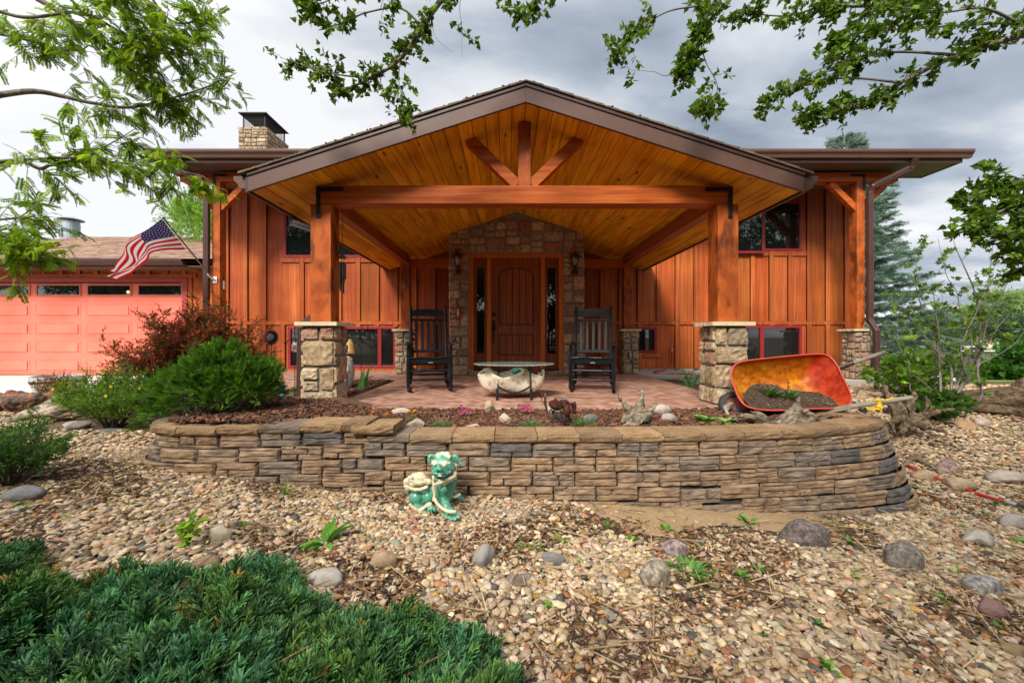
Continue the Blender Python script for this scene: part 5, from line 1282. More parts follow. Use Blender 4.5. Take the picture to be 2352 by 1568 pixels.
tuft(1012,982,'grey green grassy tuft right of the wedge shaped rock',.10,.075,170,4); tuft(1218,982,'grassy tuft with pink buds left of the rusty dog',.12,.075,170,6); tuft(1340,978,'bright green tuft right of the rusty dog',.12,.08,190,3); tuft(790,938,'small green tuft at the foot of the left pier',.07,.05,90)
clump('hosta','two broad leaved light green rosettes at the right end of the bed','hosta',bedp(1622,968),14,(.08,.13),(.15,.8),1.1,tp=L_BROAD,col=((.20,.38,.07),(.26,.45,.10)),spread_=.03)
clump('hosta','pale green broad leaved rosette in front of the tipped barrow','hosta',bedp(1668,970),13,(.08,.12),(.1,.8),1.1,tp=L_BROAD,col=((.22,.40,.08),(.28,.46,.12)),spread_=.03)
# ================================================================ rocks
def rock(label, x, y, w, h, col, seed, Y=None, group=None, flat=.5, ang=.5, z=None, rot=None, name='rock', sub=4, speck=None, cat='rock', inbed_=False):
    """w, h: width and height in picture units; x, y: middle of its foot"""
    p = bedp(x,y) if inbed_ else gp_(x,y)
    if Y: p = P(x,y,Y)
    s = F/p.y; rx = w/s/2; rz = h/s/2/.85; ry = rx*flat*1.3
    bm = bmesh.new(); bmesh.ops.create_icosphere(bm, subdivisions=sub, radius=1); of = Vector((seed*3.7, seed*1.3, seed*.7))
    r_ = random.Random(seed); pl = [(Vector((r_.uniform(-1,1),r_.uniform(-1,1),r_.uniform(-.6,1))).normalized(), r_.uniform(.62-.16*ang,.92-.14*ang)) for _ in range(int(5+ang*14))]
    for v in bm.verts:
        q = v.co.copy()
        if ang > .1:
            for nrm_, dd in pl:
                e = q.dot(nrm_)-dd
                if e > 0: q -= nrm_*e*min(1,ang*1.3)
        k = 1+.16*mn.noise(q*1.4+of)+.05*mn.noise(q*4+of)+(.03*mn.noise(q*11+of)); v.co = q*k
    rz_ = r_.uniform(-.5,.5) if rot is None else rot; M = Matrix.Rotation(rz_,3,'Z')
    me = bpy.data.meshes.new(name)
    for v in bm.verts: c = v.co; v.co = M @ Vector((c.x*rx, c.y*ry, c.z*rz)); 
    bm.to_mesh(me); bm.free(); n = len(me.vertices); ca = me.color_attributes.new('Col','FLOAT_COLOR','POINT'); a = np.ones((n,4),'f'); a[:,:3] = col; ca.data.foreach_set('color',a.ravel())
    me.polygons.foreach_set('use_smooth',[True]*len(me.polygons)); me.materials.append(speck or ROCKM); o = bpy.data.objects.new(name, me); COL.objects.link(o)
    o.location = (p.x, p.y+ry*.25, p.z+rz*(.62 if inbed_ else .50)); return tag(o,label,cat,group)
ROCKM = mat('rock_surface', (1.0,.98,.95), (.55,.52,.49), .85, 7, bump=.8, bscale=42, attr=True, detail=11, c3=(.82,.78,.74))
SPECK = mat('speckled_granite', (1,.98,.96), (.40,.38,.37), .8, 55, bump=.5, bscale=60, attr=True, detail=9, dots=(26,(.6,.57,.55)))
TAN,GREY,BRN,PNK,DRK,WHT = (.40,.30,.19),(.28,.27,.245),(.34,.235,.14),(.36,.25,.215),(.13,.10,.095),(.52,.46,.38)
BG = 'rocks set in the raised bed'
rock('squared tan rock with an ochre top standing on the mulch behind the wall',1125,946,31,30,(.42,.31,.19),3,group=BG,ang=.8,inbed_=True,flat=.7,rot=0)
rock('pale angular rock right of and in front of the squared tan rock',1162,972,38,26,(.46,.38,.28),5,group=BG,ang=.9,inbed_=True)
rock('flat whitish rock lying on the mulch at the left of the bed',918,951,42,15,(.52,.44,.36),7,group=BG,ang=.3,inbed_=True)
rock('wedge shaped grey tan rock behind the wall cap',952,981,50,22,(.38,.32,.25),9,group=BG,ang=.9,inbed_=True)
rock('round pale rock behind the rusty dog',1272,951,28,30,(.44,.39,.33),11,group=BG,ang=.2,inbed_=True)
rock('smooth dark grey oval cobble right of the rusty dog',1357,968,38,17,(.15,.15,.145),13,group=BG,ang=0,inbed_=True)
rock('long pale rock right of the antler like driftwood',1523,951,46,24,(.47,.41,.34),15,group=BG,ang=.2,inbed_=True,rot=.3)
rock('small round grey rock near the right end of the bed',1538,968,34,20,(.38,.34,.30),17,group=BG,ang=.2,inbed_=True,flat=.8)
rock('low flat pale rock peeping over the wall cap',1085,982,34,9,(.50,.40,.30),19,group=BG,ang=.6,inbed_=True)
rock('broad flat buff rock lying left of the left pier',660,966,88,26,(.40,.31,.22),21,Y=3.75,ang=.5,flat=.9)
GG = 'larger rocks scattered over the gravel'
for a in [('dark speckled rock on the gravel below the right part of the wall',1852,1252,106,62,(.20,.155,.14),31,1,.35,-.15),('long grey brown speckled rock right of the dark rock',2082,1305,96,66,(.25,.215,.175),33,1,.12,.5),
 ('pale oval rock leaning on the leafy weeds',1508,1345,88,62,(.42,.35,.26),35,1,.2,.6),('two lobed grey rock in front of the statue',1112,1300,74,58,(.30,.275,.25),37,0,.5,.9),
 ('small dark grey rock between the two lobed rock and the oval rock',1272,1300,58,34,(.19,.18,.165),39,0,.5,0),('tan smooth rock half hidden by the creeping juniper',880,1308,60,46,(.38,.26,.16),41,0,.1,0),
 ('long flat brown slab rock lying in the bark litter',1190,1340,92,22,(.22,.175,.14),43,0,.7,.25),('cream rock behind the lime green seedling',503,1248,56,46,(.45,.38,.28),45,0,.3,0),
 ('round grey brown rock just above the creeping juniper',370,1320,46,30,(.34,.30,.25),47,0,.2,0),('brown stone nestled in the juniper edge behind the seedling',470,1300,64,24,(.30,.19,.11),49,0,.2,0),
 ('broad grey rock rising from the juniper edge left of the tan rock',745,1345,88,40,(.42,.38,.33),51,0,.3,0),('mottled pink granite rock above the leafy weeds',1553,1278,64,40,(.36,.27,.25),53,1,.2,0),
 ('pale grey granite rock near the right edge',2262,1365,84,48,(.34,.325,.30),55,1,.2,.1),('red and charcoal angular rock at the lower right',2292,1425,92,56,(.24,.135,.115),57,0,.9,.4),
 ('white and black streaked rock by the red hose',2252,1252,80,46,(.46,.42,.36),59,0,.6,.4),('grey rock at the right edge beyond the hose end',2335,1212,62,36,(.36,.33,.28),61,0,.2,0),
 ('round pinkish rock beyond the right end of the wall',2182,1088,60,36,(.40,.28,.24),63,1,.2,0),('smooth tan rock beside the red hose',2123,1102,50,22,(.42,.29,.17),65,0,.1,.1),
 ('flat tan rock behind the red hose',2207,1128,80,36,(.42,.31,.20),67,0,.5,.35),('pale flat rock at the right edge above the hose',2318,1110,96,30,(.44,.39,.32),69,0,.4,.2),
 ('purplish flat rock at the foot of the dead stump',2112,994,54,26,(.33,.25,.23),71,0,.3,.2),('rust brown slab under the young maple',2226,984,64,22,(.40,.24,.13),73,0,.7,.2),('pale stone beside the rust brown slab',2262,978,52,20,(.42,.34,.28),75,0,.3,.3),
 ('dark grey cobble at the left edge under the feathery shrub',48,1150,84,34,(.22,.215,.21),77,0,.1,0),('flat grey rock on the gravel below the yellow flowered shrub',168,985,66,20,(.33,.30,.26),79,0,.5,0),('long flat dark stone below the yellow flowered shrub',250,996,80,12,(.22,.20,.18),81,0,.6,0),
 ('grey rock at the left edge above the dark cobble',40,1108,52,30,(.30,.27,.24),83,0,.4,0),('black flat stone at the left edge in the gravel',22,1182,44,10,(.09,.09,.10),85,0,.5,0),
 ('olive brown rock at the lower right corner',2334,1510,56,36,(.26,.19,.09),87,0,.3,0)]:
    lab,x,y,w,h,c,sd_,sp,an,ro = a
    rock(lab,x,y,w,h,c,sd_,group=GG,ang=an,rot=ro,speck=SPECK if sp else None)
mb = MB(); c0 = gp_(30,946); rl_ = random.Random(6)
for i in range(16): mb.ell(c0+Vector((rl_.uniform(-.42,.42),rl_.uniform(-.1,.15),rl_.uniform(.0,.16))),(rl_.uniform(.10,.2),.14,rl_.uniform(.06,.13)),12,8,Matrix.Rotation(rl_.uniform(-.8,.8),3,'Y'))
tag(mobj('rock', fuse(mb,.014,1,lambda co: np.array([(.30,.13,.075) if mn.noise(Vector(c)*6) > 0 else (.13,.085,.06) for c in co]),lambda p: .03*mn.noise(p*9)+.022*mn.noise(p*24)-.01), mat('lava_rock', (1,.95,.9),(.35,.3,.27),.95,12,bump=1,bscale=34,attr=True,detail=12)), 'rough reddish brown lava rock at the left edge by the driveway', 'rock')
# support stone under the settled wall
rock('squared pale stone wedged in the gap under the settled wall joint',1404,1139,60,33,(.34,.29,.20),95,ang=.8,flat=.6,rot=0)
# ================================================================ driftwood
DRIFT = mat('driftwood', (.33,.27,.195), (.07,.05,.033), .92, 6, (2,8,8), 1, 24, spec=.15, c3=(.21,.165,.115), detail=12, attr=True)
def drift(name, label, cat, strokes, vox, seed, am=.010, col=(1,1,1), fr=26, stretch=None):
    """strokes: polylines of (point, radius)"""
    mb = MB()
    for st in strokes:
        pts = [Vector(p) for p,_ in st]; rad = [r for _,r in st]
        cp2 = catmull([tuple(p) for p in pts], 5); rr_ = np.interp(np.linspace(0,1,len(cp2)), np.linspace(0,1,len(rad)), rad)
        mb.tube(cp2, list(rr_), 10)
    of = Vector((seed*5.1, seed, 0)); d0 = (Vector(strokes[0][-1][0])-Vector(strokes[0][0][0])).normalized()
    def disp(p):
        q = p - d0*p.dot(d0)*.82                  # noise drawn out along the grain
        return am*(mn.noise(q*fr+of)*1.7+1.1*mn.noise(q*fr*2.7+of)) + am*.8*mn.noise(p*9+of)
    me = fuse(mb, vox, 1, lambda co: np.array([np.array(col)*(1 if mn.noise(Vector(c)*14+of) > -.28 else .55) for c in co]), disp)
    o = mobj(name, me, DRIFT); return tag(o, label, cat)
q = lambda x,y,Y: tuple(P(x,y,Y))
drift('driftwood','antler like grey driftwood standing on the bed','driftwood',
 [[(q(1452,982,3.35),.016),(q(1462,955,3.4),.040),(q(1470,935,3.45),.038),(q(1473,912,3.5),.014),(q(1476,890,3.5),.005)],
  [(q(1425,970,3.35),.012),(q(1450,950,3.4),.04),(q(1440,935,3.42),.028),(q(1427,920,3.42),.013),(q(1419,903,3.4),.005)],
  [(q(1440,985,3.3),.018),(q(1465,965,3.35),.035),(q(1490,945,3.4),.03),(q(1506,930,3.42),.018),(q(1509,924,3.42),.010)],
  [(q(1455,982,3.3),.016),(q(1480,962,3.35),.02),(q(1500,948,3.4),.016)],[(q(1486,982,3.4),.014),(q(1484,955,3.45),.03),(q(1470,940,3.5),.03)],
  [(q(1425,984,3.3),.010),(q(1440,972,3.32),.012),(q(1460,960,3.35),.02)]], .0075, 1, .010)
drift('driftwood','split grey driftwood peak leaning on the front of the barrow','driftwood',
 [[(q(1748,981,3.28),.010),(q(1780,975,3.3),.03),(q(1815,955,3.35),.05),(q(1830,935,3.4),.035),(q(1834,912,3.45),.008)],
  [(q(1775,984,3.27),.016),(q(1812,975,3.3),.042),(q(1850,968,3.35),.04),(q(1872,970,3.38),.015)],
  [(q(1826,932,3.4),.015),(q(1850,945,3.38),.022),(q(1880,962,3.36),.014),(q(1891,969,3.36),.006)],[(q(1790,966,3.3),.02),(q(1812,950,3.34),.03),(q(1828,930,3.4),.02)]], .009, 2, .012)
drift('driftwood','low twisted grey driftwood under the left end of the barrow','driftwood',
 [[(q(1678,959,3.45),.020),(q(1710,958,3.42),.028),(q(1745,962,3.4),.03),(q(1770,972,3.38),.02),(q(1772,985,3.36),.012)],[(q(1722,945,3.5),.012),(q(1742,950,3.46),.022),(q(1758,966,3.42),.022),(q(1745,985,3.34),.015)],
  [(q(1683,974,3.4),.010),(q(1720,975,3.38),.010),(q(1755,978,3.36),.010)],[(q(1700,950,3.5),.010),(q(1730,955,3.45),.012)]], .010, 3, .009, (.9,.85,.8))
drift('driftwood','dark driftwood knot behind the split driftwood peak','driftwood',
 [[(q(1868,968,3.6),.018),(q(1890,962,3.6),.022),(q(1906,955,3.6),.024),(q(1912,962,3.6),.012)],[(q(1890,968,3.6),.02),(q(1905,972,3.55),.014)]], .012, 4, .008, (.62,.6,.6))
drift('dead_stump','gnarled dead tree stump with roots beyond the right end of the wall','stump',
 [[(q(2075,1000,4.62),0.023),(q(2070,965,4.72),0.069),(q(2062,935,4.82),0.065),(q(2040,905,4.97),0.038),(q(2028,888,5.02),0.015)],[(q(2060,998,4.57),0.023),(q(2085,968,4.72),0.061),(q(2120,955,4.82),0.038),(q(2165,942,4.87),0.019),(q(2195,940,4.92),0.009)],
  [(q(2090,975,4.67),0.053),(q(2120,975,4.67),0.046),(q(2140,985,4.62),0.027),(q(2175,990,4.62),0.009)],[(q(1995,905,5.12),0.009),(q(2035,912,5.02),0.019),(q(2065,935,4.82),0.038)],[(q(2080,940,4.82),0.038),(q(2100,915,4.92),0.019),(q(2098,900,4.97),0.009)],
  [(q(2058,1000,4.52),0.015),(q(2050,975,4.62),0.027),(q(2062,950,4.77),0.038)],[(q(2110,965,4.72),0.038),(q(2130,925,4.82),0.015),(q(2125,905,4.87),0.007)]], .015, 5, .026, (.80,.70,.60), 15)
drift('driftwood_log','smooth silver driftwood log on the left gravel','driftwood',
 [[(q(8,968,4.43),.018),(q(50,955,4.43),.05),(q(100,940,4.53),.075),(q(150,920,4.58),.085),(q(190,908,4.63),.085)],[(q(90,950,4.43),.04),(q(140,940,4.43),.05),(q(190,925,4.53),.04)]], .014, 6, .010, (1.9,1.95,2.0), 12)
drift('fallen_log','long weathered split log lying at the right behind the young maple','log',
 [[(q(2180,912,5.75),.07),(q(2225,920,5.65),.13),(q(2280,918,5.55),.15),(q(2340,922,5.45),.17),(q(2420,935,5.35),.19)],[(q(2196,908,5.85),.03),(q(2260,900,5.75),.06),(q(2330,900,5.65),.07),(q(2420,905,5.55),.08)],
  [(q(2185,935,5.55),.03),(q(2240,940,5.45),.06),(q(2300,942,5.35),.06),(q(2360,955,5.25),.05)],[(q(2330,905,5.65),.06),(q(2350,880,5.65),.08),(q(2390,865,5.65),.10)]], .022, 7, .028, (.72,.62,.50), 8)
drift('driftwood','grey weathered branch lying on the gravel right of the wall end','driftwood',
 [[(q(2070,1075,3.55),.012),(q(2095,1052,3.6),.03),(q(2120,1060,3.6),.028),(q(2150,1078,3.5),.010)],[(q(2090,1050,3.6),.02),(q(2110,1045,3.65),.02),(q(2130,1050,3.7),.01)]], .010, 8, .008, (.95,.85,.75))
c = gp_(108,884); # half barrel
mbb = MB(); bc = P(135,880,6.6); bz = -.89
t = thing('barrel_planter', 'whitewashed half barrel planter with a black hoop on the driveway edge', 'planter', (bc.x,6.6,bz))
n = 26
for k in range(n):
    a0,a1 = 2*pi*k/n+.008, 2*pi*(k+1)/n-.008; mbb.col = (rf.uniform(.85,1.1),)*3; ring = []
    for r,z in ((.27,0),(.315,.14),(.33,.27),(.305,.27),(.29,.14),(.25,0)):
        ring.append([mbb.V((bc.x+r*cos(a),6.6+r*sin(a),bz+z)) for a in (a0,a1)])
    for A,B in zip(ring,ring[1:]+ring[:1]): mbb.Fc(A[0],A[1],B[1],B[0])
    mbb.Fc(*[r[0] for r in ring]); mbb.Fc(*[r[1] for r in ring])
mbb.build('staves', mat('whitewash_wood', (.50,.48,.45), (.33,.31,.29), .85, 6, (5,5,.6), attr=True), t)
mb = MB(); mb.lathe((bc.x,6.6,bz+.165),[(.312,0),(.324,0),(.329,.034),(.315,.034)],40,cap=False); mb.build('hoop', BLACK, t)
mb = MB(); mb.lathe((bc.x,6.6,bz+.2),[(.292,0),(.01,.02)],24); mb.build('soil', POT, t)
# ================================================================ yellow travelling sprinkler
YELP = mat('yellow_enamel', (.72,.47,.015), (.60,.36,.012), .35, 14, coat=.3)
sp = P(2012,948,3.43); s0 = sp+Vector((0,0,.008))
t = thing('lawn_sprinkler', 'small yellow travelling lawn sprinkler with black wheels on the wall cap', 'sprinkler', tuple(s0))
mb = MB(); mb.bar(s0+Vector((-.10,.02,.03)),s0+Vector((.045,-.015,.028)),.022,.020); mb.cbox(s0+Vector((.04,-.01,.03)),(.05,.055,.035)); mb.bar(s0+Vector((.05,-.03,.028)),s0+Vector((.085,.03,.028)),.02,.035); mb.build('chassis', YELP, t, bevel=.004)
mb = MB(); mb.lathe(s0+Vector((.022,-.005,.045)),[(.024,0),(.017,.02),(.014,.045),(.02,.05),(.02,.062),(.008,.068)],14); mb.build('turret', YELP, t)
mb = MB(); c = s0+Vector((.022,-.005,.10)); mb.tube([c+Vector((-.085,0,.0)),c+Vector((-.07,0,.006)),c+Vector((-.02,0,-.002)),c,c+Vector((.05,0,0)),c+Vector((.09,0,.008)),c+Vector((.115,0,.022))],[.006,.007,.007,.009,.007,.0065,.008],8); mb.build('spray_arm', YELP, t)
for dx_,dy_,r in ((-.105,.0,.024),(-.09,.04,.022),(.045,-.045,.028),(.06,.045,.026)):
    w = MB(); c = s0+Vector((dx_,dy_,r-.006)); w.lathe(c-Vector((0,.011,0)),[(.008,0),(r*.7,-.002),(r,.004),(r,.016),(r*.7,.022),(.008,.02)],22,axis=(0,1,0)); w.build('wheel', mat('black_plastic', (.02,.02,.02), rough=.5) if 'black_plastic' not in bpy.data.materials else bpy.data.materials['black_plastic'], t)
# loose block tumbled behind
mb = MB(); mb.col = (.33,.235,.14); c = P(1905,950,3.75); mb.cbox(c+Vector((0,.1,-.02)),(.42,.24,.07),Matrix.Rotation(-.35,3,'Z')); tag(mb.build('cap_block', CAPM, bevel=.008), 'spare tan cap block lying behind the wall under the barrow handle', 'cap stone')
# ================================================================ rusty metal dog
RUST = mat('rusty_iron', (.045,.015,.008), (.02,.009,.006), .65, 16, bump=.5, bscale=70, metal=.2, spec=.25, c3=(.07,.021,.010), detail=9, attr=True)
STEELD = mat('dark_scrap_steel', (.06,.05,.045), (.10,.07,.05), .5, 20, metal=.6, attr=True)
d0 = bedp(1285,975,-.73); Yd_ = 3.38
t = thing('metal_dog', 'rusty scrap metal dog with drooping ears standing behind the wall', 'metal sculpture', (P(1285,975,Yd_).x,Yd_,-.73))
def shellp(name, c, r, M=None, cut=-.1, col=(1,1,1), m=RUST):     # a bent sheet: part of an ellipsoid shell
    mb = MB(); mb.col = col; mb.ell(c, r, 24, 12, M); return mb.build(name, m, t, smooth=True)
D = lambda x,y,dy=0: P(x,y,Yd_+dy)
shellp('body_shell', D(1276,930,.10), (.060,.11,.042), Matrix.Rotation(.25,3,'Y'))
shellp('head', D(1296,928,-.03), (.048,.06,.038)); shellp('muzzle', D(1302,942,-.07), (.034,.042,.055), None, col=(1.2,1.1,1))
shellp('nose', D(1313,927,-.13), (.016,.014,.014))
for (x,y,an,sx) in ((1281,927,-.5,1),(1318,936,.15,.6)):
    mb = MB(); mb.ell(D(x,y,-.10),(.020*1,.008,.052),12,8,Matrix.Rotation(an,3,'Y')); mb.build('ear', RUST, t, smooth=True)
for x in (1288,1299):
    mb = MB(); mb.ell(D(x,918,-.11),.0125,14,10); e_ = mb.build('eye', mat('chrome_ball', (.6,.62,.65), rough=.12, metal=1) if 'chrome_ball' not in bpy.data.materials else bpy.data.materials['chrome_ball'], t, smooth=True); mb = MB(); mb.ell(D(x,918,-.122),.006,8,6); mb.build('pupil', BLACK, e_, smooth=True)
for (x0,y0,x1,y1,dy) in ((1278,945,1262,978,.02),(1290,945,1289,980,-.05),(1298,945,1319,978,-.02),(1270,942,1275,972,.15)):
    mb = MB(); a,b = D(x0,y0,dy),D(x1,y1,dy); b.z = -.735; mb.bar(a,b,.026,.008,(0,1,0)); mb.cbox(b+Vector((0,-.012,.006)),(.034,.05,.01)); mb.build('leg', STEELD, t, bevel=.003)
mb = MB()
for (x,y,r) in ((1283,952,.022),(1291,960,.018)):
    c = D(x,y,-.06); mb.lathe(c,[(r*.45,0),(r,0),(r,.008),(r*.45,.008)],16,axis=(0,-1,0),cap=False)
    for k in range(10): a = 2*pi*k/10; mb.cbox(c+Vector((cos(a)*r*1.08,-.004,sin(a)*r*1.08)),(.006,.008,.006))
mb.build('gear_chest', STEELD, t)
mb = MB(); mb.tube([D(1266,940,.12),D(1258,948,.14),D(1253,930,.12),D(1252,915,.11),D(1253,904,.10)],[.009,.010,.010,.009,.011],8); mb.build('tail', STEELD, t, smooth=True)
# ================================================================ guardian lion statue
lg = gp_(1000,1182); Yl = lg.y+.10
def Lp(x, y, dy=0): return P(x, y, Yl+dy)          # picture position to a point near the statue's mid plane
GRL, CRM, MOU = (.09,.32,.21), (.70,.57,.38), (.25,.06,.03)
lion = []
S_ = F/Yl
def A(x,y,dy,rx,ry,rz,col=GRL): lion.append((Lp(x,y,dy),(rx/S_,ry/S_,rz/S_),col))
cropx = lambda a: (1550+a*400/1960)/1.7415; cropy = lambda b: (1780+b*320/1568)/1.7415
def C(a,b,dy,rx,ry,rz,col=GRL): A(cropx(a),cropy(b),dy,rx*.1172,ry*.1172,rz*.1172,col)   # sizes in close-up units
# haunch, belly, chest, legs
C(570,1020,.02,150,150,165); C(640,1110,.03,140,140,110); C(800,1010,.03,150,130,150); C(950,930,.02,150,140,170); C(1120,880,-.02,170,150,200); C(1190,780,-.01,160,140,170); C(1150,1000,-.03,120,120,150)
C(1100,1100,-.04,105,110,150); C(1150,1210,-.07,100,100,110); C(1210,1290,-.10,110,110,80); C(1090,860,-.12,70,45,75); C(1250,680,.02,120,130,130)
C(1290,1380,-.14,120,90,55); C(1180,1360,-.12,90,80,60)
for a,b in ((1150,1400),(1230,1425),(1310,1440),(1385,1400)): C(a,b,-.19,45,62,45)
for a,b in ((1160,1432),(1245,1462),(1330,1465),(1405,1420)): C(a,b-12,-.235,14,26,18,CRM)
C(620,1230,-.03,150,110,70); C(760,1260,-.06,110,90,70); C(720,1310,-.09,90,70,45); C(850,1240,-.10,60,90,60)
for a,b in ((820,1250),(880,1225),(930,1255)): C(a,b,-.14,36,60,52)
C(1300,1010,.10,90,110,60); C(1380,1040,.12,80,80,60); C(1450,1030,.12,62,70,58); C(1470,1060,.10,55,60,45); C(1420,1090,.10,55,60,40)
C(1330,960,.06,90,80,60)
# collars of curls round paws
for i in range(12):
    u = i/11; C(445+400*u,1170+110*sin(pi*min(1,u*1.15))-20*u,-.115+.02*u,32,30,38,CRM)
for i in range(14):
    u = i/13; C(930+390*u**1.3,1060+260*sin(u*pi/2)-55*max(0,u-.7),-.15-.05*u,34,34,36,CRM)
for i in range(9): C(915-10*sin(i),800+34*i,-.125,32,34,30,CRM)
for i in range(7): C(1250+28*i,1010+22*sin(i*.5)-16*i*.5,.01,22,40,34,CRM)
# tail: shell shaped fan, cream with a green ridge
C(600,650,.06,190,100,120,CRM); C(560,740,.05,200,110,90,CRM); C(640,600,.06,110,80,85,CRM); C(800,720,.03,80,60,70,CRM)
for i in range(9): C(600+26*i,555+1.6*i*i*.95,.075,30,60,26,GRL)
C(375,720,.03,70,60,80,CRM); C(450,640,.03,60,60,55,CRM); C(420,840,.04,80,70,50,CRM); C(400,920,.05,40,50,40,GRL)
for i in range(11): a = i/10; C(350+420*a,800+60*sin(a*pi)+18*a,-.04,36,34,36,CRM)
for i in range(9): a = i/8; C(440+300*a,690+50*sin(a*pi*.8),-.045,34,30,30,CRM)
# head
C(1080,400,-.06,215,180,200); C(1070,300,-.04,160,150,120); C(1180,460,-.06,150,150,120); C(1000,520,-.15,140,120,70); C(1080,540,-.13,130,110,52)
C(990,450,-.20,60,50,45); C(950,475,-.22,32,32,30); C(1035,475,-.22,32,32,30); C(1000,425,-.19,34,40,60)
C(1020,585,-.14,110,110,24,MOU); C(1040,645,-.12,125,110,42); C(1150,600,-.07,90,90,60); C(1000,545,-.19,120,60,30)
for i in range(7): C(930+34*i,606-1.0*(i-3)**2*(-1),-.215+.006*(i-3)**2,12,12,15,CRM)
C(1225,520,-.13,26,26,30,CRM)
C(1060,190,-.02,130,120,70); C(1170,190,-.05,70,80,70,CRM); C(1000,200,-.06,60,70,52,CRM); C(1080,165,-.04,60,60,40,CRM); C(1210,225,-.07,38,44,40,CRM)
for (cx_,cy_,r_) in ((925,370,46),(1115,385,54)):
    C(cx_,cy_,-.19,r_*.82,28,r_*.78,CRM)
    for i in range(6): a = pi*(.1+.85*i/5); C(cx_+r_*1.25*cos(a),cy_-10-r_*1.15*sin(a),-.18,20,24,20,CRM)
C(1205,350,-.15,30,24,26,CRM)
# ears: curled flaps
for i in range(8):
    u = i/7; C(930-115*sin(u*pi*.62),235-50*sin(u*pi)+95*u*u,-.02-.02*u,46-14*u,40,46-14*u)
for i in range(11):
    u = i/10; C(1255+245*u,280-75*sin(pi*min(1,u*1.5))+125*u**1.7,-.03-.02*u,58-46*u,44-28*u,62-46*u)
for i in range(5): C(1310+34*i,300+24*i,-.09,26-3*i,14,36-4*i,(.03,.16,.10))
# mane curls under the jaw
rl = random.Random(4)
for i in range(26):
    u = i/25; a = -.25+u*1.55; R1 = 230+rl.uniform(-6,10)
    C(1080+R1*1.18*sin(a*1.0)-20, 560+R1*cos(a*1.0)*.85-60*(u), -.14+.06*u, 40,38,40,CRM)
for i in range(18):
    u = i/17; C(920+390*u,770-165*u*u-30*sin(pi*u),-.175+.07*u,34,34,34,CRM)
for i in range(9): C(1345-2*i,380+34*i,-.03,26,40,26,CRM)
for i in range(5): C(900,620+36*i,-.10,30,34,30,CRM)
mb = MB()
for c_,r_,k_ in lion: mb.ell(c_,r_,18,12)
# spiral tool marks become shallow grooves in the glaze
sw = [(Lp(cropx(545),cropy(1000),-.10),.045),(Lp(cropx(1060),cropy(880),-.16),.032),(Lp(cropx(1150),cropy(215),-.1),.02)]
tl = Lp(cropx(600),cropy(820),0)
def ldisp(p):
    d = 0
    for c_,R_ in sw:
        q = p-c_; r = sqrt(q.x*q.x+q.z*q.z)
        if r < R_ and abs(q.y) < .06: d += .0022*sin(math.atan2(q.z,q.x)+r*520*.5)
    q = p-tl
    if -.075 < q.x < .06 and .0 < q.z < .085: d += .0022*sin((q.x*1.0-q.z*.9)*430)
    return d+.0008*mn.noise(p*120)
me = fuse(mb,.0042,2,near(lion),ldisp)
GLAZE = mat('celadon_glaze', (1,1,1), (.55,.60,.56), .32, 26, bump=.25, bscale=70, attr=True, coat=.25, detail=8, c3=(.9,.93,.9))
t = thing('guardian_lion_statue', 'green and cream glazed ceramic guardian lion sitting on the gravel in front of the wall', 'statue', (lg.x,Yl,lg.z)); mobj('lion_body', me, GLAZE, t)
for (cx_,cy_,r_) in ((925,372,30),(1115,388,34)):
    mb = MB(); mb.ell(Lp(cropx(cx_),cropy(cy_),-.205),(r_*.1172/S_,.010,r_*.1172/S_),16,12); mb.build('eye', mat('cream_glaze', (.68,.60,.44), rough=.2, coat=.6) if 'cream_glaze' not in bpy.data.materials else bpy.data.materials['cream_glaze'], t, smooth=True)
# ================================================================ hoses, spigot, plastic
HOSE = mat('red_hose', (.50,.012,.014), (.40,.01,.012), .4, 10)
def onground(pts, r, dz=0): return [gp_(x,y)+Vector((0,0,r+dz)) for x,y in pts]
t = thing('red_hose', 'red garden hose with silver couplings running off the right edge', 'hose', tuple(gp_(2200,1125)))
mb = MB(); hp = catmull([tuple(p) for p in onground([(2085,1078),(2110,1092),(2150,1108),(2190,1122),(2240,1142),(2290,1158),(2322,1167)],.014,.03)],5); mb.tube(hp,.011,8); mb.build('hose_tube', HOSE, t, smooth=True)
for i in (16,len(hp)-1):
    a = hp[i]; d = (hp[min(i+1,len(hp)-1)]-hp[i-1]).normalized(); mb = MB(); mb.tube([a-d*.03,a-d*.012,a+d*.012,a+d*.03],[.0135,.0155,.0155,.0135],10); mb.build('coupling', GALV, t)
mb = MB(); d = (hp[-1]-hp[-2]).normalized(); mb.tube([hp[-1]+d*.03,hp[-1]+d*.16],[.012,.013],8); mb.build('black_end', mat('black_rubber2', (.02,.02,.02), rough=.5), t)
t = thing('wall_hose', 'red hose hanging from the brass spigot on the siding right of the porch', 'hose', (3.45,8.6,-.7))
c = P(1542,803,8.68); mb = MB(); mb.tube(catmull([tuple(c+Vector((0,-.03,-.02))),tuple(c+Vector((0,-.05,-.12))),tuple(c+Vector((-.03,-.06,-.32))),tuple(P(1530,840,8.6)),tuple(P(1524,850,8.5)),tuple(P(1502,853,8.2)),tuple(P(1515,859,8.0)),tuple(P(1540,858,7.95)),tuple(P(1575,859,7.8)),tuple(P(1600,862,7.7))],5),.014,8); mb.build('hose_tube', HOSE, t, smooth=True)
t = thing('spigot', 'brass garden spigot on the siding right of the porch', 'spigot', tuple(c)); mb = MB(); mb.tube([c+Vector((0,.07,.02)),c+Vector((0,-.02,.02)),c+Vector((0,-.035,-.03))],[.014,.016,.014],10); mb.lathe(c+Vector((0,-.01,.045)),[(.006,-.02),(.008,0),(.026,.003),(.026,.011),(.006,.012)],12); mb.build('brass_tap', mat('brass', (.45,.30,.12), rough=.35, metal=.8), t)
PLAS = mat('grey_plastic_sheet', (.34,.31,.27), (.20,.175,.14), .6, 14)
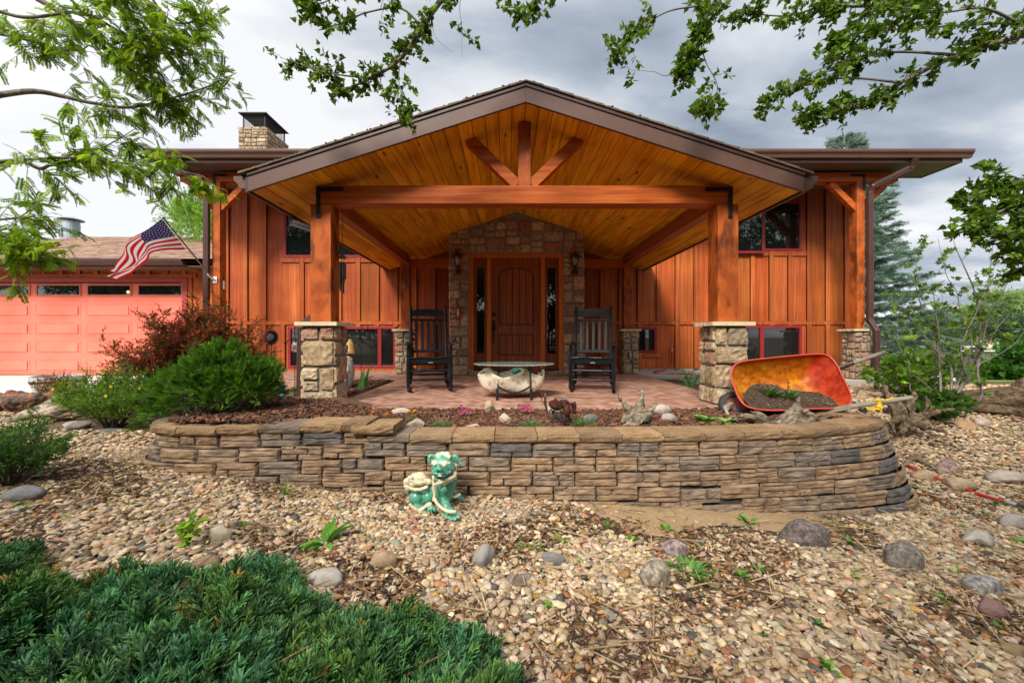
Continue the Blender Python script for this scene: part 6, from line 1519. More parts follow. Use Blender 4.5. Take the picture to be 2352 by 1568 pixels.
def sheet(lab, pts, w, seed):
    q_ = [gp_(x,y) for x,y in pts]; r_ = random.Random(seed); cc = catmull([tuple(p) for p in q_],6); mb = MB(); pr = None
    for i,p in enumerate(cc):
        ww = w*(.4+.8*abs(mn.noise(Vector((i*.5,seed,0))))); nz_ = .016+.022*abs(mn.noise(Vector((i*.6,seed,2))))
        row = [mb.V(p+Vector((0,ww*(j/3-.5),nz_*(1-abs(j/3-.4))+.006*r_.random()))) for j in range(4)]
        if pr:
            for j in range(3): mb.Fc(pr[j],pr[j+1],row[j+1],row[j])
        pr = row
    o = mb.build('landscape_fabric', PLAS, smooth=False, fix=False); return tag(o, lab, 'plastic sheet', 'torn landscape sheeting at the wall foot')
sheet('torn grey landscape sheeting folded in front of the right wall foot',[(1720,1158),(1760,1164),(1810,1170),(1870,1176),(1910,1182)],.09,1)
sheet('thin torn grey sheeting lying on the sand patch',[(1100,1178),(1180,1178),(1260,1184),(1340,1190)],.11,2)
sheet('wisp of pale sheeting under the right end of the wall',[(1990,1196),(2040,1188),(2090,1178),(2112,1172)],.05,3)
# wrapped downspout end
mb = MB(); c = P(2072,896,6.9)
for i in range(9): mb.ell(c+Vector((rf.uniform(-.12,.16),rf.uniform(-.06,.06),rf.uniform(-.05,.04))),(rf.uniform(.05,.09),.06,rf.uniform(.03,.05)),10,7,Matrix.Rotation(rf.uniform(-.8,.8),3,'Y'))
tag(mobj('quartz_stone', fuse(mb,.02,1,None,lambda p:.012*mn.noise(p*18)), mat('pale_stone',(.50,.49,.47),(.34,.33,.32),.7,8,bump=.6,bscale=30)), 'pale grey lumpy stone under the end of the right downspout', 'rock')
# ================================================================ PLANTS
BARK = mat('grey_brown_bark', (.14,.115,.09), (.07,.055,.045), .9, 14, (1,1,1), .7, 40, c3=(.20,.17,.13))
TWIG = mat('dark_twig', (.06,.04,.028), (.10,.07,.045), .85, 20)
SMOOTHB = mat('smooth_grey_bark', (.20,.17,.15), (.13,.10,.09), .7, 12, bump=.2, bscale=40)
FOL = mat('foliage', (1.05,1.05,1.0), (.78,.85,.70), .5, 9, attr=True, transl=.45, spec=.25)
# ---- templates
def t_needle_spray(n=26, L=1.0, seed=0, wid=.06, up=.5):
    """a flattened conifer sprig along +x: axis with side branchlets of scale leaves"""
    r = random.Random(seed); mb = MB(); mb.col = (1,1,1)
    def blade(a, b, w):
        a, b = Vector(a), Vector(b); d = (b-a); s = d.cross(Vector((r.uniform(-.5,.5),r.uniform(-.3,.3),1))).normalized()*w; k = d.cross(s).normalized()*w*.7
        m = a.lerp(b,.55); i = [mb.V(a), mb.V(m-s), mb.V(m+k), mb.V(m+s), mb.V(b)]
        mb.Fc(i[0],i[1],i[2]); mb.Fc(i[0],i[2],i[3]); mb.Fc(i[1],i[4],i[2]); mb.Fc(i[2],i[4],i[3])
    mb.col = (.9,.75,.5); blade((0,0,0),(L,0,.05),.012)
    for k in range(n):
        u = .12+.88*k/n; l = (.30*(1-u)+.10)*r.uniform(.75,1.2); sd_ = 1 if k%2 else -1; an = r.uniform(.5,.95); el_ = r.uniform(-.1,.55)*up
        p = Vector((u*L,0,.05*u)); q_ = p+Vector((cos(an)*l, sd_*sin(an)*l, el_*l+.02)); c = r.uniform(.72,1.12); mb.col = (c,c*1.0,c); blade(p,q_,wid*.5*r.uniform(.7,1.1))
        for m in range(3):
            t_ = .35+.22*m; pp = p.lerp(q_,t_); dd = (q_-p).normalized(); sd2 = 1 if m%2 else -1; l2 = l*.42
            rr_ = Vector((dd.x*cos(.6*sd2)-dd.y*sin(.6*sd2), dd.x*sin(.6*sd2)+dd.y*cos(.6*sd2), dd.z+.25)); c = r.uniform(.8,1.25); mb.col = (c,c,c*.95); blade(pp,pp+rr_*l2,wid*.42)
    return tmpl(mb)
def t_frond(n=9, seed=0):
    """pinnate locust leaf: pairs of small oval leaflets along +x, drooping"""
    r = random.Random(seed); mb = MB(); mb.col = (.8,.8,.6)
    z = lambda u: -.25*u*u
    for i in range(4): a,b = i/4,(i+1)/4; q_ = [mb.V((a,-.006,z(a))),mb.V((b,-.004,z(b))),mb.V((b,.004,z(b))),mb.V((a,.006,z(a)))]; mb.Fc(*q_)
    for i in range(n):
        u = .1+.9*i/n
        for s in (-1,1):
            l = .23*(1-.35*abs(u-.45)*1.3)*r.uniform(.85,1.1); d = Vector((.45+.3*r.random(),s,-.12-.25*r.random())).normalized(); w = Vector((-d.y*s,d.x*s,0)).normalized()*l*.30*s
            c = r.uniform(.75,1.2); mb.col = (c,c,c); p = Vector((u,0,z(u))); q_ = [mb.V(p),mb.V(p+d*l*.45-w),mb.V(p+d*l),mb.V(p+d*l*.45+w)]; mb.Fc(*q_)
    return tmpl(mb)
def t_delt(seed=0):
    """poplar leaf: triangular with a point, on a stalk, slightly folded"""
    mb = MB(); f = .10
    out = [(.28,0,0),(.30,.26,f),(.42,.38,f*1.3),(.62,.30,f),(.85,.12,f*.4),(1.12,0,-.05),(.85,-.12,f*.4),(.62,-.30,f),(.42,-.38,f*1.3),(.30,-.26,f)]
    c = mb.V((.55,0,0)); i = [mb.V(p) for p in out]
    for a,b in zip(i,i[1:]+i[:1]): mb.Fc(c,a,b)
    a = [mb.V((0,-.012,.03)),mb.V((.3,-.008,0)),mb.V((.3,.008,0)),mb.V((0,.012,.03))]; mb.Fc(*a)
    return tmpl(mb)
def t_lobed(seed=0):
    mb = MB(); pts = []; r = random.Random(seed)
    for k in range(11):
        a = -pi*.86+2*pi*.86*k/10; rad = (1.0 if k%2 == 0 else .62)*(.55+.45*cos(a*.5)); pts.append((.12+rad*.55*(cos(a)+.55),rad*.62*sin(a),.06*abs(sin(a*2))-.08*rad))
    c = mb.V((.35,0,0)); i = [mb.V(p) for p in pts]
    for a,b in zip(i,i[1:]): mb.Fc(c,a,b)
    return tmpl(mb)
def t_small(n=7, seed=0, w=.42, spread_=.6):
    """a short shoot bearing small oval leaves"""
    r = random.Random(seed); mb = MB(); mb.col = (.6,.5,.4); q_ = [mb.V((0,-.01,0)),mb.V((1,-.005,0)),mb.V((1,.005,0)),mb.V((0,.01,0))]; mb.Fc(*q_)
    for i in range(n):
        u = (i+.5)/n; a = r.uniform(0,2*pi); d = Vector((.55,cos(a)*spread_,sin(a)*spread_)).normalized(); l = r.uniform(.22,.36); s = d.cross(Vector((r.random()-.5,r.random()-.5,1))).normalized()*l*w*.5
        c = r.uniform(.7,1.25); mb.col = (c,c,c); p = Vector((u,0,0)); q_ = [mb.V(p),mb.V(p+d*l*.5-s),mb.V(p+d*l),mb.V(p+d*l*.5+s)]; mb.Fc(*q_)
    return tmpl(mb)
JUN = [t_needle_spray(26,1,i,.050) for i in range(5)]; JUF = [t_needle_spray(18,1,i+60,.055) for i in range(4)]; FR = [t_frond(9,i) for i in range(4)]; DEL = t_delt(); LOB = t_lobed(); SML = [t_small(9,i) for i in range(4)]
SPR = [t_needle_spray(16,1,i+30,.055,.25) for i in range(4)]
def multi(tps, loc, R, col):
    w = RS.randint(0,len(tps),len(loc)); return [scatter(tps[k], loc[w==k], R[w==k], col[w==k]) for k in range(len(tps)) if (w==k).any()]
# ---- creeping juniper in the foreground: a low rolling mound of arching branches
def jun_h(x, y):                                  # mound height over the ground
    edge = 1.68+.10*np.sin(x*5.2+1)+.07*np.sin(x*11)+np.where(x < -1.3,.04,0)-.85*sstep(-.20,.26,x)-.04*sstep(-.9,-.3,x)
    return np.clip((edge-y)*1.5,0,1)**.5*(.185+.03*np.sin(x*3+y*4))
t = thing('creeping_juniper','blue green creeping juniper mat across the lower left foreground','juniper',(-1.2,1.4,float(gz(-1.2,1.4))))
def t_tuft(seed):
    """a stubby juniper tip: fat scaly fingers set round a short axis, paler towards the ends"""
    r = random.Random(seed); mb = MB()
    def rod(a, d, L, w, c0, c1):
        d = Vector(d).normalized(); s = d.cross(Vector((r.uniform(-1,1),r.uniform(-1,1),.3))).normalized(); k = d.cross(s); ids = []
        for u,ww,c in ((0,.6,c0),(.45,1,(c0+c1)/2),(.8,.8,c1)):
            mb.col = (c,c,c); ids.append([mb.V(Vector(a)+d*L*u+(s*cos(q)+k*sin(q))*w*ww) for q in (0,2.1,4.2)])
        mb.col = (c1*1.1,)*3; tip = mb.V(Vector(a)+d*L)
        for A,B in zip(ids,ids[1:]):
            for q in range(3): mb.Fc(A[q],A[(q+1)%3],B[(q+1)%3],B[q])
        for q in range(3): mb.Fc(ids[-1][q],ids[-1][(q+1)%3],tip)
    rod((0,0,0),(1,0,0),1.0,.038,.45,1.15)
    for k in range(15):
        u = .05+.75*k/15; a = 2.4*k+r.random(); o = Vector((r.uniform(.9,1.4),cos(a),sin(a)*.75)); rod((u,0,0),o,r.uniform(.30,.46)*(1-.35*u),.034,.45+.25*u,.85+.35*u)
        if k%2: p = Vector((u,0,0))+o.normalized()*.16; a2 = a+r.uniform(-.9,.9); rod(p,(1.2,cos(a2),sin(a2)),.2,.028,.7,1.2)
    return tmpl(mb)
TUF = [t_tuft(i) for i in range(6)]
nn = 26000; x = RS.uniform(-2.6,.35,nn); y = RS.uniform(.88,1.9,nn)
bump_ = np.array([mn.noise(Vector((a*5.5,b*5.5,1)))+.5*mn.noise(Vector((a*13,b*13,4))) for a,b in zip(x,y)])
h = jun_h(x,y)*np.clip(.80+1.0*bump_,.12,1.5); keep = (h > .025) & (np.abs(x) < y*1.34+.3) & (bump_ > -.42+.25*RS.rand(nn)); x,y,h,bump_ = x[keep],y[keep],h[keep],bump_[keep]; nn = len(x)
sel = RS.rand(nn) < 12500/nn; x,y,h,bump_ = x[sel],y[sel],h[sel],bump_[sel]; nn = len(x)
gxn = np.array([mn.noise(Vector((a*2.2,b*2.2,12))) for a,b in zip(x,y)]); fa = pi*.5+2.6*gxn
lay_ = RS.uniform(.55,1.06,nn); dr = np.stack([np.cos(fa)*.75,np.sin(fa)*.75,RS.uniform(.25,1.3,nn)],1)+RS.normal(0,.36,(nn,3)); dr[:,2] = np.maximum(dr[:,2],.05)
tint = np.array([mn.noise(Vector((a*2.6,b*2.6,3))) for a,b in zip(x,y)])+.35*sstep(-1.0,-.2,x)
cj = pick([(.085,.215,.095),(.11,.27,.12),(.06,.155,.06),(.12,.245,.07)],nn,.2); g_ = np.clip((tint-.1)*2.2,0,1)[:,None]; cj = cj*(1-g_)+cj*np.array([1.55,1.12,.42])*g_
dry = RS.rand(nn) < .015+.30*(np.array([mn.noise(Vector((a*4,b*4,9))) for a,b in zip(x,y)]) > .42); cj[dry] = pick([(.36,.19,.035),(.28,.13,.03),(.42,.28,.05)],int(dry.sum()),.15)
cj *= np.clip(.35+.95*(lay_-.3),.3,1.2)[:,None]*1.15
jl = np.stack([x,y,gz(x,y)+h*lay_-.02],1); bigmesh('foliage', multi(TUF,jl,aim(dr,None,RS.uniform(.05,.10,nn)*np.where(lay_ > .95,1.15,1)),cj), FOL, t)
mb = MB(); rj = random.Random(2)
for i in range(150):
    x0 = rj.uniform(-2.4,.1); y0 = rj.uniform(1.05,1.85); hh = float(jun_h(np.array([x0]),np.array([y0]))[0])
    if hh < .05: continue
    a = rj.gauss(pi/2,1.0); L = rj.uniform(.12,.3); g0 = float(gz(x0,y0)); mb.tube(catmull([(x0,y0,g0+.03),(x0+cos(a)*L*.5+rj.uniform(-.02,.02),y0+sin(a)*L*.5,g0+hh*.62),(x0+cos(a)*L,y0+sin(a)*L,g0+hh*.80)],4),.0022,5)
mb.build('stems', mat('orange_brown_stem', (.25,.12,.05), (.15,.08,.04), .8, 20), t)
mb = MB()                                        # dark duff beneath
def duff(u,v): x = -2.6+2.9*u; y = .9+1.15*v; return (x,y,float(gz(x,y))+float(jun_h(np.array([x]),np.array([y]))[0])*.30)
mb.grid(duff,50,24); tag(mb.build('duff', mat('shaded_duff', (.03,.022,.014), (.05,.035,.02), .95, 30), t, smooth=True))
for (x_,y_,s_,lab) in ((200,1405,30,'curled brown dead leaf resting on the creeping juniper'),(186,1420,22,'smaller brown dead leaf under the curled one on the juniper')):
    mb = MB(); Yq = 1.62; c = P(x_,y_,Yq); s2 = s_/F*Yq; mb.grid(lambda u,v: tuple(c+Vector(((u-.5)*2*s2*(1-.3*abs(v-.5)),(v-.5)*s2*1.3,s2*.5*sin(u*5+v*2)+s2*.5))),12,8); o = mb.build('dead_leaf', mat('dead_leaf', (.25,.12,.05), (.14,.07,.03), .8, 12), smooth=True, fix=False); so2 = o.modifiers.new('solid','SOLIDIFY'); so2.thickness = .002; tag(o, lab, 'dead leaf')
# ---- mounded shrubs made of shoots pointing outwards from the crown's surface
def crown(n, c, r, inner=.55, top=None, seed=0, lump=.18, drop=0):
    """points in an uneven ellipsoid crown and the outward directions there"""
    d = RS.normal(0,1,(n,3)); d /= np.linalg.norm(d,axis=1)[:,None]; d[:,2] = np.where(d[:,2] < -.35, -d[:,2], d[:,2])
    k = np.array([1+lump*(mn.noise(Vector((*(q_*2.1),))+Vector((seed,0,0)))*1.6+.6*mn.noise(Vector((*(q_*5),))+Vector((seed,3,0)))) for q_ in d])
    rr_ = RS.uniform(inner**3,1,n)**(1/3)*k
    return np.array(c)+d*rr_[:,None]*np.array(r), d
def shrub_stems(name_, base, c, r, n, rad, m, parent, seed=1, fork=2):
    mb = MB(); q_ = random.Random(seed); base, c = Vector(base), Vector(c)
    for i in range(n):
        a = 2*pi*q_.random(); e = q_.uniform(.1,1.2); tip = c+Vector((cos(a)*cos(e)*r[0],sin(a)*cos(e)*r[1],sin(e)*r[2]))*q_.uniform(.6,.92)
        b = base+Vector((q_.uniform(-.06,.06),q_.uniform(-.05,.05),0)); mid = b.lerp(tip,.45)+Vector((q_.uniform(-.05,.05),q_.uniform(-.05,.05),.04)); mb.tube([b,mid,tip],[rad,rad*.6,rad*.2],5)
        for f in range(fork):
            s = mid.lerp(tip,q_.random()); e2 = s+Vector((q_.uniform(-.18,.18),q_.uniform(-.15,.15),q_.uniform(.05,.2))); mb.tube([s,e2],[rad*.4,rad*.15],4)
    return mb.build(name_, m, parent)
# green mugo-like juniper behind the left end of the wall
jb = Vector((-2.46,3.42,-.78)); jc = (-2.72,3.72,-.40); jr = (.62,.42,.40)
t = thing('juniper_shrub','dense dark green juniper shrub behind the left end of the wall','shrub',tuple(jb))
parts=[]; 
for (cc,rr_,nn) in (((-2.44,3.48,-.45),(.35,.30,.33),2600),((-2.76,3.52,-.54),(.32,.28,.28),1700),((-2.20,3.52,-.44),(.21,.26,.26),1000),((-2.96,3.55,-.70),(.20,.22,.16),450),((-2.47,3.48,-.26),(.20,.22,.18),500)):
    p_,d_ = crown(nn,cc,rr_,.55,seed=nn*.01,lump=.30); d_ = d_+np.array([0,-.15,.5])+RS.normal(0,.33,(nn,3)); ln = RS.uniform(.045,.095,nn)
    cj = pick([(.08,.20,.012),(.11,.26,.018),(.05,.14,.010),(.17,.32,.022)],nn,.2); ln = ln*np.where((RS.rand(nn) > np.clip((-.60-p_[:,2])*7,0,.8)*(p_[:,0] > -2.85)),1,.3); br = RS.rand(nn) < .5*np.clip((-.62-p_[:,2])*5,0,1); cj[br] = pick([(.10,.055,.02),(.07,.06,.02)],int(br.sum()),.2)
    parts += multi(JUF,p_,aim(d_,None,ln),cj)
bigmesh('foliage', parts, FOL, t); shrub_stems('stems',jb,(-2.50,3.42,-.62),(.44,.32,.22),110,.008,TWIG,t,3,3)
# red barberry
bb = Vector((-3.50,4.60,-.9)); t = thing('barberry_shrub','arching red leaved barberry shrub in front of the garage door','shrub',tuple(bb))
mb = MB(); q_ = random.Random(12); tips=[]
for i in range(105):
    a = q_.uniform(0,2*pi); sp_ = q_.uniform(.15,1.0); r0 = Vector((cos(a)*sp_*.98*(1.05 if cos(a) > 0 else 1.05), sin(a)*sp_*.5, 0)); top_ = bb+Vector((-.02,0,0))+r0*.62+Vector((0,0,q_.uniform(.62,1.16)*(1-.35*sp_)))
    end = bb+r0+Vector((q_.uniform(-.1,.1),0,(q_.uniform(.60,1.34)*(1.02-.40*sp_*sp_)))); pts = [bb+Vector((q_.uniform(-.08,.08),q_.uniform(-.06,.06),0)), bb.lerp(top_,.55), top_, end]; cc_ = catmull([tuple(p) for p in pts],5)
    mb.tube(cc_,list(np.linspace(.008,.0015,len(cc_))),4); 
    for j in range(4,len(cc_)):
        tips.append((cc_[j],(cc_[j]-cc_[j-1]).normalized()))
        for s in range(3):
            dd = Vector((q_.uniform(-1,1),q_.uniform(-.8,.8),q_.uniform(-.1,.9))).normalized(); L = q_.uniform(.05,.16); e2 = cc_[j]+dd*L; mb.tube([cc_[j],e2],[.002,.001],3,cap=False)
            tips += [(cc_[j]+dd*L*.35,dd),(cc_[j]+dd*L*.7,dd)]
mb.build('stems', mat('purple_brown_stem', (.07,.03,.025), (.12,.05,.035), .8, 20), t)
n = len(tips); loc = np.array([tuple(p) for p,_ in tips]); dr = np.array([tuple(d) for _,d in tips])
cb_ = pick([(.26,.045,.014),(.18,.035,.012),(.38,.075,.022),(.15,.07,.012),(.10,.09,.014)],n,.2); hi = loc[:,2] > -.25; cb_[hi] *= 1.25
bigmesh('foliage', multi([t_small(10,50+i,.5) for i in range(3)],loc,aim(dr+RS.normal(0,.3,(n,3)),None,RS.uniform(.055,.095,n)),cb_), FOL, t)
# yellow flowered cinquefoil
def twiggy(name, label, cat, base, W, H, D_, nst, nper, pal, tp, ls, seed, stem=TWIG, flowers=0, fcol=(.85,.55,.02), lo=.35, group=None, rad=.006, bare=0.0):
    q_ = random.Random(seed); base = Vector(base); t = thing(name,label,cat,tuple(base),group=group); mb = MB(); loc=[]; dr=[]; fl_=[]
    for i in range(nst):
        a = q_.uniform(0,2*pi); s = sqrt(q_.random()); tip = base+Vector((cos(a)*W*s,sin(a)*D_*s,H*(q_.uniform(.75,1.05)-(.45*s*s)))); b = base+Vector((q_.uniform(-.05,.05),q_.uniform(-.05,.05),-.02)); mid = b.lerp(tip,.5)+Vector((cos(a)*W*s*.12,0,.05*H))
        cc_ = catmull([tuple(b),tuple(mid),tuple(tip)],5); mb.tube(cc_,list(np.linspace(rad,rad*.2,len(cc_))),5)
        for j in range(nper):
            u = lo+(1-lo)*q_.random()**.8; k = u*(len(cc_)-1); p = cc_[int(k)].lerp(cc_[min(int(k)+1,len(cc_)-1)],k-int(k)); off = Vector((q_.gauss(0,.5),q_.gauss(0,.5),q_.gauss(.35,.4)))
            L = q_.uniform(.3,1)*.16*W; e2 = p+off*L
            if q_.random() < .4: mb.tube([p,e2],[rad*.25,rad*.12],3,cap=False)
            loc.append(tuple(p.lerp(e2,q_.random()))); dr.append(tuple(off.normalized()))
        if i < flowers: fl_.append(tip+Vector((0,-.02,.01)))
    mb.build('stems', stem, t); loc=np.array(loc); dr=np.array(dr); n=len(loc)
    bigmesh('foliage', multi(tp,loc,aim(dr,None,RS.uniform(ls[0],ls[1],n)),pick(pal,n,.16)), FOL, t)
    for k,p in enumerate(fl_):
        m = MB(); m.col = fcol
        for i in range(5):
            a = 2*pi*i/5; d = Vector((cos(a),-.5,sin(a))).normalized(); s = d.cross(Vector((0,1,.3))).normalized()*.008; q2 = [m.V(p),m.V(p+d*.013-s),m.V(p+d*.019),m.V(p+d*.013+s)]; m.Fc(*q2)
        m.ell(p,.005,6,4); m.build('flower', PETAL, t, fix=False)
    return t
g1 = gp_(262,985); twiggy('cinquefoil_shrub','bright green shrub with small yellow flowers on the left gravel','shrub',g1,.55,.66,.38,85,52,[(.17,.31,.018),(.22,.38,.025),(.11,.22,.018)],SML,(.035,.065),5,flowers=12)
g1 = gp_(8,1120); twiggy('feathery_shrub','feathery green shrub at the left edge of the gravel','shrub',Vector((g1.x+.0,g1.y+.05,g1.z)),.28,.46,.25,42,44,[(.09,.21,.03),(.13,.27,.035),(.07,.16,.03)],SML,(.03,.06),6)
g1 = gp_(118,925); twiggy('rose_shrub','small rose plant with red green leaves beside the driftwood log','shrub',Vector((g1.x,g1.y+.1,g1.z)),.34,.36,.2,20,18,[(.22,.05,.02),(.14,.15,.03),(.20,.10,.02)],[t_small(6,70+i,.55) for i in range(2)],(.07,.11),7)
g1 = gp_(420,905); twiggy('perennial_clump','pale green broad leaved perennials between the cinquefoil and the juniper','plant',Vector((-4.0,4.9,-.98)),.35,.36,.25,26,20,[(.20,.32,.06),(.26,.38,.08)],[t_small(6,80+i,.5) for i in range(2)],(.09,.14),8)
# irises
def iris(label, base, n, L, seed, group=None):
    q_ = random.Random(seed); base = Vector(base); t = thing('iris_plant',label,'iris',tuple(base),group=group)
    for i in range(n):
        a = q_.uniform(-.9,.9)+(pi if q_.random() < .5 else 0); ln = q_.uniform(*L); le = q_.uniform(.1,.75); mb = MB(); c = q_.uniform(.8,1.2); mb.col = (.085*c,.20*c,.045*c); pr = None; w0 = q_.uniform(.018,.026)
        b = base+Vector((q_.uniform(-.10,.10),q_.uniform(-.05,.05),0)); dx_ = Vector((cos(a),.25*sin(a*3),0))
        for k in range(8):
            u = k/7; p = b+dx_*(ln*sin(le)*(u**1.6))+Vector((0,0,ln*cos(le)*(u-.28*u**3*le*1.6))); w = w0*(1-u**2.4)+.001; sd_ = Vector((sin(a)*.4+cos(a)*.1,-cos(a)*.5,0)).normalized()*w if False else Vector((1,.3*q_.random(),0)).normalized()*w*.9
            A_ = [mb.V(p-sd_),mb.V(p+Vector((0,-.004*(1-u),0))),mb.V(p+sd_)]
            if pr: mb.Fc(pr[0],pr[1],A_[1],A_[0]); mb.Fc(pr[1],pr[2],A_[2],A_[1])
            pr = A_
        mb.build('leaf', LEAF, t, smooth=True, fix=False)
    return t
IG = 'clumps of sword leaved iris'
iris('sword leaved iris clump left of the left pier', (-2.42,5.1,-.72), 13, (.35,.58), 1, IG)
iris('iris leaves poking out right behind the left pier', (-1.98,5.45,-.72), 4, (.3,.5), 2, IG)
iris('iris clump on the soil between porch and walkway on the right', (2.78,6.2,-.78), 9, (.35,.55), 3, IG)
iris('low iris leaves just left of the right pier behind the slab', (2.75,5.6,-.78), 8, (.2,.36), 4, IG)
# weeds on the gravel
def weed(x, y, lab, n, L, lean=(.2,1.1), tp=L_BROAD, col=((.12,.26,.03),(.17,.33,.04)), wid=1.0, cat='weed', name='weed', sp_=.015, group='weeds sprouting through the gravel'):
    p = gp_(x,y); return clump(name,lab,cat,p+Vector((0,0,.012)),n,L,lean,wid,tp=tp,col=col,group=group,spread_=sp_)
weed(747,1255,'large dark green dock weed with long ribbed leaves above the creeping juniper',12,(.09,.17),(.1,.9),tp=leaf_t(.38,.3,8,.35),col=((.08,.22,.02),(.12,.30,.03)),name='dock_weed')
t = weed(432,1262,'tall lime green seedling in front of the cream rock',1,(.02,.03),name='seedling'); base = gp_(432,1262)
mb = MB(); q_ = random.Random(3); lv=[]; ld=[]
for i in range(7):
    a = q_.uniform(0,2*pi); tip = base+Vector((cos(a)*.05*q_.random(),sin(a)*.03,q_.uniform(.07,.19))); mb.tube([base,base.lerp(tip,.5)+Vector((0,0,.01)),tip],[.0025,.002,.001],5)
    for j in range(6): u = .35+.65*q_.random(); lv.append(tuple(base.lerp(tip,u))); b_ = q_.uniform(0,2*pi); ld.append((cos(b_),sin(b_)*.7,q_.uniform(.1,.7)))
mb.build('stems', bpy.data.materials['stem_green'], t); lv=np.array(lv)-0; o = bigmesh('leaf_spray',[scatter(L_OVAL,lv,aim(np.array(ld),None,RS.uniform(.035,.065,len(lv))),pick([(.30,.50,.03),(.36,.56,.05),(.22,.42,.03)],len(lv),.1))],LEAF,t)
weed(1585,1320,'leafy dark green weed patch right of the pale oval rock',46,(.03,.07),(.1,1.2),tp=L_OVAL,col=((.07,.20,.02),(.10,.26,.03)),sp_=.10); weed(1625,1345,'lower trailing leaf of the weed patch, toothed and hanging forwards',7,(.05,.09),(0,.6))
weed(1210,1265,'fine leafy weeds in the bark between the two grey rocks',40,(.018,.035),(.1,1.2),tp=L_OVAL,sp_=.09); weed(1290,1250,'thin sprouting weeds behind the small dark grey rock',18,(.02,.05),sp_=.03)
weed(652,1142,'grassy green weed at the foot of the left part of the wall',10,(.06,.13),(.5,1.4),tp=L_LANCE,wid=.8); weed(640,1110,'thin grass blade rising against the left part of the wall',2,(.10,.14),(1.1,1.4),tp=L_LANCE,wid=.5)
spots = [(60,1178,3),(95,1082,6),(42,1165,2),(1400,1214,4),(1530,1222,4),(1648,1172,5),(1718,1205,6),(1715,1160,3),(1905,1210,4),(2085,1120,4),(2200,1320,5),(2140,1340,3),(2120,1105,3),(2290,1160,5),(2262,1185,3),(2110,1238,3),(1950,1250,3),(1700,1330,4),(1820,1372,3),(1742,1315,3),(1520,1410,2),(1900,1540,3),(2035,1380,2),(2290,1450,2),(1660,1240,2),(560,1216,2),(780,1175,2),(1265,1400,2),(2320,1062,4),(2160,1385,3),(1955,1330,2),(2210,1215,2),(1385,1235,3),(1452,1245,3),(1335,1300,2),(1610,1255,2),(2345,1250,3),(860,1195,1),(300,1165,2),(150,1195,2),(1880,1440,2),(1760,1470,1)]
LM = [('the dark speckled rock',1852,1235),('the long grey brown rock',2082,1290),('the pale oval rock',1508,1325),('the two lobed grey rock',1112,1285),('the small dark grey rock',1272,1290),('the mottled pink rock',1553,1265),('the pale granite rock',2262,1350),('the red and charcoal rock',2292,1410),
 ('the streaked white rock',2252,1235),('the statue',1000,1120),('the cream rock',503,1235),('the sand patch',1600,1180),('the right wall end',2090,1150),('the red hose',2250,1145),('the dark cobble',48,1140),('the long slab rock',1190,1335),('the dock weed',747,1235),('the left wall end',320,1090),('the juniper tip',1200,1400),('the lower right rock',2334,1500),('the picture bottom',1700,1560)]
used_ = {}
def where(x,y):
    for nm,a,b in sorted(LM, key=lambda q: (q[1]-x)**2+(q[2]-y)**2):
        d = ('left of' if a > x else 'right of') if abs(a-x) > abs(b-y)*1.6 else ('beyond' if b > y else 'in front of'); k = d+' '+nm
        if k not in used_: used_[k] = 1; return k
    return 'among the pebbles'
for i,(x_,y_,s_) in enumerate(spots):
    p = gp_(x_,y_)
    if inwall(p.x,p.y): continue
    side = 'left part' if x_ < 900 else ('middle' if x_ < 1500 else ('right part' if x_ < 2000 else 'far right'))
    n = 4+s_*3; clump('weed',('tiny ','small ','low ','','leafy ')[min(4,s_-1)]+'green weed '+where(x_,y_),'weed',p+Vector((0,0,.014)),n,(.012+.004*s_,.022+.008*s_),(.1,1.2),1.0,tp=rf.choice([L_OVAL,L_BROAD,L_LANCE]),col=((.12,.27,.03),(.19,.36,.05)),group='small weeds sprouting through the gravel',spread_=.006*s_)
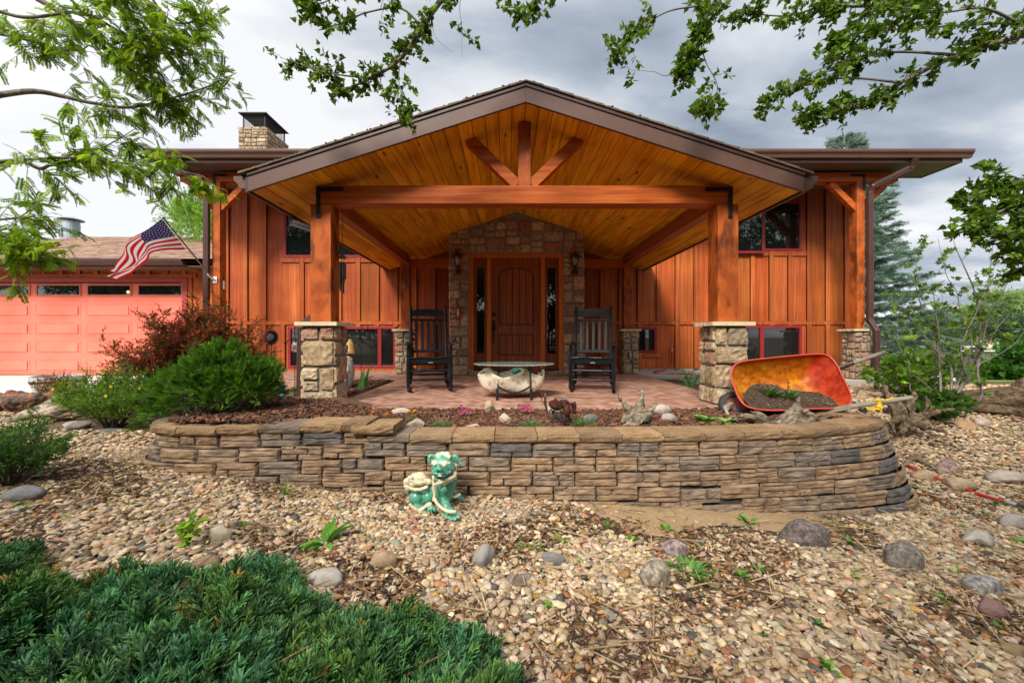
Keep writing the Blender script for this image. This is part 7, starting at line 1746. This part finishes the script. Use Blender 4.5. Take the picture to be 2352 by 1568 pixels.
# ---- trees -----------------------------------------------------------------
def leafy_branches(t, mains, tp, pal, nt, tl, nl, ls, seed, mat_b, gravity=-.2, flat=.5, rad0=.02, tw=.0035, mode='leaf', along=.25, dens=None):
    """main limbs (polylines) -> twigs -> leaves"""
    q_ = random.Random(seed); mb = MB(); loc=[]; dr=[]; sc_=[]
    for mi,(pts,ra,rb) in enumerate(mains):
        cc_ = catmull([tuple(p) for p in pts],8); mb.tube(cc_,list(np.linspace(ra,rb,len(cc_))),8)
        N_ = int(nt*(dens[mi] if dens else 1)*sum((b-a).length for a,b in zip(cc_,cc_[1:])))
        for i in range(N_):
            u = along+(1-along)*q_.random(); k = u*(len(cc_)-1); a,b = cc_[int(k)],cc_[min(int(k)+1,len(cc_)-1)]; p = a.lerp(b,k-int(k)); ax = (cc_[min(int(k)+1,len(cc_)-1)]-cc_[max(0,int(k)-1)]).normalized()
            d = (ax*q_.uniform(.2,1.1)+Vector((q_.gauss(0,.6),q_.gauss(0,flat),q_.gauss(gravity*.4,.55)))).normalized(); L = q_.uniform(*tl)*(1.1-.4*u)
            tw_=[p]; pd_ = d
            for s in range(4): pd_ = (pd_+Vector((q_.gauss(0,.16),q_.gauss(0,.16),gravity*.22+q_.gauss(0,.1)))).normalized(); tw_.append(tw_[-1]+pd_*L/4)
            mb.tube(tw_,[tw,tw*.8,tw*.6,tw*.45,tw*.3],4,cap=False)
            for j in range(nl):
                v = q_.uniform(.12,1.0)**.8*4; e = tw_[int(min(v,3.999))].lerp(tw_[int(min(v,3.999))+1],v-int(min(v,3.999)))
                if mode == 'frond': dd = (pd_*.5+Vector((q_.gauss(0,.55),q_.gauss(0,.5),q_.gauss(-.15,.35)))).normalized()
                else: dd = (pd_*.4+Vector((q_.gauss(0,.6),q_.gauss(0,.6),q_.gauss(-.1,.6)))).normalized()
                loc.append(tuple(e)); dr.append(tuple(dd)); sc_.append(q_.uniform(*ls))
    b_ = mb.build('branches', mat_b, t, smooth=True); n = len(loc)
    if mode == 'frond': R = rotm(n, np.arctan2(np.array(dr)[:,1],np.array(dr)[:,0]), np.arcsin(np.clip(np.array(dr)[:,2],-1,1)), RS.normal(0,.55,n), np.array(sc_))
    else: R = aim(np.array(dr),None,np.array(sc_))
    bigmesh('foliage', multi(tp if isinstance(tp,list) else [tp],np.array(loc),R,pick(pal,n,.16)), FOL, t); return b_
def pl_(*pts): return [P(*p) for p in pts]
# honey locust on the left; its trunk stands outside the frame
lt = Vector((-6.2,3.0,-1.05)); t = thing('locust_tree','feathery leaved honey locust tree reaching in from the left','tree',tuple(lt))
mb = MB(); mb.tube([lt,lt+Vector((.05,.05,1)),lt+Vector((.15,0,2)),lt+Vector((.25,.1,3.2)),lt+Vector((.5,.2,4.6))],[.17,.14,.12,.10,.05],12); mb.build('trunk', BARK, t, smooth=True)
tk = lambda z: lt+Vector((.15,.05,z))
mains = [([tk(3.6)]+pl_((-60,-60,3.4),(90,0,3.5),(200,75,3.6),(300,160,3.8),(367,203,3.9),(400,250,4.0)),.035,.004),
 ([tk(3.2)]+pl_((-120,60,3.5),(0,78,3.6),(67,93,3.6),(133,110,3.7),(180,117,3.7),(207,103,3.8)),.022,.004),
 ([tk(2.9)]+pl_((-100,235,3.4),(0,218,3.5),(80,210,3.5),(147,222,3.6),(213,237,3.7),(293,247,3.8),(367,233,3.9),(467,203,4.0),(544,167,4.1)),.032,.003),
 ([tk(2.4)]+pl_((-100,380,3.4),(0,374,3.5),(50,370,3.5),(90,387,3.5),(113,380,3.5),(167,354,3.6),(233,340,3.7),(313,295,3.8)),.026,.003),
 ([tk(2.4)]+pl_((-90,372,3.4),(43,367,3.5),(160,362,3.5),(233,369,3.6),(367,384,3.7),(467,404,3.8)),.018,.003),
 ([tk(3.9)]+pl_((0,-200,3.4),(200,-110,3.5),(283,0,3.6),(333,80,3.7),(393,113,3.8),(453,127,3.9)),.026,.003),
 ([tk(4.0)]+pl_((100,-220,3.5),(300,-60,3.7),(383,40,3.8),(433,53,3.9),(487,33,4.0)),.020,.003),
 ([tk(1.9)]+pl_((-100,520,3.3),(0,505,3.3),(40,500,3.4),(75,480,3.4),(105,468,3.5)),.012,.002),
 ([tk(1.6)]+pl_((-100,600,3.2),(0,575,3.2),(25,577,3.3),(85,590,3.3)),.012,.002),
 ([tk(1.9)]+pl_((-60,540,3.2),(-20,530,3.2),(10,545,3.3),(45,555,3.3)),.008,.002),
 ([tk(3.4)]+pl_((-100,20,3.3),(60,40,3.4),(190,30,3.5),(280,80,3.6),(350,150,3.7)),.02,.003)]
LPAL = [(.22,.36,.012),(.29,.44,.018),(.14,.25,.010),(.36,.48,.022)]
leafy_branches(t, mains, FR, LPAL, 8.5, (.18,.46), 11, (.085,.14), 5, BARK, gravity=-.22, mode='frond', along=.38, dens=[1.15,.9,1.2,1.1,1.35,1.15,1.1,.8,1,.7,1.1])
# cottonwood overhead and on the right; its trunk stands outside the frame on the right
ct_ = Vector((5.6,2.2,-1.4)); t = thing('cottonwood_tree','cottonwood tree with glossy pointed leaves hanging in from the top and right','tree',tuple(ct_))
mb = MB(); mb.tube([ct_,ct_+Vector((-.05,0,1.5)),ct_+Vector((-.1,.1,3.2)),ct_+Vector((-.3,.1,5)),ct_+Vector((-.5,.2,6.6))],[.24,.20,.17,.13,.06],14); mb.build('trunk', BARK, t, smooth=True)
tk = lambda z: ct_+Vector((-.08,.08,z))
hub = Vector((1.2,2.9,4.3)); tops = tk(6.1)
mains = [([tops,Vector((3.4,2.4,4.9)),hub]+pl_((1150,-160,3.2),(1014,0,3.2),(971,63,3.25),(918,137,3.3),(851,180,3.35),(784,207,3.4),(770,190,3.4)),.036,.004),
 (pl_((851,180,3.35),(784,173,3.35),(734,163,3.35),(687,147,3.4),(644,133,3.4)),.008,.002),(pl_((971,63,3.25),(920,20,3.2),(840,30,3.2),(760,60,3.2),(705,20,3.2)),.010,.002),
 (pl_((1014,0,3.2),(900,-60,3.1),(800,-20,3.1),(730,10,3.1),(700,-5,3.1)),.010,.002),(pl_((918,140,3.3),(918,200,3.3),(941,277,3.3)),.004,.0015),(pl_((871,170,3.33),(884,217,3.33),(931,267,3.33)),.004,.0015),
 (pl_((1100,-80,3.2),(1058,0,3.2),(1060,60,3.2),(1061,133,3.2)),.004,.0012),(pl_((991,37,3.22),(1000,85,3.22),(1038,120,3.22)),.003,.001),(pl_((1150,-160,3.2),(1280,-40,3.2),(1225,10,3.2),(1145,20,3.2)),.006,.0015),
 # right side
 ([tops,Vector((3.6,2.6,4.6))]+pl_((1750,-180,3.2),(1638,0,3.2),(1598,100,3.2),(1568,167,3.2)),.03,.003),(pl_((1608,90,3.2),(1620,140,3.2),(1648,200,3.2),(1625,245,3.2),(1591,270,3.2)),.005,.0015),
 (pl_((1638,10,3.2),(1540,25,3.15),(1480,60,3.15),(1440,105,3.15),(1420,118,3.15)),.008,.002),(pl_((1600,90,3.2),(1540,170,3.2),(1500,165,3.2),(1442,160,3.2)),.004,.001),
 ([tk(4.2)]+pl_((2500,40,3.0),(2352,80,3.0),(2201,127,3.1),(2068,190,3.15),(1985,233,3.2),(1901,260,3.2),(1851,270,3.2)),.030,.003),
 ([tk(4.6)]+pl_((2500,20,3.0),(2352,47,3.0),(2135,63,3.1),(1968,77,3.2),(1900,110,3.2)),.018,.003),
 ([tk(5.0)]+pl_((2500,-120,3.1),(2200,-20,3.2),(2001,13,3.3),(1901,13,3.3),(1801,37,3.3),(1700,25,3.3)),.022,.003),
 (pl_((2068,190,3.15),(1960,180,3.2),(1850,190,3.2),(1760,235,3.2)),.010,.002),(pl_((2201,127,3.1),(2060,120,3.15),(1940,140,3.2),(1830,180,3.2)),.012,.002),(pl_((2352,60,3.0),(2260,20,2.9),(2150,30,2.9),(2050,10,2.95)),.012,.002),
 ([tk(3.2)]+pl_((2480,380,2.9),(2352,415,2.9),(2290,430,2.9),(2205,470,2.9)),.014,.002),([tk(2.9)]+pl_((2480,450,2.8),(2340,470,2.8),(2270,500,2.8),(2230,520,2.8)),.012,.002),([tk(2.6)]+pl_((2480,540,2.8),(2350,520,2.8),(2310,560,2.8),(2340,610,2.8)),.010,.002),(pl_((2352,415,2.9),(2300,395,2.9),(2270,385,2.9)),.006,.0015)]
CPAL = [(.085,.155,.010),(.12,.20,.014),(.055,.11,.008),(.18,.28,.02)]
leafy_branches(t, mains, DEL, CPAL, 12, (.08,.24), 12, (.040,.066), 9, SMOOTHB, gravity=-.12, mode='leaf', along=.30, tw=.0022, dens=[.8,2.0,1.5,1.5,1.7,1.6,.25,.15,1.4,1.4,2.0,1.9,.35,1.9,1.5,1.7,1.9,1.9,1.5,1.5,1.3,1.3,1.2])
# blue spruce behind the right end of the house
def spruce(base, H, R0, label, n_wh, seed, pal, dens=1.0, ndl=(.16,.26), nm='spruce_tree'):
    q_ = random.Random(seed); base = Vector(base); t = thing(nm,label,'tree',tuple(base)); mb = MB(); mb.tube([base,base+Vector((0,0,H*.5)),base+Vector((0,0,H))],[H*.022,H*.012,.012],10); mb.build('trunk', BARK, t)
    mb = MB(); loc=[]; dr=[]
    for w in range(n_wh):
        u = w/n_wh; z = H*(.06+.93*u); r = R0*(1-u)**.85*q_.uniform(.8,1.12)+.18; nb = int(7+4*(1-u))
        for b in range(nb):
            a = 2*pi*b/nb+w*1.1+q_.uniform(-.3,.3); L = r*q_.uniform(.75,1.1); pts=[]
            for k in range(6): v = k/5; pts.append(base+Vector((cos(a)*L*v,sin(a)*L*v,z+q_.uniform(.05,.28)*L*(v-.2)-.46*L*v*(1-u*.9)*(1-v*.45))))
            mb.tube(pts,list(np.linspace(.025*(1-u)+.008,.004,6)),5,cap=False)
            m = int((9+26*L)*dens)
            for i in range(m):
                v = q_.uniform(.12,1)**.7*5; k = int(min(v,4.999)); p = pts[k].lerp(pts[k+1],v-k); out = (pts[k+1]-pts[k]).normalized(); side = Vector((-sin(a),cos(a),0))*q_.choice([-1,1])
                d = (out*q_.uniform(.4,1)+side*q_.uniform(.1,1)+Vector((0,0,q_.uniform(-.55,.25)))).normalized(); loc.append(tuple(p+side*q_.uniform(0,.10)*L)); dr.append(tuple(d))
    mb.build('branches', BARK, t); n = len(loc); bigmesh('foliage', multi(SPR,np.array(loc),aim(np.array(dr),None,RS.uniform(ndl[0],ndl[1],n)),pick(pal,n,.16)), FOL, t); return t
SPAL2 = [(.18,.28,.235),(.24,.35,.30),(.13,.21,.15),(.30,.41,.37)]
spruce((11.75,14.2,-1.6),8.9,2.8,'tall blue spruce rising behind the right end of the house',26,3,SPAL2,1.9,(.17,.32))
# young many stemmed maple on the right
# (positions of the stems)
MX = lambda a,b,Y: P(1986.8+.2197*a, 631.6+.2197*b, Y)
Yb = 5.35; mbp = MX(880,1420,Yb); t = thing('young_maple','open many stemmed young maple with sparse small leaves on the right','tree',tuple(mbp))
st = [[(880,1420,0),(1000,1180,0),(1150,1000,-.05),(1190,850,-.05),(1170,700,0),(1210,500,0),(1180,300,.05),(1120,100,.1),(1040,-80,.1),(960,-260,.1),(900,-430,.1)],[(900,1440,0),(1100,1370,-.1),(1220,1260,-.15),(1190,1100,-.15),(1185,950,-.1),(1290,880,-.1),(1450,800,-.15),(1600,680,-.2),(1680,540,-.2)],
 [(840,1450,0),(790,1350,0),(790,1150,.1),(770,900,.15),(740,650,.2),(640,430,.2),(560,230,.2),(520,0,.2),(560,-200,.2),(575,-310,.2)],[(860,1400,0),(900,1200,.05),(900,980,.1),(820,880,.1),(720,760,.1),(640,660,.1),(560,560,.15),(430,380,.2),(330,310,.2),(190,210,.2)],
 [(1160,920,-.05),(1120,780,-.1),(1100,600,-.1),(1000,400,-.1),(960,180,-.1),(860,20,-.1),(800,-200,-.1),(760,-400,-.1)],[(1190,850,-.05),(1230,700,-.1),(1300,400,-.15),(1400,250,-.2),(1520,20,-.2),(1600,-160,-.2)],[(800,1320,0),(700,1200,.1),(560,1080,.15),(480,1020,.2)],
 [(780,1000,.1),(770,600,.1),(740,400,.1),(710,180,.1),(640,120,.1)],[(520,1310,.3),(470,1180,.3),(480,1080,.3),(420,900,.3),(340,700,.3),(330,600,.3)],[(1210,600,0),(1260,300,.1),(1300,0,.1),(1330,-250,.1),(1340,-420,.1)],[(1050,1050,-.1),(1000,800,-.2),(1060,600,-.2),(1150,420,-.2),(1240,200,-.2),(1330,60,-.2)],
 [(870,1380,.1),(960,1150,.2),(1080,950,.25),(1260,760,.25),(1380,560,.25),(1500,420,.25),(1640,300,.25)],[(840,1420,.2),(860,1250,.25),(980,1080,.3),(1000,900,.3),(880,600,.3),(820,350,.3),(800,150,.3)]]
mains = [([MX(a,b,Yb+dy) for a,b,dy in s_], .026 if i in (0,) else (.017 if i < 4 else .009), .0018) for i,s_ in enumerate(st)]
leafy_branches(t, mains, [LOB,t_lobed(3)], [(.10,.20,.018),(.14,.26,.025),(.075,.15,.016),(.22,.33,.035)], 8.0, (.10,.34), 6, (.05,.078), 14, SMOOTHB, gravity=.12, mode='leaf', along=.22, tw=.0035)
q1 = P(2165,935,5.5); twiggy('leafy_undergrowth','dark green broad leaved plants under the young maple','shrub',(5.55,5.25,-1.03),.50,.34,.3,30,30,[(.05,.12,.015),(.08,.16,.02)],[LOB],(.06,.10),31,lo=.2)
twiggy('currant_shrub','yellow green lobed leaved shrub beside the right downspout','shrub',(6.3,6.3,-.98),.75,.90,.5,34,30,[(.17,.31,.025),(.22,.38,.035),(.12,.24,.02)],[LOB],(.06,.10),32,lo=.25,rad=.008)
for i,(x_,y_,z_,W,H,lab) in enumerate(((11.0,8.6,-1.5,.85,1.3,'dense green leafy shrub at the right edge behind the fallen log'),(12.3,9.6,-1.6,.9,1.65,'taller green shrub at the right edge beyond the fence'),(8.3,9.0,-1.5,.5,.75,'low green shrub in front of the plank fence'))):
    twiggy('leafy_shrub',lab,'shrub',(x_,y_,z_),W,H,W*.6,70,70,[(.045,.15,.015),(.07,.20,.02),(.035,.11,.012)],[LOB],(.09,.16),33+i,lo=.15,rad=.012)
# garden tree behind the garage
def broadtree(label, base, H, cw, n, pal, seed, ls=(.12,.2), name='leafy_tree', tps=None, group=None, sub=1):
    base = Vector(base); t = thing(name,label,'tree',tuple(base),group=group); q_ = random.Random(seed); mb = MB(); mb.tube([base,base+Vector((0,0,H*.35)),base+Vector((.1,0,H*.8))],[H*.025,H*.02,H*.006],8)
    parts=[]
    for i in range(int(10*sub)):
        a = q_.uniform(0,2*pi); zz_ = H*q_.uniform(.38,.9); w = cw*(1-abs(zz_/H-.58)*1.2)*q_.uniform(.35,.8); c = base+Vector((cos(a)*w,sin(a)*w,zz_)); mb.tube([base+Vector((0,0,H*.3)),base.lerp(c,.6)+Vector((0,0,H*.12)),c],[H*.010,H*.006,H*.002],5)
        k = max(8,int(n/(10*sub))); p_,d_ = crown(k,c,(cw*.42,cw*.42,H*.15),.3,seed=i,lump=.3); parts += multi(tps or SML,p_,aim(d_+RS.normal(0,.5,(k,3)),None,RS.uniform(ls[0],ls[1],k)),pick(pal,k,.18))
    mb.build('trunk', BARK, t); bigmesh('crown', parts, FOL, t); return t
LG = [(.20,.36,.03),(.26,.44,.045),(.15,.29,.025)]
broadtree('bright green tree showing above the garage roof behind the flag',(-9.7,13.6,-1),6.3,1.7,5200,LG,3,(.14,.26))
# ---- far things on the right
FENCEW = mat('grey_fence_board', (.11,.095,.085), (.06,.05,.045), .9, 4, (6,6,.5), attr=True)
t = thing('plank_fence','weathered dark vertical plank fence beyond the lawn on the right','fence',(12.5,11,-1.6)); mb = MB(); x_ = 11.0
def fx_(x): return (x-CX)*11/F
x_ = fx_(2128)
while x_ < fx_(2345):
    c = rf.uniform(.6,1.25); mb.col=(c,c,c); mb.cbox((x_,11,-1.02+rf.uniform(-.02,.02)),(.125,.022,1.16)); x_ += .15 if not fx_(2166) < x_ < fx_(2172) else .32
mb.build('planks', FENCEW, t); mb = MB(); mb.cbox(((fx_(2128)+fx_(2345))/2,11.03,-.75),(2.6,.04,.09)); mb.cbox(((fx_(2128)+fx_(2345))/2,11.03,-1.35),(2.6,.04,.09)); mb.build('rail', FENCEW, t)
for k in (2128,2172,2300): mb = MB(); mb.cbox((fx_(k),11.09,-1.05),(.10,.10,1.3)); mb.build('fence_post', FENCEW, t)
t = thing('propane_tank','white propane tank on the lawn behind the young maple','tank',(fx_(2165),10.3,-1.6)); mb = MB(); c = Vector(((2165-CX)*10.3/F,10.3,-1.18)); pr_ = [(.001,-.62),(.14,-.60),(.24,-.50),(.28,-.38),(.28,.38),(.24,.50),(.14,.60),(.001,.62)]
mb.lathe(c,pr_,24,axis=(.5,1,0)); mb.build('tank_shell', mat('white_tank_paint', (.68,.68,.68), rough=.4), t, smooth=True)
for s in (-1,1): mb = MB(); mb.cbox(c+Vector((.17*s,.35*s,-.33)),(.3,.08,.2)); mb.build('leg', CONC, t)
mb = MB(); mb.lathe(c+Vector((0,0,.26)),[(.09,0),(.09,.10),(.05,.13)],14); mb.build('dome', mat('tank_grey', (.4,.4,.4)), t)
# pole fence along the meadow
t = thing('rail_fence','pale pipe rail fence across the meadow','fence',(30,32,-1.6)); mb = MB()
for z_ in (-.72,-1.05): mb.tube([(27,32,z_),(52,31,z_)],.045,6)
mb.build('rail', mat('pale_pipe', (.55,.53,.48)), t)
for k in range(11): mb = MB(); mb.cbox((27+2.5*k,32-.1*k,-1.15),(.10,.10,1.0)); mb.build('fence_post', FENCEW, t)
# red barn and two pale vehicles
bx_ = (2248-CX)*62/F; t = thing('red_barn','small red barn with a grey roof far across the meadow','barn',(bx_,62,-1.6)); mb = MB(); mb.box(bx_-1.4,bx_+1.8,62,67,-1.6,-.2); mb.prism([(bx_+.2,62,.75),(bx_-1.4,62,-.2),(bx_+1.8,62,-.2)],(0,5,0)); mb.build('wall', mat('barn_red', (.42,.03,.03), rough=.7), t)
mb = MB(); mb.prism([(bx_-1.7,61.8,-.35),(bx_+.2,61.8,.82),(bx_+.2,61.8,.95),(bx_-1.8,61.8,-.25)],(0,5.5,0)); mb.prism([(bx_+.2,61.8,.82),(bx_+2.0,61.8,-.3),(bx_+2.1,61.8,-.2),(bx_+.2,61.8,.95)],(0,5.5,0)); mb.build('roof', mat('barn_roof', (.45,.43,.42)), t)
mb = MB(); mb.box(bx_-.3,bx_+.6,61.93,61.99,-1.6,-.5); mb.build('door', mat('barn_door', (.5,.45,.42)), t)
for i,(x_,y_) in enumerate(((2222,52),(2272,54))):
    vx_ = (x_-CX)*y_/F; t = thing('parked_truck',['white pickup truck left of the far red barn','white pickup truck right of the far red barn'][i],'pickup truck',(vx_,y_,-1.6),group='pickup trucks by the barn'); WP_ = mat('white_truck_paint', (.7,.7,.7), rough=.3) if i == 0 else bpy.data.materials['white_truck_paint']
    mb = MB(); mb.prism([(vx_-1.1,y_,-1.35),(vx_+1.1,y_,-1.35),(vx_+1.1,y_,-1.0),(vx_+.1,y_,-1.0),(vx_-.05,y_,-.72),(vx_-.6,y_,-.72),(vx_-.75,y_,-1.0),(vx_-1.1,y_,-1.05)],(0,1.2,0)); mb.build('truck_body', WP_, t)
    for s in (-.7,.7): mb = MB(); mb.lathe((vx_+s,y_-.03,-1.4),[(.2,0),(.2,.15)],14,axis=(0,1,0)); mb.build('wheel', BLACK, t)
    mb = MB(); mb.box(vx_-.55,vx_-.1,y_-.01,y_-.002,-.98,-.77); mb.build('window', BLACK, t)
# far trees
FARP = [(.10,.16,.08),(.13,.19,.09),(.085,.13,.07)]; LGP = [(.24,.34,.10),(.29,.40,.12),(.20,.29,.085)]
kinds = ['dark conifer','pale green cottonwood','mid green elm','olive green ash','round dark elm','blue grey spruce']
fts = [(2170,46,5.2,2.2,0),(2205,50,6.3,3.0,0),(2238,52,6.0,2.6,2),(2262,48,7.2,2.8,1),(2300,46,8.4,3.0,1),(2330,44,8.2,2.8,1),(2350,40,6.2,2.6,0),(2130,60,3.6,2.6,3),(2100,58,3.3,2.4,3),(2075,34,1.9,.9,4),(2285,40,5.2,2.4,0),(2230,44,4.4,2.2,5),(2185,66,4.6,3,4),(2380,38,7,3,2),(2055,64,3.4,2.6,2),(2320,36,4.6,2.0,0)]
wd_ = ['behind the meadow fence','left of the red barn','beyond the red barn','tallest of the far row','at the right of the far row','near the right edge','at the right edge','far off left of the barn','far off beside the spruce tips','glowing beside the rail fence','standing before the taller trees','in the middle of the far row','farthest behind the rail fence','just outside the far right','low against the hills','low at the right edge']
for i,(x_,y_,H,cw,k) in enumerate(fts):
    pal = FARP if k in (0,5) else LGP; xx_ = (x_-CX)*y_/F
    if k == 4: pal = [(.30,.36,.04),(.34,.40,.05)] if i == 9 else LGP
    lab = ('yellow green shrub ' if i == 9 else kinds[k]+' tree ')+wd_[i]
    broadtree(lab,(xx_,y_,-1.65),H*.78,cw,1500,pal,40+i,(.35,.7),name='far_tree',group='trees beyond the meadow')
# large trees standing behind the viewer: they show only as reflections in the panes
for i,(x_,y_,H,cw) in enumerate(((-21,-3,8,4.4),(-28,-9,10,5),(-7,-7,8,3.9),(1.0,-8,8.5,4.2),(8.5,-8,9,4.2),(-14,-10,9,4.4),(15.5,-9,9.5,4.4),(-3,-15,10.5,4.6),(5,-15,11,4.6))):
    broadtree(['wide tree off beyond the driveway','tallest tree off beyond the driveway','spreading garden tree behind the viewer on the left','broad garden tree straight behind the viewer','spreading garden tree behind the viewer on the right','tree far behind on the left','tree far behind on the right','tall tree of the back row behind the viewer, left','tall tree of the back row behind the viewer, right'][i],(x_,y_,-1.4),H,cw,2600,[(.05,.13,.02),(.07,.17,.03),(.03,.08,.015)],60+i,(.6,1.0),group='trees behind the viewer')
for i,(x_,y_,H,cw) in enumerate(((-9.5,-5.5,4.2,2.4),(-4,-6,3.6,2.4),(4.5,-6,3.6,2.4),(10.5,-6,4.2,2.6),(-13,-3,5.5,2.6),(-1,-5.2,2.2,1.6))):  # unseen shrubs, added to darken the reflections in the panes
    broadtree(['rounded tall shrub behind the viewer, far left','rounded shrub behind the viewer, left','rounded shrub behind the viewer, right','rounded tall shrub behind the viewer, far right','bushy small tree left of the viewer','low bush straight behind the viewer'][i],(x_,y_,-1.4),H,cw,1500,[(.05,.13,.02),(.07,.17,.03),(.03,.08,.015)],80+i,(.5,.8),name='large_shrub',group='unseen shrubs added behind the viewer')
